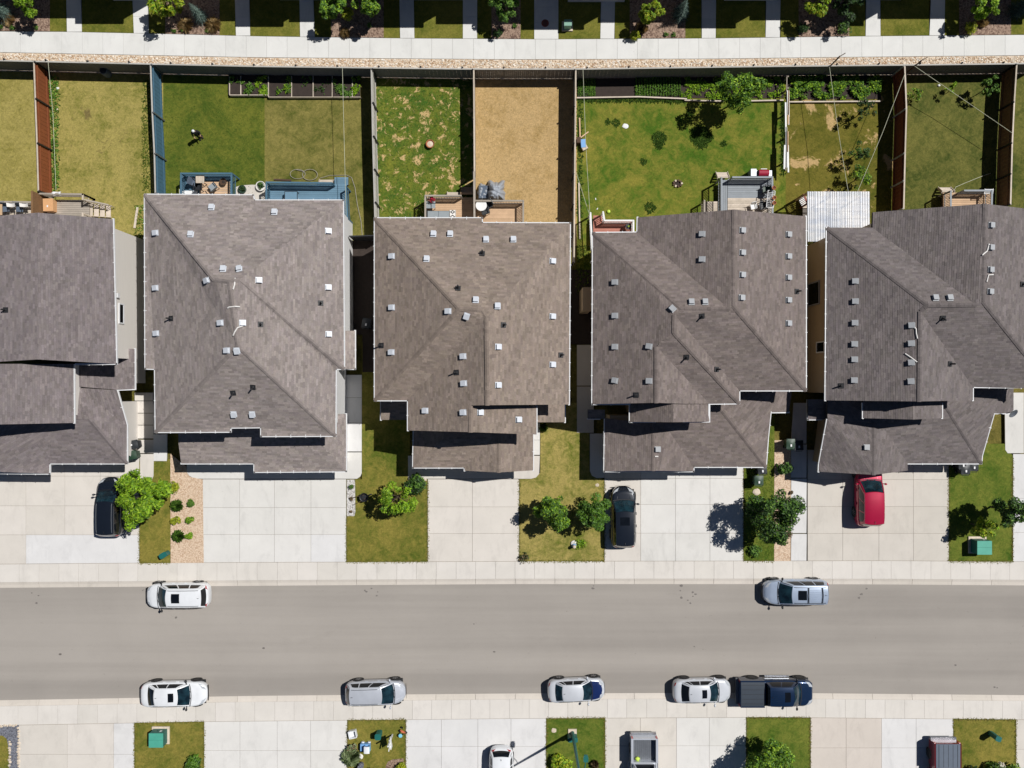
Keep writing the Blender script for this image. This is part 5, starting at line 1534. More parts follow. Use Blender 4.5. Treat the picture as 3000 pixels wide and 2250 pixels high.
# corrugated patio cover
pv = root('patio_cover', P(2460, 640, 0), 0, 'translucent white corrugated patio cover between the two dark-roofed houses', 'patio cover')
HP = 2.75
def cor(x0, x1, ya, yb, z0):
    a = P(x0, ya, z0); b = P(x1, yb, z0)
    n = 40
    def fn(u, v):
        return (a[0] + (b[0]-a[0])*u, a[1] + (b[1]-a[1])*v, z0 + 0.024*math.sin(u*2*math.pi*4) + 0.05*v)
    MB().grid(fn, n, 2, flip=True).build('corrugated_sheet', M['corrugated'], pv, world=True, smooth=True)
edges = [2366, 2389, 2417, 2434, 2455, 2477, 2499, 2521, 2546]
for k in range(8):
    cor(edges[k] - 1, edges[k+1] + 1.5, 561, 708 if k < 2 else 667, HP + (0.03 if k % 2 else 0.0))
mb = MB()
for y in (563, 577, 598, 619, 640, 662):
    a = P(2367, y, HP - .09); b = P(2546, y, HP - .09); mb.bar(a, b, .05, .1)
for y in (685, 705): mb.bar(P(2369, y, HP - .09), P(2418, y, HP - .09), .05, .1)
mb.build('purlin', M['wood_tan'], pv, world=True)
mb = MB()
for x in edges[::2]: mb.bar(P(x, 562, HP - .2), P(x, 666, HP - .2), .05, .12)
mb.build('rafter', M['wood_grey'], pv, world=True)
for x, y in ((2368, 564), (2545, 564), (2455, 564), (2370, 705)):
    p = P(x, y, HP - .2); MB().box((p[0], p[1], (HP - .26)/2), (.1, .1, HP - .26)).build('post', M['wood_tan'], pv, world=True)
deck_floor(pv, 2352, 575, 2546, 668, 0.55, M['wood_pale'])
railing(pv, [(2355, 570), (2366, 596)], 1.5, .55, M['brick_red'], name='red_railing')
for k in range(5):
    p = P(2347 + 2.2*k, 580 + 4.6*k, .7); MB().box(p, (.42, .07, .03), R(28)).build('white_slat', M['white_paint'], pv, world=True)
gr = root('kettle_grill', P(2381, 722, 0), 0, 'black kettle grill beside the corrugated patio cover', 'barbecue')
MB().lathe([(.05, .5), (.25, .6), (.3, .75), (.3, .78), (.24, .92), (.05, .98)], 18).build('bowl', M['plastic_black'], gr)
for k in range(3): MB().bar((math.cos(k*2.1)*.12, math.sin(k*2.1)*.12, .55), (math.cos(k*2.1)*.3, math.sin(k*2.1)*.3, 0), .03, .03).build('leg', M['grey_metal'], gr)
MB().bar((-.06, 0, 1.0), (.06, 0, 1.0), .03, .04).build('handle', M['label_white'], gr)

# house 5 deck
dk = root('deck', P(2840, 580, 0), 0, 'pale cedar deck with striped shadow railing behind the charcoal-roofed house', 'deck')
deck_floor(dk, 2762, 564, 2902, 645, DZ, M['wood_tan'])
railing(dk, [(2786, 560), (2786, 630)], RZ, DZ, M['wood_greyblue'])
railing(dk, [(2826, 558), (2907, 558), (2905, 630)], RZ, DZ, M['wood_greyblue'])
stairs(dk, 2756, 547, 2790, 565, DZ, 3, 'n', M['wood_pale'])
rk = root('folding_chair', P(2876, 569, DZ), 0, 'white folding chair leaning on the cedar deck rail', 'chair')
mb = MB()
for k in range(4): mb.box((0, -.14 + .09*k, .85 + .02*k), (.6, .035, .03))
for sx in (-1, 1): mb.bar((sx*.3, -.2, .84), (sx*.3, .18, .93), .04, .03)
mb.build('seat', M['white_paint'], rk)
for sx in (-1, 1):
    MB().bar((sx*.28, -.2, 0), (sx*.28, .1, .84), .03, .03).build('leg', M['grey_metal'], rk); MB().bar((sx*.28, .2, 0), (sx*.28, -.1, .84), .03, .03).build('leg', M['grey_metal'], rk)

# clotheslines
for k, (label, pts) in enumerate([
    ('pale clothesline above the faded olive lawn to the long blue deck', [(1003, 197, 2.2), (1008, 400, 2.1), (1014, 632, 2.3)]),
    ('white clothesline above the wide mottled lawn to the white-railed deck', [(1708, 205, 2.2), (1716, 420, 2.05), (1728, 624, 2.0)]),
    ('slack line from the fence to the corner of the white-railed deck', [(1688, 505, 1.83), (1705, 560, 1.7), (1726, 626, 1.8)]),
    ('green line from the leaning post down to the corrugated cover', [(2430, 196, 2.3), (2455, 380, 2.3), (2485, 562, 2.7)]),
    ('pale line from the rust-red fence top to the corrugated cover', [(2652, 214, 1.95), (2585, 390, 2.2), (2512, 562, 2.7)]),
    ('pale line across the dark green lawn to the brown fence', [(2680, 194, 2.3), (2820, 290, 2.0), (2966, 390, 1.9)]),
    ('green clothesline beside the red-brown fence', [(141, 182, 2.0), (155, 330, 1.95), (164, 556, 1.8)])]):
    tag(MB().tube([P(*p) for p in pts], 0.016, 5).build('clothesline', M['rope']), label, 'clothesline')
for label, a, b in (('dark pole leaning over the back fence above the sandy yard', P(2428, 198, 1.4), P(2448, 174, 3.4)), ('short dark pole behind the rust-red fence corner', P(2672, 200, 1.2), P(2682, 186, 2.6))):
    o = root('clothesline_pole', (a[0], a[1], 0), 0, label, 'pole')
    MB().tube([(a[0], a[1], 0), a, (a[0]*0.9995, a[1]*1.0003, b[2])], 0.05, 8).build('post', M['wood_dark'], o, world=True)
    MB().bar((a[0] - .05, a[1], b[2] - .1), (a[0] + .4, a[1] + .25, b[2] - .05), .05, .05).build('crossarm', M['wood_dark'], o, world=True)

# raised vegetable beds
vb = root('raised_bed', P(865, 255, 0), 0, 'long raised vegetable bed of seven boxes against the back fence', 'raised bed')
cells = [(672, 705), (705, 750), (750, 786), (786, 854), (854, 917), (917, 975), (975, 1032), (1032, 1056)]
def frame_board(a, b, z, mat, parent, w=.05, hgt=.32):
    MB().bar((a[0], a[1], z - hgt/2), (b[0], b[1], z - hgt/2), w, hgt).build('board', mat, parent, world=True)
for x0, x1 in ((672, 786), (786, 1056)):
    y1 = 278 if x0 == 672 else 284
    frame_board(P(x0, y1, .3), P(x1, y1, .3), .3, M['wood_pale'], vb)
    MB().prism(pxpoly([(x0, 222), (x1, 222), (x1, y1), (x0, y1)]), 0, .2).build('soil', M['soil'], vb, world=True)
for x in (672, 705, 786, 854, 917, 973, 1032): frame_board(P(x, 222, .3), P(x, 283 if x >= 786 else 277, .3), .3, M['wood_pale'], vb)
# vegetable strip along the fence of the wide yard
sheet('garden_bed', [(1690, 226), (2296, 222), (2296, 288), (2010, 288), (1985, 287), (1870, 283), (1690, 285)], M['soil'], 0.006, 'dark soil vegetable strip along the fence of the wide yard', 'garden bed', 'structure')
sheet('garden_bed', [(2306, 222), (2580, 220), (2580, 290), (2306, 292)], M['soil'], 0.006, 'soil strip full of weeds along the fence of the sandy yard', 'garden bed', 'structure')
for label, pts in (('long pale timber edging the vegetable strip', [(1690, 287), (1870, 284), (2012, 290)]), ('short timber edging beside the leafy back tree', [(2005, 294), (2120, 297)]), ('timber edging right of the leafy back tree', [(2200, 296), (2295, 294)]), ('white timber edging the weed strip', [(2312, 299), (2580, 297)])):
    mb = MB()
    ps = [P(x, y, .12) for x, y in pts]
    for a, b in zip(ps[:-1], ps[1:]): mb.bar(a, b, .09, .14)
    tag(mb.build('garden_edging', M['wood_pale']), label, 'edging')
# ================================================================== vehicles
def wheel_meshes(r, w, rim_mat, key):
    n = 24
    prof = [(r*0.62, -w/2 + .02), (r*0.9, -w/2), (r, -w/2 + .04), (r, w/2 - .04), (r*0.9, w/2), (r*0.62, w/2 - .02)]
    mb = MB(); Mx = Euler((R(90), 0, 0)).to_matrix()
    mb.lathe(prof, n, M=Mx)
    ty = mb.mesh('tyre' + key); ty.materials.append(M['tyre'])
    ty.polygons.foreach_set('use_smooth', [True]*len(ty.polygons))
    mb = MB()
    for s in (-1, 1):
        mb.lathe([(r*.62, s*(w/2 - .03)), (r*.66, s*(w/2 - .012)), (r*.58, s*(w/2 - .03)), (r*.2, s*(w/2 - .06)), (r*.1, s*(w/2 - .03)), (.01, s*(w/2 - .03))], n, M=Mx)
        for k in range(5):
            a = k*2*math.pi/5
            c = (math.cos(a)*r*.36, s*(w/2 - .028), math.sin(a)*r*.36)
            mb.box(c, (r*.5, .03, r*.13), M=Euler((0, -a, 0)).to_matrix())
    ri = mb.mesh('rim' + key); ri.materials.append(rim_mat)
    return ty, ri
WH = {}
def get_wheel(r, w, rim):
    k = (round(r, 3), rim)
    if k not in WH: WH[k] = wheel_meshes(r, w, M[rim], '_%d' % len(WH))
    return WH[k]

CARS = {
 # fractions of length for glass, belt heights, top profile (x fraction, z)
 'sedan': dict(xfb=.25, xft=.09, xrt=-.23, xrb=-.37, yb=.90, yt=.66, prof=[(-.5, .70), (-.485, .88), (-.46, .98), (-.37, 1.02), (-.1, .98), (.20, .96), (.27, .95), (.40, .87), (.46, .78), (.485, .68), (.5, .55)], win=[(.10, .46), (.49, .80), (.83, .93)], nf=2.7, nr=3.6),
 'suv': dict(xfb=.27, xft=.10, xrt=-.42, xrb=-.465, yb=.92, yt=.70, prof=[(-.5, .72), (-.49, .98), (-.47, 1.08), (-.1, 1.06), (.22, 1.04), (.30, 1.02), (.41, .95), (.465, .84), (.487, .72), (.5, .55)], win=[(.09, .36), (.39, .66), (.69, .92)], nf=2.6, nr=4.6),
 'hatch': dict(xfb=.30, xft=.11, xrt=-.39, xrb=-.46, yb=.92, yt=.68, prof=[(-.5, .70), (-.49, .90), (-.465, 1.02), (-.1, 1.0), (.22, .99), (.31, .97), (.42, .86), (.47, .76), (.488, .66), (.5, .5)], win=[(.10, .40), (.43, .70), (.73, .92)], nf=2.3, nr=3.8),
 'van': dict(xfb=.20, xft=.03, xrt=-.43, xrb=-.47, yb=.93, yt=.74, prof=[(-.5, .72), (-.49, .98), (-.475, 1.08), (-.1, 1.06), (.15, 1.05), (.24, 1.03), (.40, .94), (.47, .82), (.488, .7), (.5, .55)], win=[(.08, .34), (.37, .64), (.67, .93)], nf=3.0, nr=5.5),
 'pickup': dict(xfb=.30, xft=.18, xrt=-.12, xrb=-.15, yb=.90, yt=.70, prof=[(-.155, 1.12), (.2, 1.12), (.31, 1.14), (.44, 1.06), (.475, .96), (.49, .82), (.5, .6)], win=[(.12, .50), (.54, .90)], nf=4.0, nr=None),
}

def make_car(name, label, cat, loc, heading, kind, L, W, H, body, hood=None, sunroof=False, rails=False, crossbars=False, rim='rim', rear_glass='glass_dark', side_glass='glass_dark', handle=None, cover=None, open_bed=False, black_mirror=False, zs=None, group='vehicles parked along the street', wheel_r=.33, ribs=False, roofmat=None):
    D = CARS[kind]
    r0 = root(name, loc, heading, label, cat, group)
    zk = (zs or 1.0)
    px_ = [p[0]*L for p in D['prof']]; pz_ = [p[1]*zk for p in D['prof']]
    zt = lambda x: float(np.interp(x, px_, pz_))
    z0 = .24 if kind != 'pickup' else .36
    def wid(x):
        s = 2*x/L
        if s >= 0: return W/2 * max(0.0, 1 - s**(D['nf']*2))**(1/ D['nf'])
        if D['nr'] is None: return W/2
        return W/2 * max(0.0, 1 - (-s)**(D['nr']*2))**(1/D['nr'])
    PR = [(0, 0), (.80, 0), (.93, .04), (.975, .14), (.99, .35), (1.0, .58), (.985, .74), (.955, .86), (.90, .945), (.80, .985), (.6, .997), (.3, 1.0), (0, 1.0)]
    yn_ = [p[0] for p in PR[5:]][::-1]; zn_ = [p[1] for p in PR[5:]][::-1]
    def zsurf(x, y):
        w = max(wid(x), 1e-3)
        return z0 + (zt(x) - z0) * float(np.interp(min(abs(y)/w, 1.0), yn_, zn_)) + 0.02
    # body loft
    xa = D['prof'][0][0]*L
    ts = []
    if D['nr'] is None: ts = [xa, xa + .05] + list(np.linspace(xa + .2, .36*L, 14))
    else: ts = [-.5*L, -.4985*L, -.495*L, -.488*L, -.475*L, -.455*L] + list(np.linspace(-.42*L, .36*L, 22))
    ts += [.39*L, .42*L, .445*L, .46*L, .475*L, .488*L, .495*L, .4985*L, .5*L]
    full = PR + [(-p[0], p[1]) for p in PR[-2:0:-1]]
    vs = []; m = len(full)
    for x in ts:
        w = wid(x); zz = zt(x)
        zb = z0 + (0.10*max(0, (abs(2*x/L) - .9)/.1) if D['nr'] else 0.06*max(0, (2*x/L - .9)/.1))
        for a, b in full: vs.append((x, a*w, zb + (zz - zb)*b + (0.02*(1 - a*a) if b > .99 else 0)))
    fs = []
    for i in range(len(ts) - 1):
        for k in range(m):
            a = i*m + k; b = i*m + (k+1) % m
            fs.append((a, b, b + m, a + m))
    fs.append(tuple(range(m))[::-1]); fs.append(tuple(range((len(ts)-1)*m, len(ts)*m)))
    mb = MB(); mb.add(vs, fs)
    bo = mb.build('body', body, r0, angle=40)
    # dark sills and bumper lips
    mb = MB()
    mb.box((0.01*L, 0, z0 - .02), (L*.86 if D['nr'] else L*.9, W*.93, .1))
    mb.build('underbody', M['trim'], r0)
    # hood panel
    hx0, hx1 = D['xfb']*L + .06, .468*L
    mb = MB()
    mb.grid(lambda u, v: ((hx0 + (hx1 - hx0)*u - (.10*u*u + .09*(1-u))*(2*v-1)**2), (2*v-1)*.80*wid(hx0 + (hx1-hx0)*u), zsurf(hx0 + (hx1-hx0)*u, (2*v-1)*.80*wid(hx0 + (hx1-hx0)*u)) + .006), 8, 10)
    ho = mb.build('hood', hood or body, r0, smooth=True)
    for s in (-1, 1):
        MB().bar((hx0 + .1, s*.32*W/2*1.6, zsurf(hx0 + .1, .3) + .008), (hx1 - .1, s*.22*W/2*1.6, zsurf(hx1 - .1, .3) + .008), .04, .012).build('crease', hood or body, ho)
    # cowl strip
    mb = MB(); mb.grid(lambda u, v: (D['xfb']*L + .05*u + .10*(1 - (2*v-1)**2), (2*v-1)*.86*W/2, zt(D['xfb']*L) + .03), 1, 10); mb.build('cowl', M['trim'], r0)
    # greenhouse
    xfb, xft, xrt, xrb = [D[k]*L for k in ('xfb', 'xft', 'xrt', 'xrb')]
    yb, yt = D['yb']*W/2, D['yt']*W/2
    zb_f, zb_r = zt(xfb) + .0, zt(xrb) - .02
    def zbelt(x): return zb_r + (zb_f - zb_r)*(x - xrb)/(xfb - xrb) - .03
    bow_f, bow_t, bow_r = .16, .10, (.10 if D['nr'] else .0)
    def roofz(x, y):
        t = (x - xrt)/(xft - xrt)
        return H - .05*(2*t - 1)**2 - .055*abs(y/yt)**2.5
    def edge_y(xn, base, top, v):   # side curvature
        return base + (top - base)*v + .035*math.sin(math.pi*v)
    def taper(x): # cabin narrower at ends
        t = (x - xrb)/(xfb - xrb); return 1 - .06*abs(2*t - 1)**3
    def wind(u, v, o=0.0):
        q = 2*u - 1
        bx, by = xfb + bow_f*(1 - q*q) - .05, q*yb*taper(xfb); bz = zbelt(xfb)
        tx, ty = xft + bow_t*(1 - q*q) - .02, q*yt; tz = roofz(xft, ty)
        k = .03*math.sin(math.pi*v) + o
        return (bx + (tx-bx)*v + k*.7, by + (ty-by)*v, bz + (tz-bz)*v + k)
    def rear(u, v, o=0.0):
        q = 2*u - 1
        bx, by = xrb - bow_r*(1 - q*q) + .03, q*yb*taper(xrb); bz = zbelt(xrb)
        tx, ty = xrt - bow_r*.7*(1 - q*q) + .02, q*yt; tz = roofz(xrt, ty)
        k = .02*math.sin(math.pi*v) + o
        return (bx + (tx-bx)*v - k*.7, by + (ty-by)*v, bz + (tz-bz)*v + k)
    def side(s):
        def f(u, v, o=0.0):
            bx = xfb - .05 + (xrb + .03 - xfb + .05)*u; tx = xft - .02 + (xrt + .02 - xft + .02)*u
            x = bx + (tx - bx)*v
            by = yb*taper(bx); ty = yt; bz = zbelt(bx); tz = roofz(tx, yt)
            return (x, s*(edge_y(x, by, ty, v) + o), bz + (tz - bz)*v + o*.5)
        return f
    def roofp(u, v, o=0.0):
        q = 2*v - 1
        x0 = xrt + .02 - bow_r*.7*(1 - q*q); x1 = xft - .02 + bow_t*(1 - q*q)
        x = x0 + (x1 - x0)*u; y = q*yt
        return (x, y, roofz(min(max(x, xrt), xft), y) + o)
    mb = MB()
    mb.grid(wind, 12, 5, flip=False); mb.grid(rear, 12, 5, flip=True)
    mb.grid(side(1), 12, 5, flip=True); mb.grid(side(-1), 12, 5, flip=False)
    mb.grid(roofp, 10, 12)
    cb = mb.build('cabin', roofmat or body, r0, smooth=True)
    mb = MB(); mb.grid(lambda u, v: wind(.045 + .91*u, .02 + .95*v, .010), 12, 6); mb.build('windshield', M['glass'], r0, smooth=True)
    mb = MB(); mb.grid(lambda u, v: rear(.07 + .86*u, .10 + .82*v, .010), 12, 6, flip=True); mb.build('rear_window', M[rear_glass], r0, smooth=True)
    for s in (1, -1):
        sd_ = side(s)
        for (a, b) in D['win']:
            mb = MB()
            def fn(u, v, a=a, b=b):
                uu = a + (b - a)*u
                top = .86 - .25*max(0, (uu - .8)/.2)**2 - .22*max(0, (.12 - uu)/.12)**1.5
                return sd_(uu, .10 + (top - .10)*v, .012)
            mb.grid(fn, 6, 4, flip=(s == 1)); mb.build('side_window', M[side_glass], r0, smooth=True)
    if sunroof:
        mb = MB(); mb.grid(lambda u, v: roofp(.60 + .24*u, .24 + .52*v, .012), 4, 6); mb.build('sunroof', M['glass_dark'], cb, smooth=True)
    if ribs:
        mb = MB()
        for v in np.linspace(.2, .8, 6): mb.tube([roofp(.08, v, .012), roofp(.3, v, .014), roofp(.52, v, .014)], .014, 4)
        mb.build('roof_rib', roofmat or body, cb)
    if rails:
        for s in (.07, .93):
            mb = MB(); mb.tube([roofp(.05, s, .02), roofp(.15, s, .06), roofp(.55, s, .06), roofp(.9, s, .06), roofp(.97, s, .02)], .022, 6)
            mb.build('roof_rail', M['trim'] if crossbars else M['grey_metal'], cb)
    if crossbars:
        for u in (.16, .56):
            MB().tube([roofp(u, .07, .08), roofp(u, .5, .085), roofp(u, .93, .08)], .03, 6).build('crossbar', M['trim'], cb)
    MB().tube([roofp(.1, .5, .01), roofp(.085, .5, .05), roofp(.04, .5, .08)], [.018, .016, .008], 5).build('antenna', M['trim'], cb)
    for q in (.30, .62):     # wipers
        MB().tube([wind(q, .03, .03), wind(q + .12, .10, .03), wind(q + .26, .13, .028)], .012, 4).build('wiper', M['trim'], r0)
    # lamps
    for s in (1, -1):
        mb = MB(); mb.grid(lambda u, v: ((.425 + .055*u - .05*v*v)*L, s*(.58 + .34*v)*wid((.425 + .055*u - .05*v*v)*L), zsurf((.425 + .055*u - .05*v*v)*L, (.58 + .34*v)*wid((.425 + .055*u - .05*v*v)*L)) + .004), 5, 5, flip=(s == -1))
        mb.build('headlight', M['head_lamp'], r0, smooth=True)
        if D['nr']:
            mb = MB(); mb.grid(lambda u, v: ((-.492 + .026*u + .02*v)*L, s*(.74 + .22*v)*wid((-.492 + .026*u + .02*v)*L), zsurf((-.492 + .026*u + .02*v)*L, (.74 + .22*v)*wid((-.492 + .026*u + .02*v)*L)) + .006), 4, 4, flip=(s == -1))
            mb.build('taillight', M['tail_lamp'], r0, smooth=True)
        # mirrors
        mm = MB(); c = (xfb - .22, s*(W/2 + .10), zbelt(xfb) + .12)
        mm.lathe([(.02, -.09), (.08, -.07), (.10, 0), (.07, .06), (.02, .08)], 10, c, Matrix.Rotation(R(s*12), 3, 'Z') @ Matrix.Diagonal((.8, 1.15, 1.0)))
        mm.bar((xfb - .2, s*(yb - .05), zbelt(xfb) + .05), (c[0], c[1], c[2] - .04), .06, .05)
        mm.build('mirror', M['trim'] if black_mirror else body, r0, smooth=True)
        for x in (.06*L, -.14*L) if kind != 'pickup' else (.12*L, -.06*L):
            MB().box((x, s*(W/2 + .005), zt(x)*.80), (.2, .035, .035)).build('door_handle', handle or body, r0)
    # front grille and plate-less bumper bar
    mb = MB()
    for k in range(9):
        y = -.55*W/2 + 1.1*W/2*k/8
    gx = [( (.4985*L) , y) for y in ()]
    mb.grid(lambda u, v: (lambda y: (min(.5*L, .5*L*(1 - abs(2*y/W)**(D['nf'])*.0)) - .9*(abs(y)/(W/2))**4*.14 + .006, y, .42 + .22*v))((2*u-1)*.62*W/2), 8, 3)
    mb.build('grille', M['trim'], r0)
    # wheels
    ty, ri = get_wheel(wheel_r, .23, rim)
    fx_, rx_ = (.315*L, -.29*L) if kind != 'pickup' else (.34*L, -.29*L)
    for x in (fx_, rx_):
        for s in (1, -1):
            MB().lathe([(wheel_r + .075, -.012), (wheel_r + .075, .012)], 26, (x, s*(W/2 - .004), wheel_r + .03), Euler((R(90), 0, 0)).to_matrix()).build('wheel_arch', M['trim'], r0)
            wo_ = link('wheel', ty, None, r0, (x, s*(W/2 - .09), wheel_r))
            link('rim', ri, None, wo_)
    if kind == 'pickup':
        bx0, bx1 = -.475*L, -.16*L
        zf, zr = .72, 1.17
        mb = MB()
        for s in (1, -1):
            mb.box(((bx0 + bx1)/2, s*(W/2 - .07), (zr + z0)/2), (bx1 - bx0, .14, zr - z0))
            mb.bar((bx0, s*(W/2 - .07), zr + .015), (bx1, s*(W/2 - .07), zr + .015), .16, .04)
        mb.box((bx1 - .03, 0, (zr + z0)/2), (.06, W - .28, zr - z0))
        mb.build('bed_side', body, r0)
        mb = MB(); mb.box((bx0 + .03, 0, (zr + .55)/2), (.07, W - .29, zr - .55)); mb.bar((bx0 + .03, -W/2 + .15, zr + .02), (bx0 + .03, W/2 - .15, zr + .02), .1, .04)
        mb.build('tailgate', body, r0)
        MB().box((-.488*L, 0, .5), (.22, W*.96, .2)).build('rear_bumper', M['rim'] if open_bed else M['grey_metal'], r0)
        for s in (1, -1): MB().box((bx0 - .012, s*(W/2 - .08), .95), (.04, .13, .36)).build('taillight', M['tail_lamp'], r0)
        fl_ = MB().box(((bx0 + bx1)/2, 0, zf - .03), (bx1 - bx0 - .1, W - .29, .06)).build('bed_floor', M['grey_metal'] if open_bed else M['trim'], r0)
        for k in range(11):
            y = -(W - .5)/2 + (W - .5)*k/10
            MB().box(((bx0 + bx1)/2, y, zf + .012), (bx1 - bx0 - .14, .05, .024)).build('rib', M['grey_metal'], fl_)
        if cover:
            mb = MB(); cx0, cx1 = bx0 + .02, bx1 - .02
            mb.grid(lambda u, v: (cx0 + (cx1 - cx0)*u, (2*v-1)*(W/2 - .09), zr + .05 + .025*(1 - (2*v-1)**4)), 8, 10)
            co = mb.build('bed_cover', cover, r0, smooth=True)
            mb = MB()
            for y in (-.5, -.25, 0, .25, .5): mb.bar((cx0 + .05, y*W/2*1.4, zr + .079), (cx1 - .05, y*W/2*1.4, zr + .079), .02, .006)
            mb.build('seam', M['trim'], co)
        for s in (1, -1): MB().bar((-.12*L, s*(W/2 + .07), .42), (.2*L, s*(W/2 + .07), .42), .13, .06).build('running_board', M['rim'], r0)
    return r0

Pw = paint('white_car_paint', C(238, 240, 242), 0.0, .3)
Ps = paint('silver_car_paint', C(204, 208, 216), .25, .35)
Ps2 = paint('pale_silver_car_paint', C(220, 223, 228), .2, .35)
Pbs = paint('blue_silver_car_paint', C(178, 192, 212), .3, .32)
Pk = paint('black_car_paint', C(26, 32, 42), .15, .25)
Pn = paint('navy_car_paint', C(24, 48, 80), .4, .28)
Pnh = paint('blue_hood_paint', C(20, 44, 100), .3, .3)
Pr = paint('crimson_car_paint', C(182, 14, 62), .25, .28)
Pd = paint('dark_red_truck_paint', C(112, 26, 34), .3, .3)
Pcv = pm('grey_vinyl', C(96, 106, 120), .06, 3.0, .6)
Pcb = pm('black_vinyl', C(48, 58, 70), .06, 3.0, .55)
make_car('parked_car', 'white sport utility car with sunroof parked above the pale driveway kerb', 'car', P(533, 1737, -.1), R(180.5), 'suv', 4.6, 1.84, 1.66, Pw, sunroof=True, rails=True, black_mirror=True)
make_car('parked_car', 'white sedan with sunroof and black rims parked across the street', 'car', P(522, 2023, -.08), R(1), 'sedan', 4.82, 1.84, 1.46, Pw, sunroof=True, rim='rim_dark', black_mirror=True)
make_car('parked_car', 'silver hatchback with bright alloy rims parked by the lawn with toys', 'car', P(1105, 2019, -.08), R(1.8), 'hatch', 4.4, 1.78, 1.52, Ps, rails=True)
make_car('parked_car', 'silver sedan with a mismatched dark blue hood', 'car', P(1686, 2011, -.08), R(2.6), 'sedan', 4.16, 1.70, 1.42, Ps2, hood=Pnh, rear_glass='glass')
make_car('parked_car', 'silver sedan with sunroof parked behind the navy pickup', 'car', P(2050, 2013, -.08), R(1), 'sedan', 4.24, 1.76, 1.42, Ps2, sunroof=True, rim='rim_dark')
make_car('pickup_truck', 'navy pickup truck with a black bed cover', 'truck', P(2261, 2016, -.08), 0, 'pickup', 5.5, 1.92, 1.82, Pn, sunroof=True, cover=Pcb, rim='rim_dark', ribs=True, black_mirror=True, wheel_r=.40)
make_car('parked_car', 'blue-silver sport utility car with black roof bars and sunroof', 'car', P(2320, 1727, -.1), R(180), 'suv', 4.74, 1.86, 1.74, Pbs, sunroof=True, rails=True, crossbars=True, ribs=True, black_mirror=True)
make_car('parked_car', 'black sport utility car parked nose-in on the pale driveway', 'car', P(1822, 1510, .0), R(90.5), 'suv', 4.45, 1.84, 1.68, Pk, sunroof=True)
make_car('parked_car', 'crimson minivan parked nose-in under the garage eave', 'car', P(2533, 1442, .0), R(90), 'van', 4.75, 1.88, 1.76, Pr, black_mirror=False)
make_car('parked_car', 'black sport utility car half hidden by the bright green tree', 'car', P(337, 1481, .0), R(90), 'suv', 4.3, 1.82, 1.68, Pk, rails=True)
make_car('parked_car', 'white compact car parked beside the street lamp shadow', 'car', P(1469, 2262, .0), R(-90), 'hatch', 4.3, 1.78, 1.5, Pw)
make_car('pickup_truck', 'silver pickup truck with an open ribbed bed', 'truck', P(1881, 2250, .0), R(-90), 'pickup', 5.6, 1.92, 1.82, Ps, open_bed=True)
make_car('pickup_truck', 'dark red pickup truck with a grey bed cover', 'truck', P(2752, 2264, .0), R(-90), 'pickup', 5.6, 1.92, 1.82, Pd, cover=Pcv, rim='rim_dark')
bl = MB(); rr = random.Random(8)
bl.grid(lambda u, v: (0.17*math.sin(math.pi*v)*math.cos(2*math.pi*u)*(1 + .12*math.sin(6*math.pi*u)), 0.15*math.sin(math.pi*v)*math.sin(2*math.pi*u)*(1 + .1*math.cos(8*math.pi*u)), .12 - .12*math.cos(math.pi*v)), 18, 8, flip=True)
pb_ = P(1867, 2221, .74)
tag(bl.build('lime_bag', M['lime'], None, loc=(pb_[0], pb_[1], .745), smooth=True), 'lime green bundle lying in the open truck bed', 'bag')
# ================================================================== vegetation
def leaf_cloud(centers, n, size, cols, seed, flat=0.35, spread=None):
    """leaf-shaped faces scattered round cluster centres (x,y,z,r)"""
    r = np.random.RandomState(seed)
    cen = np.array(centers)
    wts = cen[:, 3]**2.2; wts = wts/wts.sum()
    idx = r.choice(len(cen), n, p=wts)
    d = r.normal(size=(n, 3)); d /= np.linalg.norm(d, axis=1)[:, None]
    rad = cen[idx, 3][:, None] * (0.45 + 0.6*r.random((n, 1))**0.6)
    c = cen[idx, :3] + d*rad*np.array([1, 1, .8])
    # leaf frame: normal mostly up/outwards
    nrm = d*0.9 + np.array([0, 0, flat*2.2]) + r.normal(size=(n, 3))*.5
    nrm /= np.linalg.norm(nrm, axis=1)[:, None]
    t = np.cross(nrm, r.normal(size=(n, 3))); t /= np.linalg.norm(t, axis=1)[:, None]
    b = np.cross(nrm, t)
    s = size*(0.6 + 0.8*r.random((n, 1)))
    V = np.stack([c - t*s, c - b*s*.45 + nrm*s*.12, c + t*s, c + b*s*.45 + nrm*s*.12], axis=1).reshape(-1, 3)
    F = [(4*i, 4*i+1, 4*i+2, 4*i+3) for i in range(n)]
    cols = np.array(cols)[:, :3]
    ci = r.randint(len(cols), size=n)
    k = (0.75 + 0.5*r.random((n, 1)))*(0.85 + .3*r.random(len(cen))[idx][:, None])
    cl = np.c_[cols[ci]*k, np.ones(n)]
    return V, F, cl

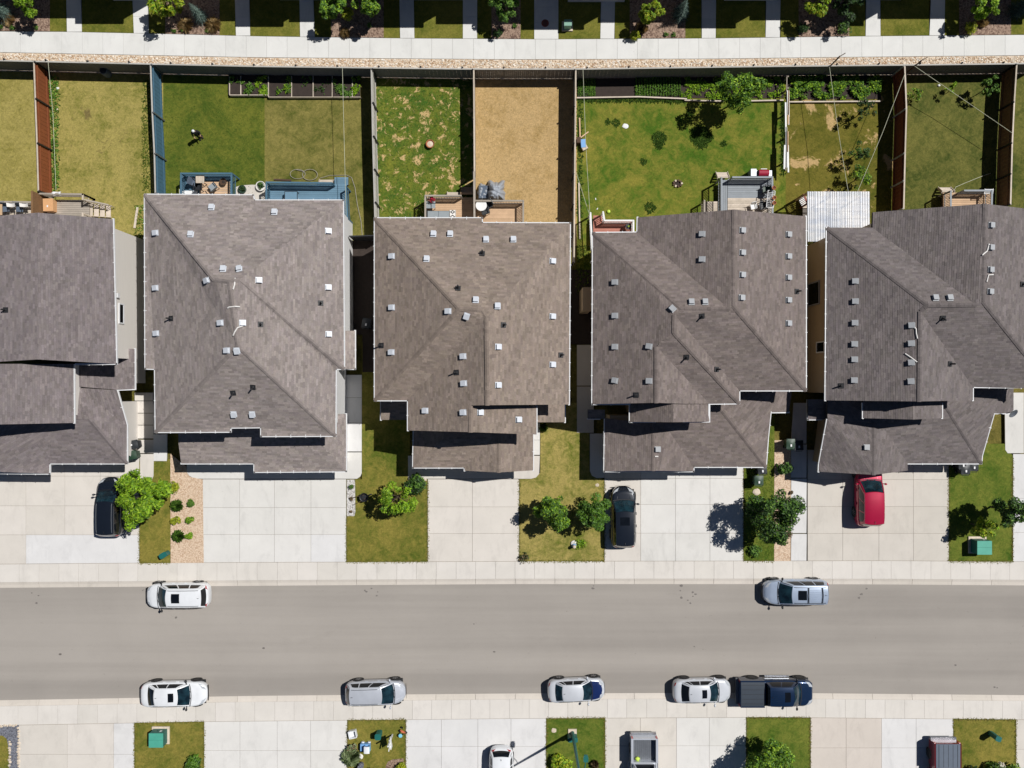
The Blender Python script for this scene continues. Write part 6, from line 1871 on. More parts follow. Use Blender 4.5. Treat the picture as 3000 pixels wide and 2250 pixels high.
def tree(name, label, px, py, height, rad, cols, seed, n=2600, leaf=.13, clusters=26, trunk_r=.07, base_h=None, group='trees in the yards', cat='tree', squash=.7, sparse=1.0, crown_px=None, lobes=.36):
    """px, py: where the trunk meets the ground"""
    bh = base_h if base_h is not None else height*.35
    cz = (bh + height)/2; hz = (height - bh)/2
    b = P(px, py, cz); b = (b[0], b[1], 0)          # px, py: middle of the crown; the trunk stands below it
    t = root(name, b, 0, label, cat, group)
    r = random.Random(seed)
    n = int(n*1.7); leaf *= .74; clusters = int(clusters*1.6); lobes *= .72
    cen = []
    for k in range(clusters):
        a = r.uniform(0, 6.283); u = r.uniform(-1, 1); q = r.uniform(.35, 1.0)**.6
        wob = 1.08 + .26*math.sin(3*a + seed) + .16*math.sin(7*a + 2*seed)
        rr_ = rad*q*math.sqrt(max(0.05, 1 - u*u*.8))*wob*.8
        cen.append((math.cos(a)*rr_, math.sin(a)*rr_, cz + hz*u*.85, rad*lobes*r.uniform(.7, 1.25)*sparse))
    V, F, cl = leaf_cloud(cen, n, leaf, cols, seed)
    colmesh('crown', V.tolist(), F, cl, M['leaf'], None, None, t, None)
    mb = MB()
    mb.tube([(0, 0, -.05), (.02, .01, bh*.6), (-.02, .03, bh*1.1), (0, 0, cz + hz*.3)], [trunk_r, trunk_r*.85, trunk_r*.65, trunk_r*.3], 8)
    mb.build('trunk', M['bark'], t)
    mb = MB()
    for k in range(min(12, clusters)):
        c = cen[k]
        mb.tube([(0, 0, bh*.8 + .1*k*hz/6), (c[0]*.5, c[1]*.5, (bh + c[2])/2), (c[0], c[1], c[2])], [trunk_r*.45, trunk_r*.3, trunk_r*.12], 5)
    o = mb.build('limbs', M['bark'], t); o['kind'] = 'stuff'
    return t

def shrub(label, px, py, rad, h, cols, seed, n=420, leaf=.07, name='shrub', group='shrubs in the front beds', cat='shrub', spiky=False):
    t = root(name, P(px, py, 0), 0, label, cat, group)
    r = random.Random(seed)
    if not spiky:
        cen = []
        for k in range(9):
            a = r.uniform(0, 6.283); q = rad*.55*math.sqrt(r.random())
            cen.append((math.cos(a)*q, math.sin(a)*q, h*r.uniform(.35, .7), rad*.5))
        V, F, cl = leaf_cloud(cen, n, leaf, cols, seed)
        colmesh('foliage', V.tolist(), F, cl, M['leaf'], None, None, t, None)
    else:
        v = []; f = []; cl = []
        for k in range(n):
            a = r.uniform(0, 6.283); e = r.uniform(.25, 1.0)*rad; hh = h*r.uniform(.4, 1)*(1.25 - e/rad*.6)
            w = leaf*.5; ca, sa = math.cos(a), math.sin(a)
            b = len(v); o = (ca*e*.12, sa*e*.12)
            v += [(o[0] - sa*w, o[1] + ca*w, .02), (o[0] + sa*w, o[1] - ca*w, .02), (ca*e*.65 + sa*w*.9, sa*e*.65 - ca*w*.9, hh), (ca*e, sa*e, hh*.72), (ca*e*.65 - sa*w*.9, sa*e*.65 + ca*w*.9, hh)]
            f.append((b, b+1, b+2, b+3, b+4))
            c = r.choice(cols); q = r.uniform(.7, 1.25); cl.append((c[0]*q, c[1]*q, c[2]*q, 1))
        colmesh('foliage', v, f, cl, M['leaf'], None, None, t, None)
    MB().tube([(0, 0, -.03), (0.01, 0, h*.5)], [.03, .015], 6).build('stem', M['bark'], t)
    return t

def spruce(label, px, py, h, rad, cols, seed, group='evergreens in the mulch beds'):
    t = root('spruce_tree', P(px, py, 0), 0, label, 'tree', group)
    r = random.Random(seed); v = []; f = []; cl = []
    z = .25
    while z < h:
        R_ = rad*(1 - z/h)**.85 + .05; nb = max(5, int(11*(1 - z/h) + 4))
        off = r.uniform(0, 6)
        for k in range(nb):
            a = off + k*6.283/nb + r.uniform(-.15, .15); L = R_*r.uniform(.8, 1.1)
            ca, sa = math.cos(a), math.sin(a)
            for j in range(7):
                q = (j + 1)/7*L; w = .12*(1.15 - j/8)*min(1, R_*1.4)
                for s in (-1, 1):
                    b = len(v)
                    cx, cy, cz = ca*q*.85, sa*q*.85, z - .22*q + r.uniform(-.02, .02)
                    v += [(cx, cy, cz), (cx + ca*w*.5 - s*sa*w, cy + sa*w*.5 + s*ca*w, cz - .03), (cx + ca*w*1.1 - s*sa*w*.6, cy + sa*w*1.1 + s*ca*w*.6, cz - .02)]
                    f.append((b, b+1, b+2))
                    c = r.choice(cols); u = r.uniform(.7, 1.3); cl.append((c[0]*u, c[1]*u, c[2]*u, 1))
        z += .17
    colmesh('crown', v, f, cl, M['leaf'], None, None, t, None)
    MB().tube([(0, 0, -.05), (0, 0, h*.5), (0, 0, h)], [.06, .035, .008], 7).build('trunk', M['bark'], t)
    return t

G_br = [C(140, 178, 34), C(118, 158, 28), C(164, 196, 54), C(92, 132, 24)]
G_md = [C(96, 136, 48), C(78, 116, 38), C(118, 154, 60), C(60, 94, 32)]
G_dk = [C(58, 88, 38), C(44, 70, 30), C(76, 108, 50), C(36, 58, 26)]
G_yl = [C(176, 184, 40), C(150, 164, 34), C(194, 198, 62), C(124, 140, 28)]
G_bl = [C(112, 134, 122), C(92, 114, 104), C(134, 154, 142), C(76, 96, 86)]
G_sg = [C(150, 168, 116), C(128, 148, 96), C(172, 186, 140)]
TAN = [C(196, 168, 116), C(178, 150, 98), C(212, 188, 140)]
DEAD = [C(124, 104, 78), C(100, 84, 62), C(146, 124, 92)]

tree('leafy_tree', 'bright lime-green tree overhanging the black car', 408, 1456, 4.2, 1.9, G_br, 1, 5200, .15, 40, .09, 1.0, group='trees in the front yards', lobes=.30)
tree('leafy_tree', 'sparse bright green young tree on the lawn beside the beige driveway', 1160, 1462, 3.4, 1.4, G_br, 2, 1500, .13, 15, .06, 1.1, group='trees in the front yards', lobes=.30)
shrub('dark green peony bush against the beige driveway edge', 1218, 1420, .85, .9, G_dk + G_md, 3, 900, .12)
tree('leafy_tree', 'round mid-green young tree on the straw-tinted lawn near the beige driveway', 1615, 1505, 3.8, 1.25, G_br[1:] + G_md, 4, 2600, .13, 24, .07, 1.1, group='trees in the front yards')
tree('leafy_tree', 'round mid-green young tree leaning over the black car driveway edge', 1737, 1505, 3.8, 1.25, G_md + G_br[3:], 5, 2400, .13, 24, .07, 1.0, group='trees in the front yards')
tree('leafy_tree', 'large dark leafy tree shading the pale driveway with the black car', 2262, 1512, 5.0, 1.85, G_md + G_dk, 6, 5200, .14, 36, .1, 1.1, group='trees in the front yards', lobes=.33)
shrub('dark green bush in the gravel below the tan driveway house', 2293, 1374, .62, 1.0, G_md + G_dk, 7, 700, .11)
tree('leafy_tree', 'dark airy tree at the frame edge above the teal transformer lawn', 2975, 1503, 4.6, 1.2, G_dk + G_md, 8, 2200, .13, 22, .08, 1.3, group='trees in the front yards')
tree('leafy_tree', 'small yellow-green tree behind the teal transformer box', 2890, 1548, 3.0, .85, G_yl + G_br, 9, 1000, .12, 14, .05, .9, group='trees in the front yards')
tree('leafy_tree', 'leafy dark tree on the green lawn across the street', 2262, 2262, 4.2, 1.9, G_br[1:] + G_md, 10, 4200, .14, 30, .09, .9, group='trees in the front yards')
tree('leafy_tree', 'slender feathery tree over the vegetable strip in the wide yard', 2166, 268, 4.6, 1.6, G_md + G_br[1:], 12, 2300, .13, 20, .06, 1.6, group='trees in the back yards', lobes=.3)
tree('leafy_tree', 'thin young tree on the sandy patched back lawn', 2522, 518, 2.6, .85, G_md + G_br[1:], 13, 420, .11, 10, .035, .6, group='trees in the back yards')
tree('leafy_tree', 'thin dark sapling above the sandy patches', 2530, 325, 2.4, .75, G_dk, 14, 300, .11, 9, .035, .6, group='trees in the back yards')
tree('leafy_tree', 'wispy sapling in the middle of the sandy patched lawn', 2520, 445, 2.4, .8, G_dk + G_md, 15, 360, .11, 10, .035, .6, group='trees in the back yards')
tree('leafy_tree', 'small sapling beside the brown fence in the dark green yard', 2902, 252, 2.6, .65, G_md, 16, 380, .11, 10, .035, .8, group='trees in the back yards')
tree('leafy_tree', 'low yellow-green sapling beside the rust-red fence', 2682, 276, 1.4, .6, G_br + G_md, 17, 200, .1, 8, .03, .3, group='trees in the back yards')
tree('leafy_tree', 'tiny yellow-green sapling at the top of the dark green lawn', 2790, 262, 1.2, .45, G_br, 18, 130, .1, 6, .025, .3, group='trees in the back yards')

for k, (lab, px, py, rad, h, cols, sp) in enumerate([
    ('large yellow-green mound at the top of the pink gravel bed', 514, 1431, .56, .6, G_yl, 0), ('spiky dark green shrub near the top of the pink gravel bed', 521, 1480, .54, .6, G_md, 1), ('small green mound beside the upper spiky shrub', 561, 1474, .36, .45, G_br[3:] + G_md, 0),
    ('yellow flowering mound in the middle of the pink gravel bed', 519, 1526, .42, .45, G_yl, 0), ('round olive mound beside the yellow flowering mound', 559, 1523, .33, .4, G_br[1:], 0), ('spiky dark green shrub low in the pink gravel bed', 525, 1569, .54, .55, G_md, 1), ('small lime mound touching the lower spiky shrub', 557, 1568, .32, .4, G_br, 0)]):
    shrub(lab, px, py, rad, h, cols, 40 + k, 700 if not sp else 260, .06 if not sp else .12, group='shrubs in the pink gravel bed', spiky=bool(sp))
shrub('small green dome in the white stone bed', 1030, 1424, .22, .35, G_md, 50, 220, .05, group='plants in the white stone bed')
shrub('dark withered plant in the middle of the white stone bed', 1030, 1461, .16, .2, DEAD, 51, 120, .05, group='plants in the white stone bed')
shrub('smaller withered plant low in the white stone bed', 1029, 1498, .13, .18, DEAD, 52, 100, .05, group='plants in the white stone bed')
shrub('withered brown tuft in the gravel beside the white driveway edge', 2317, 1442, .16, .3, DEAD, 53, 120, .06)
shrub('sage green spreading bush at the corner of the lawn with toys', 1030, 2213, .8, .8, G_sg, 54, 500, .16, spiky=True, group='shrubs across the street')
shrub('low grey-brown bush above the sage bush', 1032, 2190, .45, .6, DEAD + G_sg, 55, 260, .1, group='shrubs across the street')
shrub('yellow-green bush in the brick-edged mulch bed', 1178, 2244, .42, .7, G_yl, 56, 360, .1, group='shrubs across the street')
tree('leafy_tree', 'dark tree whose shade fills the bottom of the lawn with toys', 1125, 2300, 3.2, 1.0, G_dk, 57, 1200, .13, 14, .06, .9, group='trees in the front yards')
shrub('yellow-green spreading bush under the teal street lamp', 1640, 2228, .95, .9, G_yl + G_br, 58, 900, .12, group='shrubs across the street')
shrub('dead grass clump beside the street lamp bush', 1742, 2236, .4, .6, DEAD, 59, 160, .08, spiky=True, group='shrubs across the street')
shrub('dark green bush by the pale driveway on the transformer lawn', 572, 2233, .7, .8, G_md + G_br[3:], 60, 700, .11, group='shrubs across the street')
for k, (x, y, rr_, cc) in enumerate([(2850, 2262, .8, G_dk), (2905, 2252, .85, G_md), (2955, 2256, .8, G_br[1:] + G_md)]):
    shrub(['dark bush behind the dark red pickup', 'mid-green hedge bush below the tilted pedestal', 'bright hedge bush against the blank driveway'][k], x, y, rr_, 1.1, cc, 61 + k, 800, .12, group='shrubs across the street')
wf = shrub('white flowering clump among the hedge bushes', 2918, 2232, .3, 1.2, [C(236, 232, 220), C(220, 210, 190)], 65, 160, .09, group='shrubs across the street')
shrub('thorny dark shrub at the corner of the straw-tinted lawn', 1535, 1632, .45, .4, DEAD + G_dk, 66, 200, .07)
shrub('low weed patch beside the garden ornament', 1700, 1592, .5, .3, G_br, 67, 220, .07)
shrub('dark weed clump at the kerb end of the leafy strip', 2210, 1610, .5, .5, G_md, 68, 400, .1)
shrub('dry twig bundle beside the white edge of the tan driveway', 2312, 1563, .3, .35, DEAD, 69, 120, .06)
shrub('tall grass by the walk corner of the brown-roofed house', 1592, 1252, .4, .5, G_md, 70, 200, .1, spiky=True)
shrub('pot greenery on the small grey patio', 712, 556, .26, .5, G_dk, 71, 220, .06, name='potted_plant', group='potted plants by the blue decks')
shrub('green plants filling the pale-rimmed basin', 766, 547, .3, .5, G_dk + G_md, 72, 240, .07, name='potted_plant', group='potted plants by the blue decks')

# top beds
spruce('grey-blue spruce at the left end of the white walkway', 18, 45, 2.8, 1.0, G_bl, 80)
tree('leafy_tree', 'yellow-green tree in the leftmost mulch bed', 76, 10, 2.8, .8, G_br, 81, 900, .13, 14, .05, 1.0, group='trees along the white walkway')
tree('leafy_tree', 'bright lime tree beside the second path', 470, 8, 3.3, 1.1, G_br + G_yl, 82, 1500, .14, 18, .06, 1.2, group='trees along the white walkway')
shrub('small yellow-green bush beside the bright lime tree', 530, 36, .35, .8, G_yl, 83, 220, .08, group='shrubs along the white walkway')
spruce('narrow blue spruce in the second mulch bed', 592, 55, 2.6, .75, G_bl, 84)
tree('leafy_tree', 'broad green tree left in the third mulch bed', 984, 14, 3.3, 1.0, G_br[1:] + G_md, 85, 1800, .14, 18, .06, 1.2, group='trees along the white walkway')
tree('leafy_tree', 'dense dark-edged green tree right in the third mulch bed', 1078, 8, 3.3, .95, G_md + G_br[1:], 86, 1700, .14, 18, .06, 1.2, group='trees along the white walkway')
shrub('golden lime bush below the two green trees', 1023, 48, .55, 1.0, G_yl, 87, 700, .09, group='shrubs along the white walkway')
tree('leafy_tree', 'mid-green tree in the narrow mulch bed', 1482, 18, 3.0, .95, G_md, 88, 1500, .13, 16, .06, 1.0, group='trees along the white walkway')
shrub('trailing green weeds spilling from the narrow mulch bed', 1458, 102, .4, .3, G_dk, 89, 220, .09, group='shrubs along the white walkway')
tree('leafy_tree', 'tall golden-green tree in the fifth mulch bed', 1906, 34, 3.0, .75, G_yl + G_br, 90, 1500, .12, 16, .05, .6, group='trees along the white walkway')
spruce('silver-blue spruce beside the golden-green tree', 1990, 48, 2.8, .85, G_bl, 91)
shrub('golden shrub overhanging the white walkway below the golden-green tree', 1860, 108, .42, .6, G_yl, 92, 420, .08, group='shrubs along the white walkway')
tree('leafy_tree', 'yellow-green tree in the sixth mulch bed', 2396, 10, 3.0, .9, G_br + G_yl, 93, 1300, .13, 16, .05, 1.0, group='trees along the white walkway')
tree('leafy_tree', 'dark green tree right in the sixth mulch bed', 2488, 10, 3.0, .9, G_dk, 94, 1200, .13, 16, .05, 1.0, group='trees along the white walkway')
shrub('dark bush left in the sixth mulch bed', 2350, 85, .5, .6, G_dk, 95, 360, .09, group='shrubs along the white walkway')
shrub('dark bush right in the sixth mulch bed', 2470, 88, .55, .6, G_dk + G_md, 96, 380, .09, group='shrubs along the white walkway')
tree('leafy_tree', 'bright lime tree in the rightmost mulch bed', 2884, 18, 3.0, .85, G_br, 97, 1400, .14, 16, .05, 1.0, group='trees along the white walkway')
spruce('dark spruce in the rightmost mulch bed', 2968, 38, 2.6, .9, [C(70, 92, 84), C(54, 74, 66), C(88, 110, 98)], 98)
shrub('golden shrub overhanging the walkway below the bright lime tree', 2837, 90, .52, .7, G_yl, 99, 420, .09, group='shrubs along the white walkway')
for k, (lab, x, y, r_) in enumerate((('tan feather grass clump in the second mulch bed', 545, 76, .7), ('pale tan grass clump at the edge of the second mulch bed', 626, 76, .75), ('tan grass clump below the golden lime bush', 1012, 100, .45), ('tan grass clump below the tall golden-green tree', 1880, 84, .55), ('tan grass clump in the rightmost mulch bed', 2876, 66, .5), ('dry grass clump in the leftmost mulch bed', 28, 60, .6))):
    shrub(lab, x, y, r_, .5, TAN, 110 + k, 320, .05, name='ornamental_grass', group='tan grasses along the white walkway', cat='grass', spiky=True)
for k, (x, y) in enumerate(((38, 84), (108, 82), (510, 92), (538, 92), (608, 92), (1083, 76), (1509, 78), (1950, 104), (1972, 103), (5, 80))):
    shrub('tiny green plant poking from the bark mulch', x, y, .2, .25, G_md, 120 + k, 70, .07, name='ground_plant', group='tiny plants in the bark mulch', cat='plant')

# vegetables
VG = root('vegetable_plants', P(730, 256, .2), 0, 'leafy green vegetables growing in the long raised bed', 'plants')
def veg(parent, x0, x1, y0, y1, n, cols, seed, size=.07, rows=None, z=.0, h=.18, label=None):
    r = random.Random(seed); v = []; f = []; cl = []
    w = wloc(parent) if parent else Vector((0, 0, 0))
    cen = [(r.uniform(x0, x1), r.uniform(y0, y1), r.uniform(2.5, 6.5), r.uniform(.7, 1.25)) for _ in range(max(3, n//45))]
    for k in range(n):
        if rows: x = x0 + (x1 - x0)*(r.randrange(rows) + .5 + r.gauss(0, .13))/rows; y = r.uniform(y0, y1)
        else:
            c0 = r.choice(cen); x = min(max(r.gauss(c0[0], c0[2]), x0), x1); y = min(max(r.gauss(c0[1], c0[2]), y0), y1 + 3)
        p = P(x, y, z); s = size*r.uniform(.6, 1.4); a = r.uniform(0, 6.28); b = len(v)
        ca, sa = math.cos(a)*s, math.sin(a)*s; hz = z + h*r.uniform(.3, 1)
        v += [(p[0]-ca*.3-w[0], p[1]-sa*.3-w[1], hz*.7-w[2]), (p[0]+ca*.4-sa*.5-w[0], p[1]+sa*.4+ca*.5-w[1], hz-w[2]), (p[0]+ca*1.3-w[0], p[1]+sa*1.3-w[1], hz*.85-w[2]), (p[0]+ca*.4+sa*.5-w[0], p[1]+sa*.4-ca*.5-w[1], hz-w[2])]
        f.append((b, b+1, b+2, b+3)); c = r.choice(cols); q = r.uniform(.7, 1.3); cl.append((c[0]*q, c[1]*q, c[2]*q, 1))
    return colmesh('foliage' if parent else 'vegetables', v, f, cl, M['leaf'], label, 'plants' if label else None, parent, 'stuff')
for i, (x0, x1, n, cols) in enumerate([(676, 703, 90, G_md), (708, 748, 220, G_md + G_br[3:]), (752, 784, 420, G_br), (812, 852, 200, G_br[1:] + G_md), (878, 912, 30, G_md), (922, 970, 60, G_dk), (978, 1028, 260, G_md), (1032, 1056, 260, G_br)]):
    veg(VG, x0, x1, 226, 276, n, cols, 200 + i, .08, z=.2)
veg(VG, 980, 1030, 270, 290, 110, G_md, 209, .09, z=.2)
veg(None, 1692, 1745, 230, 282, 900, G_md, 210, .06, rows=9, h=.15, label='short leafy rows at the left end of the vegetable strip')
veg(None, 1860, 1995, 226, 282, 2600, G_md + G_br[3:], 211, .06, rows=17, h=.2, label='straight green vegetable rows in the middle of the strip')
veg(None, 1996, 2296, 228, 288, 3800, G_br[1:] + G_br, 212, .07, h=.2, label='bright green ground crop right of the vegetable rows')
veg(None, 2308, 2580, 226, 290, 4200, G_md + G_br[1:], 213, .10, h=.35, label='tangled weeds filling the strip behind the sandy yard')

# grass tufts: blades nobody could count
def tufts(label, areas, seed):
    r = np.random.RandomState(seed)
    V = []; F = []; CLs = []
    nb = 0
    for (poly, n, cols, size, hh) in areas:
        n = int(n*.55)
        xs = [p[0] for p in poly]; ys = [p[1] for p in poly]
        x = r.uniform(min(xs), max(xs), n*2); y = r.uniform(min(ys), max(ys), n*2)
        ins = np.zeros(len(x), bool); j = len(poly) - 1
        for i in range(len(poly)):
            xi, yi = poly[i]; xj, yj = poly[j]
            with np.errstate(divide='ignore', invalid='ignore'):
                c = ((yi > y) != (yj > y)) & (x < (xj - xi)*(y - yi)/(yj - yi + 1e-12) + xi)
            ins ^= c; j = i
        x = x[ins][:n]; y = y[ins][:n]; m = len(x)
        wx = (x - 1500)/40; wy = (1125 - y)/40
        a = r.uniform(0, 6.283, m); s = size*(.5 + r.random(m)); h = hh*(.3 if hh < .09 else .6)*(.4 + .9*r.random(m))
        ca, sa = np.cos(a), np.sin(a); w = s*.16
        z = np.full(m, -.012)
        v = np.stack([np.c_[wx - sa*w, wy + ca*w, z], np.c_[wx + sa*w, wy - ca*w, z], np.c_[wx + ca*s*.55 + sa*w, wy + sa*s*.55 - ca*w, h], np.c_[wx + ca*s, wy + sa*s, h*.75]], axis=1).reshape(-1, 3)
        V.append(v); F += [(nb + 4*i, nb + 4*i + 1, nb + 4*i + 2, nb + 4*i + 3) for i in range(m)]
        nb += 4*m
        cc = np.array(cols)[:, :3][r.randint(len(cols), size=m)]*(.9 + .55*r.random((m, 1)))
        CLs.append(np.c_[cc, np.ones(m)])
    return colmesh('grass', np.concatenate(V).tolist(), F, np.concatenate(CLs), M['grass_blade'], label, 'grass')
def blob(x, y, r_): return [(x + r_*math.cos(a_*.6283)*(1 + .22*math.sin(a_*2.3 + x)), y + r_*math.sin(a_*.6283)*(1 + .2*math.cos(a_*1.7 + y))) for a_ in range(10)]
rect = lambda a, b, c, d: [(a, b), (c, b), (c, d), (a, d)]
gs = [C(112, 112, 42), C(150, 134, 74), C(132, 122, 60)]
gg = [C(82, 100, 30), C(64, 86, 24), C(98, 112, 40)]
gd = [C(176, 140, 86), C(160, 124, 66), C(190, 156, 104)]
LUSH = [C(66, 92, 30), C(54, 80, 26), C(78, 104, 36)]
tufts('dark lush grass clumps dotted over the wide mottled lawn', [(blob(2057, 403, 31), 2200, LUSH, .13, .1), (blob(1932, 405, 22), 900, LUSH, .13, .1), (blob(1930, 425, 12), 400, LUSH, .12, .1), (blob(2120, 421, 8), 200, LUSH, .12, .1), (blob(1885, 473, 9), 220, LUSH, .12, .1), (blob(2020, 333, 12), 260, LUSH, .12, .1), (blob(1780, 357, 7), 140, LUSH, .12, .1), (blob(1805, 360, 11), 220, LUSH, .12, .1), (blob(1905, 610, 16), 420, LUSH, .13, .1),
    ([(1692, 288), (2010, 292), (2010, 300), (1692, 297)], 1600, LUSH, .15, .14), (rect(2288, 300, 2301, 510), 1100, LUSH, .16, .16), (rect(1692, 300, 1706, 640), 900, LUSH, .15, .12)], 21)
tufts('long grass blades along the back fences and house corners', [
    (rect(1105, 250, 1355, 640), 5000, gg + [C(120, 118, 46)], .13, .05), (rect(482, 232, 775, 570), 2500, gg, .09, .04),
    (rect(141, 225, 172, 560), 1800, G_md, .18, .14), (rect(418, 235, 440, 560), 900, gg, .15, .1), (rect(1690, 720, 1728, 860), 700, gg, .15, .1), (rect(395, 600, 440, 720), 500, gg + G_md, .16, .12)], 5)
def edge(x0, y0, x1, y1, w=5): 
    dx, dy = x1 - x0, y1 - y0; L = math.hypot(dx, dy); nx, ny = -dy/L*w/2, dx/L*w/2
    return [(x0 + nx, y0 + ny), (x1 + nx, y1 + ny), (x1 - nx, y1 - ny), (x0 - nx, y0 - ny)]
EC = [C(112, 110, 48), C(138, 122, 66), C(92, 100, 36)]
EDG = []
for e in ((408, 1440, 408, 1648), (408, 1650, 499, 1649), (1015, 1512, 1015, 1646), (1015, 1647, 1252, 1646), (1253, 1410, 1253, 1645), (1521, 1405, 1521, 1644), (1522, 1645, 1770, 1644), (1771, 1410, 1771, 1644), (2179, 1370, 2179, 1643), (2179, 1644, 2268, 1644), (2780, 1360, 2780, 1644), (2780, 1645, 2966, 1646), (2967, 1340, 2966, 1645),
          (394, 2120, 394, 2256), (394, 2119, 597, 2115), (597, 2116, 597, 2256), (1018, 2110, 1018, 2256), (1018, 2110, 1188, 2108), (1188, 2110, 1188, 2256), (1601, 2106, 1601, 2256), (1601, 2104, 1772, 2103), (1772, 2105, 1772, 2256), (2187, 2103, 2187, 2256), (2187, 2103, 2374, 2103), (2374, 2104, 2374, 2256), (2794, 2107, 2794, 2256), (2794, 2107, 2976, 2108), (2976, 2110, 2976, 2256)):
    L_ = math.hypot(e[2] - e[0], e[3] - e[1]); EDG.append((edge(*e, 6), int(L_*4), EC, .09, .07))
tufts('ragged grass growing over the concrete edges of the front lawns', EDG, 9)
tufts('tall lush grass in the narrow strip under the dark leafy tree', [(rect(2181, 1280, 2266, 1640), 3200, [C(84, 104, 28), C(102, 116, 36)], .13, .08)], 6)
# ================================================================== bins, boxes, lamp, toys, people
def wheelie_bin(label, px, py, rz, mat, group='wheelie bins beside the garages', lying=False):
    b = root('wheelie_bin', P(px, py, 0), rz, label, 'bin', group)
    mb = MB()
    lo, hi = .22, .29
    v = [(-lo, -lo*1.1, .08), (lo, -lo*1.1, .08), (lo, lo*1.1, .08), (-lo, lo*1.1, .08), (-hi, -hi*1.15, .95), (hi, -hi*1.15, .95), (hi, hi*1.1, .95), (-hi, hi*1.1, .95)]
    mb.add(v, [(3,2,1,0),(4,5,6,7),(0,1,5,4),(1,2,6,5),(2,3,7,6),(3,0,4,7)]); mb.build('body', mat, b)
    mb = MB(); mb.grid(lambda u, w: (-.32 + .64*u, -.37 + .72*w, .97 + .07*math.sin(math.pi*u)*math.sin(math.pi*min(1, w*1.1))), 6, 6); mb.box((0, 0, .955), (.62, .70, .03)); mb.build('lid', mat, b, smooth=True)
    MB().tube([(-.24, .36, .9), (-.24, .42, .93), (.24, .42, .93), (.24, .36, .9)], .02, 6).build('handle', mat, b)
    MB().box((0, .1, 1.045), (.11, .17, .008)).build('sticker', M['label_white'], b)
    for s in (-1, 1): MB().lathe([(.1, -.03), (.1, .03)], 12, (s*.24, .26, .1), Euler((0, R(90), 0)).to_matrix()).build('wheel', M['tyre'], b)
    return b
wheelie_bin('black bin beside the leftmost garage wall, farther from the driveway', 407, 1300, R(100), M['plastic_black'])
wheelie_bin('black bin with a green side beside the leftmost garage wall', 403, 1330, R(100), M['plastic_green'])
wheelie_bin('black bin tucked under the garage eave by the lush strip', 2222, 1372, R(185), M['plastic_black'])
wheelie_bin('green-sided bin standing on the corner of the pale driveway', 2212, 1404, R(180), M['plastic_green'])
wheelie_bin('silvery bin in the shade between the two dark-roofed garages', 2304, 1298, R(180), M['plastic_green'])
wheelie_bin('black bin in the shade next to the silvery bin', 2327, 1302, R(182), M['plastic_black'])
wheelie_bin('black bin at the corner of the tan driveway, closest to the lawn', 2808, 1372, R(180), M['plastic_black'])
wheelie_bin('black bin under the garage eave above the tan driveway', 2800, 1356, R(185), M['plastic_black'])
wheelie_bin('grey-lidded bin at the garage corner beside the green lawn', 2832, 1362, R(178), M['plastic_black'])
wheelie_bin('dark bin standing in the shaded gap between the hip-roofed houses', 1080, 950, R(170), M['plastic_black'])

def transformer(label, px, py, w, d, h, mat, side, rz=0):
    t = root('transformer_box', P(px, py, 0), rz, label, 'utility box', 'utility boxes on the lawns')
    MB().box((0, 0, .04), (w + .3, d + .25, .1)).build('pad', M['stone'], t)
    MB().box((0, -.02, .09 + h/2), (w, d, h)).build('cabinet', side, t)
    mb = MB(); mb.box((0, -.02 - d*.25, h + .115), (w + .05, d*.52, .05)); mb.build('lid', mat, t)
    MB().box((0, -.02 + d*.255, h + .11), (w + .05, d*.47, .05)).build('lid', mat, t)
    MB().box((w*.2, d/2 - .03, .5), (.14, .04, .2)).build('sticker', M['label_white'], t)
    MB().box((-w*.1, d/2 - .03, .35), (.05, .05, .1)).build('lock', M['dark_metal'], t)
    return t
transformer('pale green transformer box on a stone pad across the street', 472, 2153, .98, 1.02, .75, M['teal'], M['teal_dark'])
transformer('pale teal transformer box beside the small yellow-green tree', 2862, 1596, 1.0, .98, .85, M['teal'], M['teal_dark'])
transformer('small pale green utility box in the shaded strip beyond the walkway', 1662, 78, .5, .45, .6, M['green_box'], M['green_box'])

def pedestal(label, px, py, w, d, h, rz, mat=M['teal_dark']):
    t = root('utility_pedestal', P(px, py, 0), rz, label, 'utility box', 'utility boxes on the lawns')
    mb = MB(); prof = []
    n = 16
    ring = [((w/2)*math.copysign(abs(math.cos(a))**.5, math.cos(a)), (d/2)*math.copysign(abs(math.sin(a))**.5, math.sin(a))) for a in [2*math.pi*k/n for k in range(n)]]
    mb.prism(ring, 0, h); mb.build('body', mat, t)
    mb = MB(); mb.prism([(p[0]*1.08, p[1]*1.08) for p in ring], h, h + .06); mb.build('cap', M['teal_dark'], t)
    return t
pedestal('dark green pedestal at the kerb end of the gravel bed lawn', 488, 1622, .55, .36, .6, R(30))
pedestal('rounded teal pedestal on the lawn with toys', 1112, 2146, .42, .42, .75, 0)
pedestal('teal pedestal left of the street lamp base', 1668, 2154, .32, .3, .8, 0)
pedestal('teal pedestal right of the street lamp base', 1684, 2154, .28, .3, .8, 0)
pedestal('green pedestal casting a bent shadow on the last lawn', 2902, 2148, .4, .36, .95, R(-20))

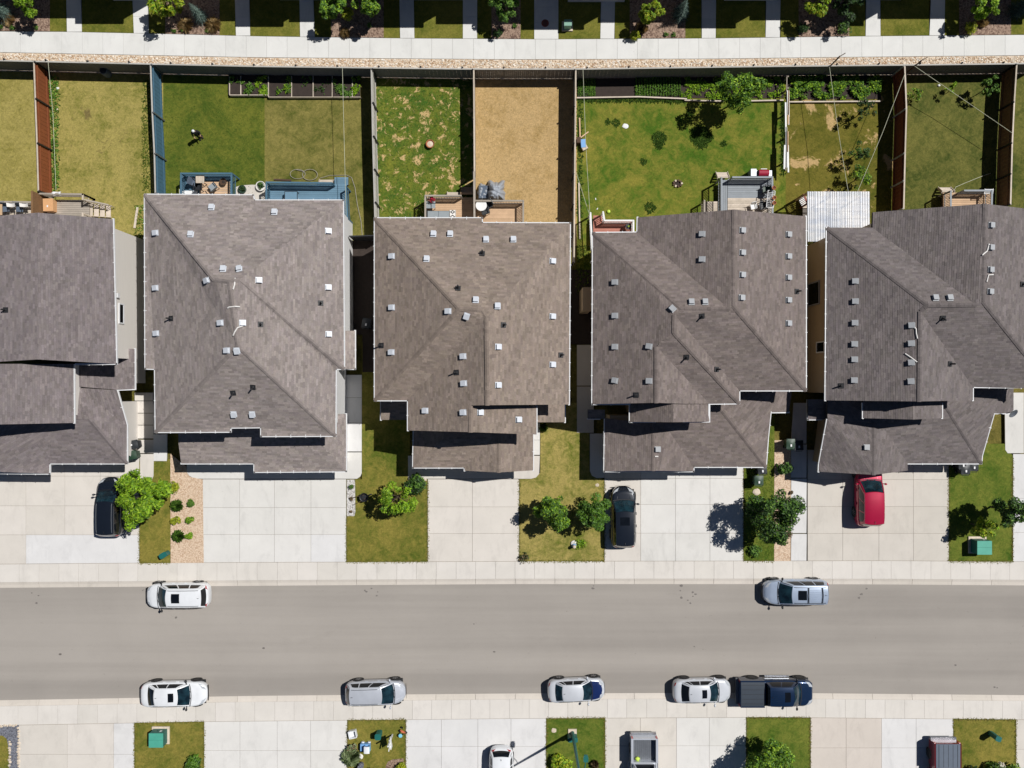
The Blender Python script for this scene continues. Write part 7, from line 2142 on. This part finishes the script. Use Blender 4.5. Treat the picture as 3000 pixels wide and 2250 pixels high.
# street lamp
lp = root('street_lamp', P(1677, 2146, 0), 0, 'teal street lamp with a long arm towards the asphalt', 'street lamp')
MB().box((0, 0, .03), (.62, .55, .1)).build('base', M['stone'], lp)
MB().tube([(0, 0, 0), (0, 0, .5), (0, 0, 4), (0, 0, 7.95)], [.15, .12, .1, .06], 12).build('pole', M['teal_dark'], lp)
MB().tube([(0, 0, 7.85), (.08, .5, 8.0), (.2, 1.25, 8.05), (.26, 1.6, 8.05)], [.045, .04, .035, .03], 8).build('arm', M['teal_dark'], lp)
MB().tube([(0, 0, 6.9), (.06, .35, 7.25), (.14, .8, 7.85)], [.025, .025, .02], 6).build('brace', M['teal_dark'], lp)
mb = MB(); mb.prism([(.12, 1.55), (.4, 1.55), (.42, 1.8), (.36, 2.0), (.16, 2.0), (.1, 1.8)], 7.98, 8.1); mb.build('lamp_head', M['teal_dark'], lp)
MB().box((.26, 1.78, 7.97), (.22, .3, .03)).build('lens', M['head_lamp'], lp)

# person on the back lawn
def skin_fig(name, verts, edges, radii, mat, parent, sub=2, rootv=0):
    me = bpy.data.meshes.new(name); me.from_pydata(verts, edges, []); me.update()
    o = link(name, me, mat, parent)
    md = o.modifiers.new('skin', 'SKIN'); md.use_smooth_shade = True
    if not me.skin_vertices:
        me.attributes.new('skin', 'FLOAT', 'POINT') if False else None
        bm = bmesh.new(); bm.from_mesh(me); bm.verts.layers.skin.verify(); bm.to_mesh(me); bm.free()
    sv = me.skin_vertices[0].data
    for i, r_ in enumerate(radii):
        sv[i].radius = (r_, r_); sv[i].use_root = (i == rootv)
    ss = o.modifiers.new('sub', 'SUBSURF'); ss.levels = sub; ss.render_levels = sub
    return o
pe = root('person', P(589, 402, 0), R(200), 'person in black clothes and a white cap standing on the deep green lawn', 'person')
S = 1.58/1.75
def sc(vs): return [(x*S, y*S, z*S) for x, y, z in vs]
V = [(0, 0, .98), (0, .01, 1.2), (0, .01, 1.42), (0, .0, 1.52), (0, .02, 1.62), (0, .02, 1.70),
     (-.19, .01, 1.42), (-.30, .05, 1.16), (-.26, .22, 1.0), (-.24, .27, .97),
     (.19, .01, 1.42), (.30, .05, 1.16), (.26, .22, 1.0), (.24, .27, .97),
     (-.1, 0, .92), (-.11, .03, .52), (-.11, -.02, .09), (-.11, .14, .04), (.1, 0, .92), (.12, .05, .52), (.12, .04, .09), (.12, .2, .04)]
Ed = [(0, 1), (1, 2), (2, 3), (3, 4), (4, 5), (2, 6), (6, 7), (7, 8), (8, 9), (2, 10), (10, 11), (11, 12), (12, 13), (0, 14), (14, 15), (15, 16), (16, 17), (0, 18), (18, 19), (19, 20), (20, 21)]
Rd = [.14, .13, .13, .055, .085, .08, .07, .045, .032, .03, .07, .045, .032, .03, .085, .06, .045, .035, .085, .06, .045, .035]
nv = len(V)
for hs, w in ((-1, 9), (1, 13)):
    bx, by, bz = V[w]
    for q, (dx, dy, dz) in enumerate(((-.03, .06, -.02), (-.012, .085, -.025), (.006, .09, -.03), (.024, .075, -.03), (.045 * -hs, .03, .02))):
        V.append((bx + dx, by + dy*.6, bz + dz)); V.append((bx + dx*1.1, by + dy, bz + dz - .025))
        Ed += [(w, len(V) - 2), (len(V) - 2, len(V) - 1)]; Rd += [.009, .008]
skin_fig('body', sc(V), Ed, [r_*S for r_ in Rd], M['skin'], pe)
JV = [(0, 0, .86), (0, 0, 1.0), (0, .01, 1.2), (0, .01, 1.43), (-.2, .01, 1.42), (-.31, .05, 1.16), (-.265, .2, 1.02), (.2, .01, 1.42), (.31, .05, 1.16), (.265, .2, 1.02), (0, .0, 1.5)]
skin_fig('jacket', sc(JV), [(0, 1), (1, 2), (2, 3), (3, 4), (4, 5), (5, 6), (3, 7), (7, 8), (8, 9), (3, 10)], [r_*S for r_ in (.19, .175, .165, .16, .10, .075, .055, .10, .075, .055, .075)], M['cloth_black'], pe)
TV = [(0, 0, .95), (-.1, 0, .88), (-.11, .03, .52), (-.11, -.01, .1), (.1, 0, .88), (.12, .05, .52), (.12, .05, .1)]
skin_fig('trousers', sc(TV), [(0, 1), (1, 2), (2, 3), (0, 4), (4, 5), (5, 6)], [r_*S for r_ in (.15, .105, .08, .065, .105, .08, .065)], M['cloth_black'], pe)
for s, y in ((-1, .05), (1, .11)): MB().box((s*.112*S, y*S, .045), (.1, .27, .09)).build('shoe', M['trim'], pe)
MB().lathe([(.122*S, 1.655*S), (.12*S, 1.70*S), (.10*S, 1.755*S), (.04*S, 1.79*S), (.005, 1.795*S)], 16, (0, .02*S, 0)).build('cap', M['toy_white'], pe, smooth=True)
MB().prism([(-.08*S, .10*S), (.08*S, .10*S), (.06*S, .21*S), (-.06*S, .21*S)], 1.65*S, 1.67*S).build('cap_brim', M['trim'], pe)
for s in (-1, 1): MB().lathe([(.002, -.012), (.013, 0), (.002, .012)], 8, (s*.034*S, .105*S, 1.645*S)).build('eye', M['trim'], pe)
MB().lathe([(.016, -.02), (.012, .01), (.003, .03)], 6, (0, .112*S, 1.61*S)).build('nose', M['skin'], pe)
MB().box((0, .103*S, 1.575*S), (.05, .012, .012)).build('mouth', M['brick_red'], pe)

# fire bowl and small things in the yards
fb = root('fire_bowl', P(1261, 424, 0), 0, 'round rusty fire bowl full of pale ash on the patchy lawn', 'fire pit')
MB().lathe([(.2, .02), (.27, .2), (.31, .28), (.28, .28), (.24, .2), (.05, .16)], 20).build('bowl', M['terracotta'], fb)
MB().lathe([(.24, .19), (.02, .24)], 12).build('ash', M['stone'], fb)
for k in range(3): MB().bar((math.cos(k*2.1)*.22, math.sin(k*2.1)*.22, 0), (math.cos(k*2.1)*.2, math.sin(k*2.1)*.2, .12), .05, .05).build('foot', M['dark_metal'], fb)
rb2 = random.Random(2)
def rock(label, px, py, s, mat=M['stone'], group='loose stones on the lawns', z=0, cat='stone', name='stone', flat=.6):
    mb = MB(); r = random.Random(int(px*7 + py))
    n = 9; k = [r.uniform(.75, 1.2) for _ in range(n)]
    vs = []
    for zz, q in ((-.02, .9), (.3*flat, 1.0), (.75*flat, .6)):
        for i in range(n):
            a = 2*math.pi*i/n; vs.append((math.cos(a)*s*k[i]*q, math.sin(a)*s*k[(i*2) % n]*q*.85, zz*s))
    fs = [(j*n + i, j*n + (i+1) % n, (j+1)*n + (i+1) % n, (j+1)*n + i) for j in range(2) for i in range(n)] + [tuple(range(2*n, 3*n)), tuple(range(n))[::-1]]
    mb.add(vs, fs)
    p = P(px, py, z)
    return tag(mb.build(name, mat, None, loc=(p[0], p[1], z)), label, cat, group)
rock('flat pale paper-like stone on the wide mottled lawn', 1832, 369, .22, M['label_white'], flat=.2)
rock('small white stone on the straw lawn near the fence corner', 169, 259, .12, M['label_white'])
rock('pale stone on the straw lawn below the white one', 168, 320, .09)
rock('pale round ball lying on the dark green lawn', 2750, 251, .11, M['label_white'], flat=1.2)
rock('tan flat stone on the front lawn by the lamp', 1623, 2140, .2, M['stone'], flat=.15)
rock('pale pink rock on the lush strip below the bins', 2217, 1440, .3, M['stone'], flat=.4)
rock('flat tan stone on the straw-tinted lawn by the black car', 1750, 1421, .14, M['stone'], flat=.2)
rock('pale flat paving stone beside the sage bush', 1055, 2217, .24, M['strap_white'], flat=.12)
ring = [(-4 + k*8.5, 2127 - k*.4) for k in range(7)] + [(54 + (k % 2), 2133 + k*8.6) for k in range(14)] + [(28 + (k % 2), 2172 + k*8.8) for k in range(10)]
for k, (x, y) in enumerate(ring):
    rock('pale edging stone around the slate rockery', x + rb2.uniform(-1, 1), y + rb2.uniform(-1.5, 1.5), rb2.uniform(.09, .14), M['stone'], 'edging stones of the slate rockery', name='edging_stone', flat=.5)
for k in range(5): rock('pale edging stone beside the sparse tree and bush', 1200 + k*11.5, 1405 + (k % 2)*2, .12, M['stone'], 'edging stones below the beige driveway apron', name='edging_stone')

# garden hose loops
hs = []
for k in range(60):
    t0 = k/59
    if t0 < .5: a = t0*2*6.283*1.15; hs.append(P(872 + 22*math.cos(a + 1), 510 - 14*math.sin(a + 1), .03 + .001*k))
    else: a = (t0 - .5)*2*6.283; hs.append(P(908 + 22*math.cos(a + 2.4), 512 - 16*math.sin(a + 2.4), .035 + .001*k))
tag(MB().tube(hs, .022, 6).build('garden_hose', M['hose']), 'pale garden hose looped on the faded lawn above the long blue deck', 'hose')
tag(MB().tube([P(938, 522, .03), P(965, 514, .03), P(1015, 513, .03), P(1030, 520, .03), P(1040, 550, .03), P(1047, 600, .03), P(1058, 650, .03), P(1062, 700, .03)], .022, 6).build('garden_hose', M['hose']), 'hose running past the corner of the long blue deck', 'hose')
tag(MB().tube([P(2795, 558, .05), P(2800, 548, .04), P(2830, 535, .04), P(2880, 515, .04), P(2902, 508, .04)], .02, 6).build('garden_hose', M['rope']), 'pale hose trailing over the dark green lawn from the cedar deck', 'hose')
# planks
for lab, a, b, w, mt in (('pale plank lying on the grass beside the leftmost house', P(403, 607, .04), P(394, 668, .04), .16, 'wood_pale'), ('plank along the fence of the dead lawn', P(1698, 345, .1), P(1700, 410, .1), .1, 'wood_tan'), ('long plank below the pile of junk on the fence line', P(1696, 535, .1), P(1699, 700, .1), .09, 'wood_pale'), ('slanted board leaning on the junk pile by the fence', P(1690, 412, .5), P(1724, 386, .2), .08, 'wood_tan'), ('dark plank lying above the long blue deck', P(803, 526, .05), P(854, 528, .05), .12, 'wood_dark')):
    tag(MB().bar(a, b, w, .04).build('plank', M[mt]), lab, 'plank', 'loose planks in the yards')
jk = root('junk_pile', P(1708, 424, 0), 0, 'small heap with a blue tub against the weathered fence', 'junk')
MB().box((0, 0, .2), (.36, .6, .36), .1).build('tub', M['toy_blue'], jk)
MB().box((.1, -.3, .2), (.4, .3, .3), .5).build('sack', M['stone'], jk)
MB().box((-.35, .2, .3), (.3, .4, .5)).build('crate', M['wood_dark'], jk)
ck = root('black_barrel', P(318, 218, 0), 0, 'dark blue barrel in the shade of the back fence', 'barrel')
MB().lathe([(.26, 0), (.3, .2), (.3, .6), (.26, .8), (.2, .8)], 18).build('body', M['fabric_blue'], ck)
MB().lathe([(.22, .8), (.22, .84), (.05, .85)], 16).build('lid', M['plastic_black'], ck)
rc = root('fire_ring', P(1985, 538, 0), 0, 'small dark ring of stones sunk in the wide lawn', 'fire pit')
for k in range(9):
    a = k*.7; MB().box((math.cos(a)*.3, math.sin(a)*.22, .05), (.14, .12, .14), a).build('stone', M['wood_dark'] if k % 3 else M['stone'], rc)
MB().lathe([(.26, -.01), (.02, .02)], 12).build('ash', M['soil'], rc)
br = root('garden_ornament', P(1681, 1598, 0), 0, 'small blue and cream garden ornament on the straw-tinted lawn', 'ornament')
MB().lathe([(.13, 0), (.17, .12), (.14, .3), (.09, .42)], 14).build('body', M['toy_blue'], br)
MB().lathe([(.10, .40), (.13, .5), (.09, .6), (.01, .64)], 14).build('head', M['stone'], br)
MB().lathe([(.2, .06), (.22, .1), (.1, .16)], 12, (.0, .16, 0)).build('basket', M['strap_white'], br)

# manhole
mh = root('manhole_cover', P(1597, 68, .0), 0, 'rusty round manhole cover in the wide white path', 'manhole')
MB().lathe([(.28, .0), (.28, .012), (.02, .012)], 24).build('plate', M['brick_red'], mh)
for k in range(5): MB().box((0, -.16 + .08*k, .016), (.36 - abs(k - 2)*.07, .03, .008)).build('rib', M['dark_metal'], mh)

# wheelbarrow on the lawn by the sparse tree
wb_ = root('wheelbarrow', P(1070, 1454, 0), R(200), 'dark wheelbarrow standing on the lawn near the white stone bed', 'wheelbarrow')
mb = MB(); mb.lathe([(.18, .3), (.3, .52), (.32, .54), (.28, .52), (.17, .33), (.02, .33)], 18); mb.build('tray', M['dark_metal'], wb_)
for s in (-1, 1): MB().tube([(-.25, s*.1, .25), (.3, s*.2, .4), (.8, s*.26, .5)], .02, 6).build('handle', M['wood_dark'], wb_)
MB().lathe([(.17, -.04), (.17, .04)], 16, (-.38, 0, .17), Euler((R(90), 0, 0)).to_matrix()).build('wheel', M['tyre'], wb_)
for s in (-1, 1): MB().bar((.2, s*.18, .36), (.24, s*.2, 0), .03, .03).build('leg', M['dark_metal'], wb_)

# toys on the small lawn
tc = root('toy_car', P(1073, 2183, 0), R(0), 'light blue ride-on toy car with a white roof', 'toy')
MB().box((0, 0, .28), (.72, .5, .3)).build('body', M['toy_blue'], tc)
mb = MB(); mb.grid(lambda u, v: (-.02 + .40*u, -.24 + .48*v, .86 + .04*math.sin(math.pi*u)), 4, 4); mb.box((.18, 0, .84), (.4, .48, .03)); mb.build('roof', M['toy_white'], tc)
for sx in (0, .34):
    for sy in (-.2, .2): MB().bar((sx, sy, .42), (sx + .01, sy, .84), .04, .04).build('pillar', M['toy_blue'], tc)
for sx in (-.22, .24):
    for sy in (-1, 1): MB().lathe([(.11, -.04), (.11, .04)], 14, (sx, sy*.27, .11), Euler((R(90), 0, 0)).to_matrix()).build('wheel', M['toy_white'], tc)
MB().box((.36, 0, .5), (.03, .4, .2)).build('windshield', M['toy_cyan'], tc)
bs_ = root('toy_bin', P(1035, 2147, 0), R(12), 'white open plastic toy box near the driveway edge', 'toy')
MB().box((0, 0, .03), (.52, .5, .05)).build('floor', M['toy_white'], bs_)
for sx in (-1, 1): MB().box((sx*.26, 0, .2), (.05, .52, .36)).build('side', M['toy_white'], bs_)
for sy in (-1, 1): MB().box((0, sy*.25, .2), (.48, .05, .36)).build('side', M['toy_white'], bs_)
MB().box((.16, .02, .1), (.14, .4, .05)).build('bottom_tray', M['fabric_grey'], bs_)
sp = root('sign_post', P(1150, 2152, 0), 0, 'white wooden sign post casting a square shadow on the lawn with toys', 'sign')
MB().bar((0, 0, 0), (-.03, -.0, 2.0), .09, .09).build('post', M['white_paint'], sp)
MB().bar((.12, .35, 1.5), (-.05, -.55, 1.5), .06, .1).build('arm', M['white_paint'], sp)
MB().box((.03, -.12, 1.15), (.05, .72, .6), R(10)).build('board', M['white_paint'], sp)
bk = root('toy_bucket', P(1175, 2150, 0), 0, 'cyan toy table beside the white sign post', 'toy')
MB().lathe([(.13, .3), (.14, .34), (.02, .35)], 18).build('top', M['toy_cyan'], bk)
for k in range(3): MB().bar((math.cos(k*2.1)*.06, math.sin(k*2.1)*.06, .3), (math.cos(k*2.1)*.2, math.sin(k*2.1)*.2, 0), .04, .04).build('leg', M['dark_metal'], bk)
tk = root('toy_tricycle', P(1182, 2139, 0), R(-30), 'orange toy tricycle at the corner of the lawn with toys', 'toy')
MB().bar((-.2, 0, .25), (.2, 0, .28), .1, .08).build('frame', M['toy_orange'], tk)
MB().box((-.05, 0, .32), (.16, .14, .05)).build('seat', M['toy_orange'], tk)
for x, y in ((.24, 0), (-.2, .15), (-.2, -.15)): MB().lathe([(.1, -.025), (.1, .025)], 12, (x, y, .1), Euler((R(90), 0, 0)).to_matrix()).build('wheel', M['trim'], tk)
MB().bar((.2, -.16, .45), (.2, .16, .45), .03, .03).build('handlebar', M['trim'], tk)
ur = root('stone_urn', P(1060, 2236, 0), 0, 'dark slate urn half in shade beside the sage bush', 'urn')
MB().lathe([(.12, 0), (.2, .2), (.22, .5), (.16, .7), (.18, .75), (.13, .74)], 16).build('body', M['gravel_slate'], ur)

# small litter in the wide yard
for lab, x, y in (('white scrap on the grass by the white-railed deck', 1745, 583), ('second white scrap near the white-railed deck post', 1750, 612)):
    tag(MB().box((0, 0, .02), (.06, .14, .04), R(10 if y < 600 else -35)).build('scrap', M['label_white'], None, loc=P(x, y, 0)), lab, 'litter', 'white scraps on the lawn')
tag(MB().lathe([(.1, 0), (.12, .1), (.06, .14), (.01, .15)], 12).build('yellow_ball', M['lime'], None, loc=P(1783, 620, 0)), 'yellow ball on the grass behind the white-railed deck', 'ball')
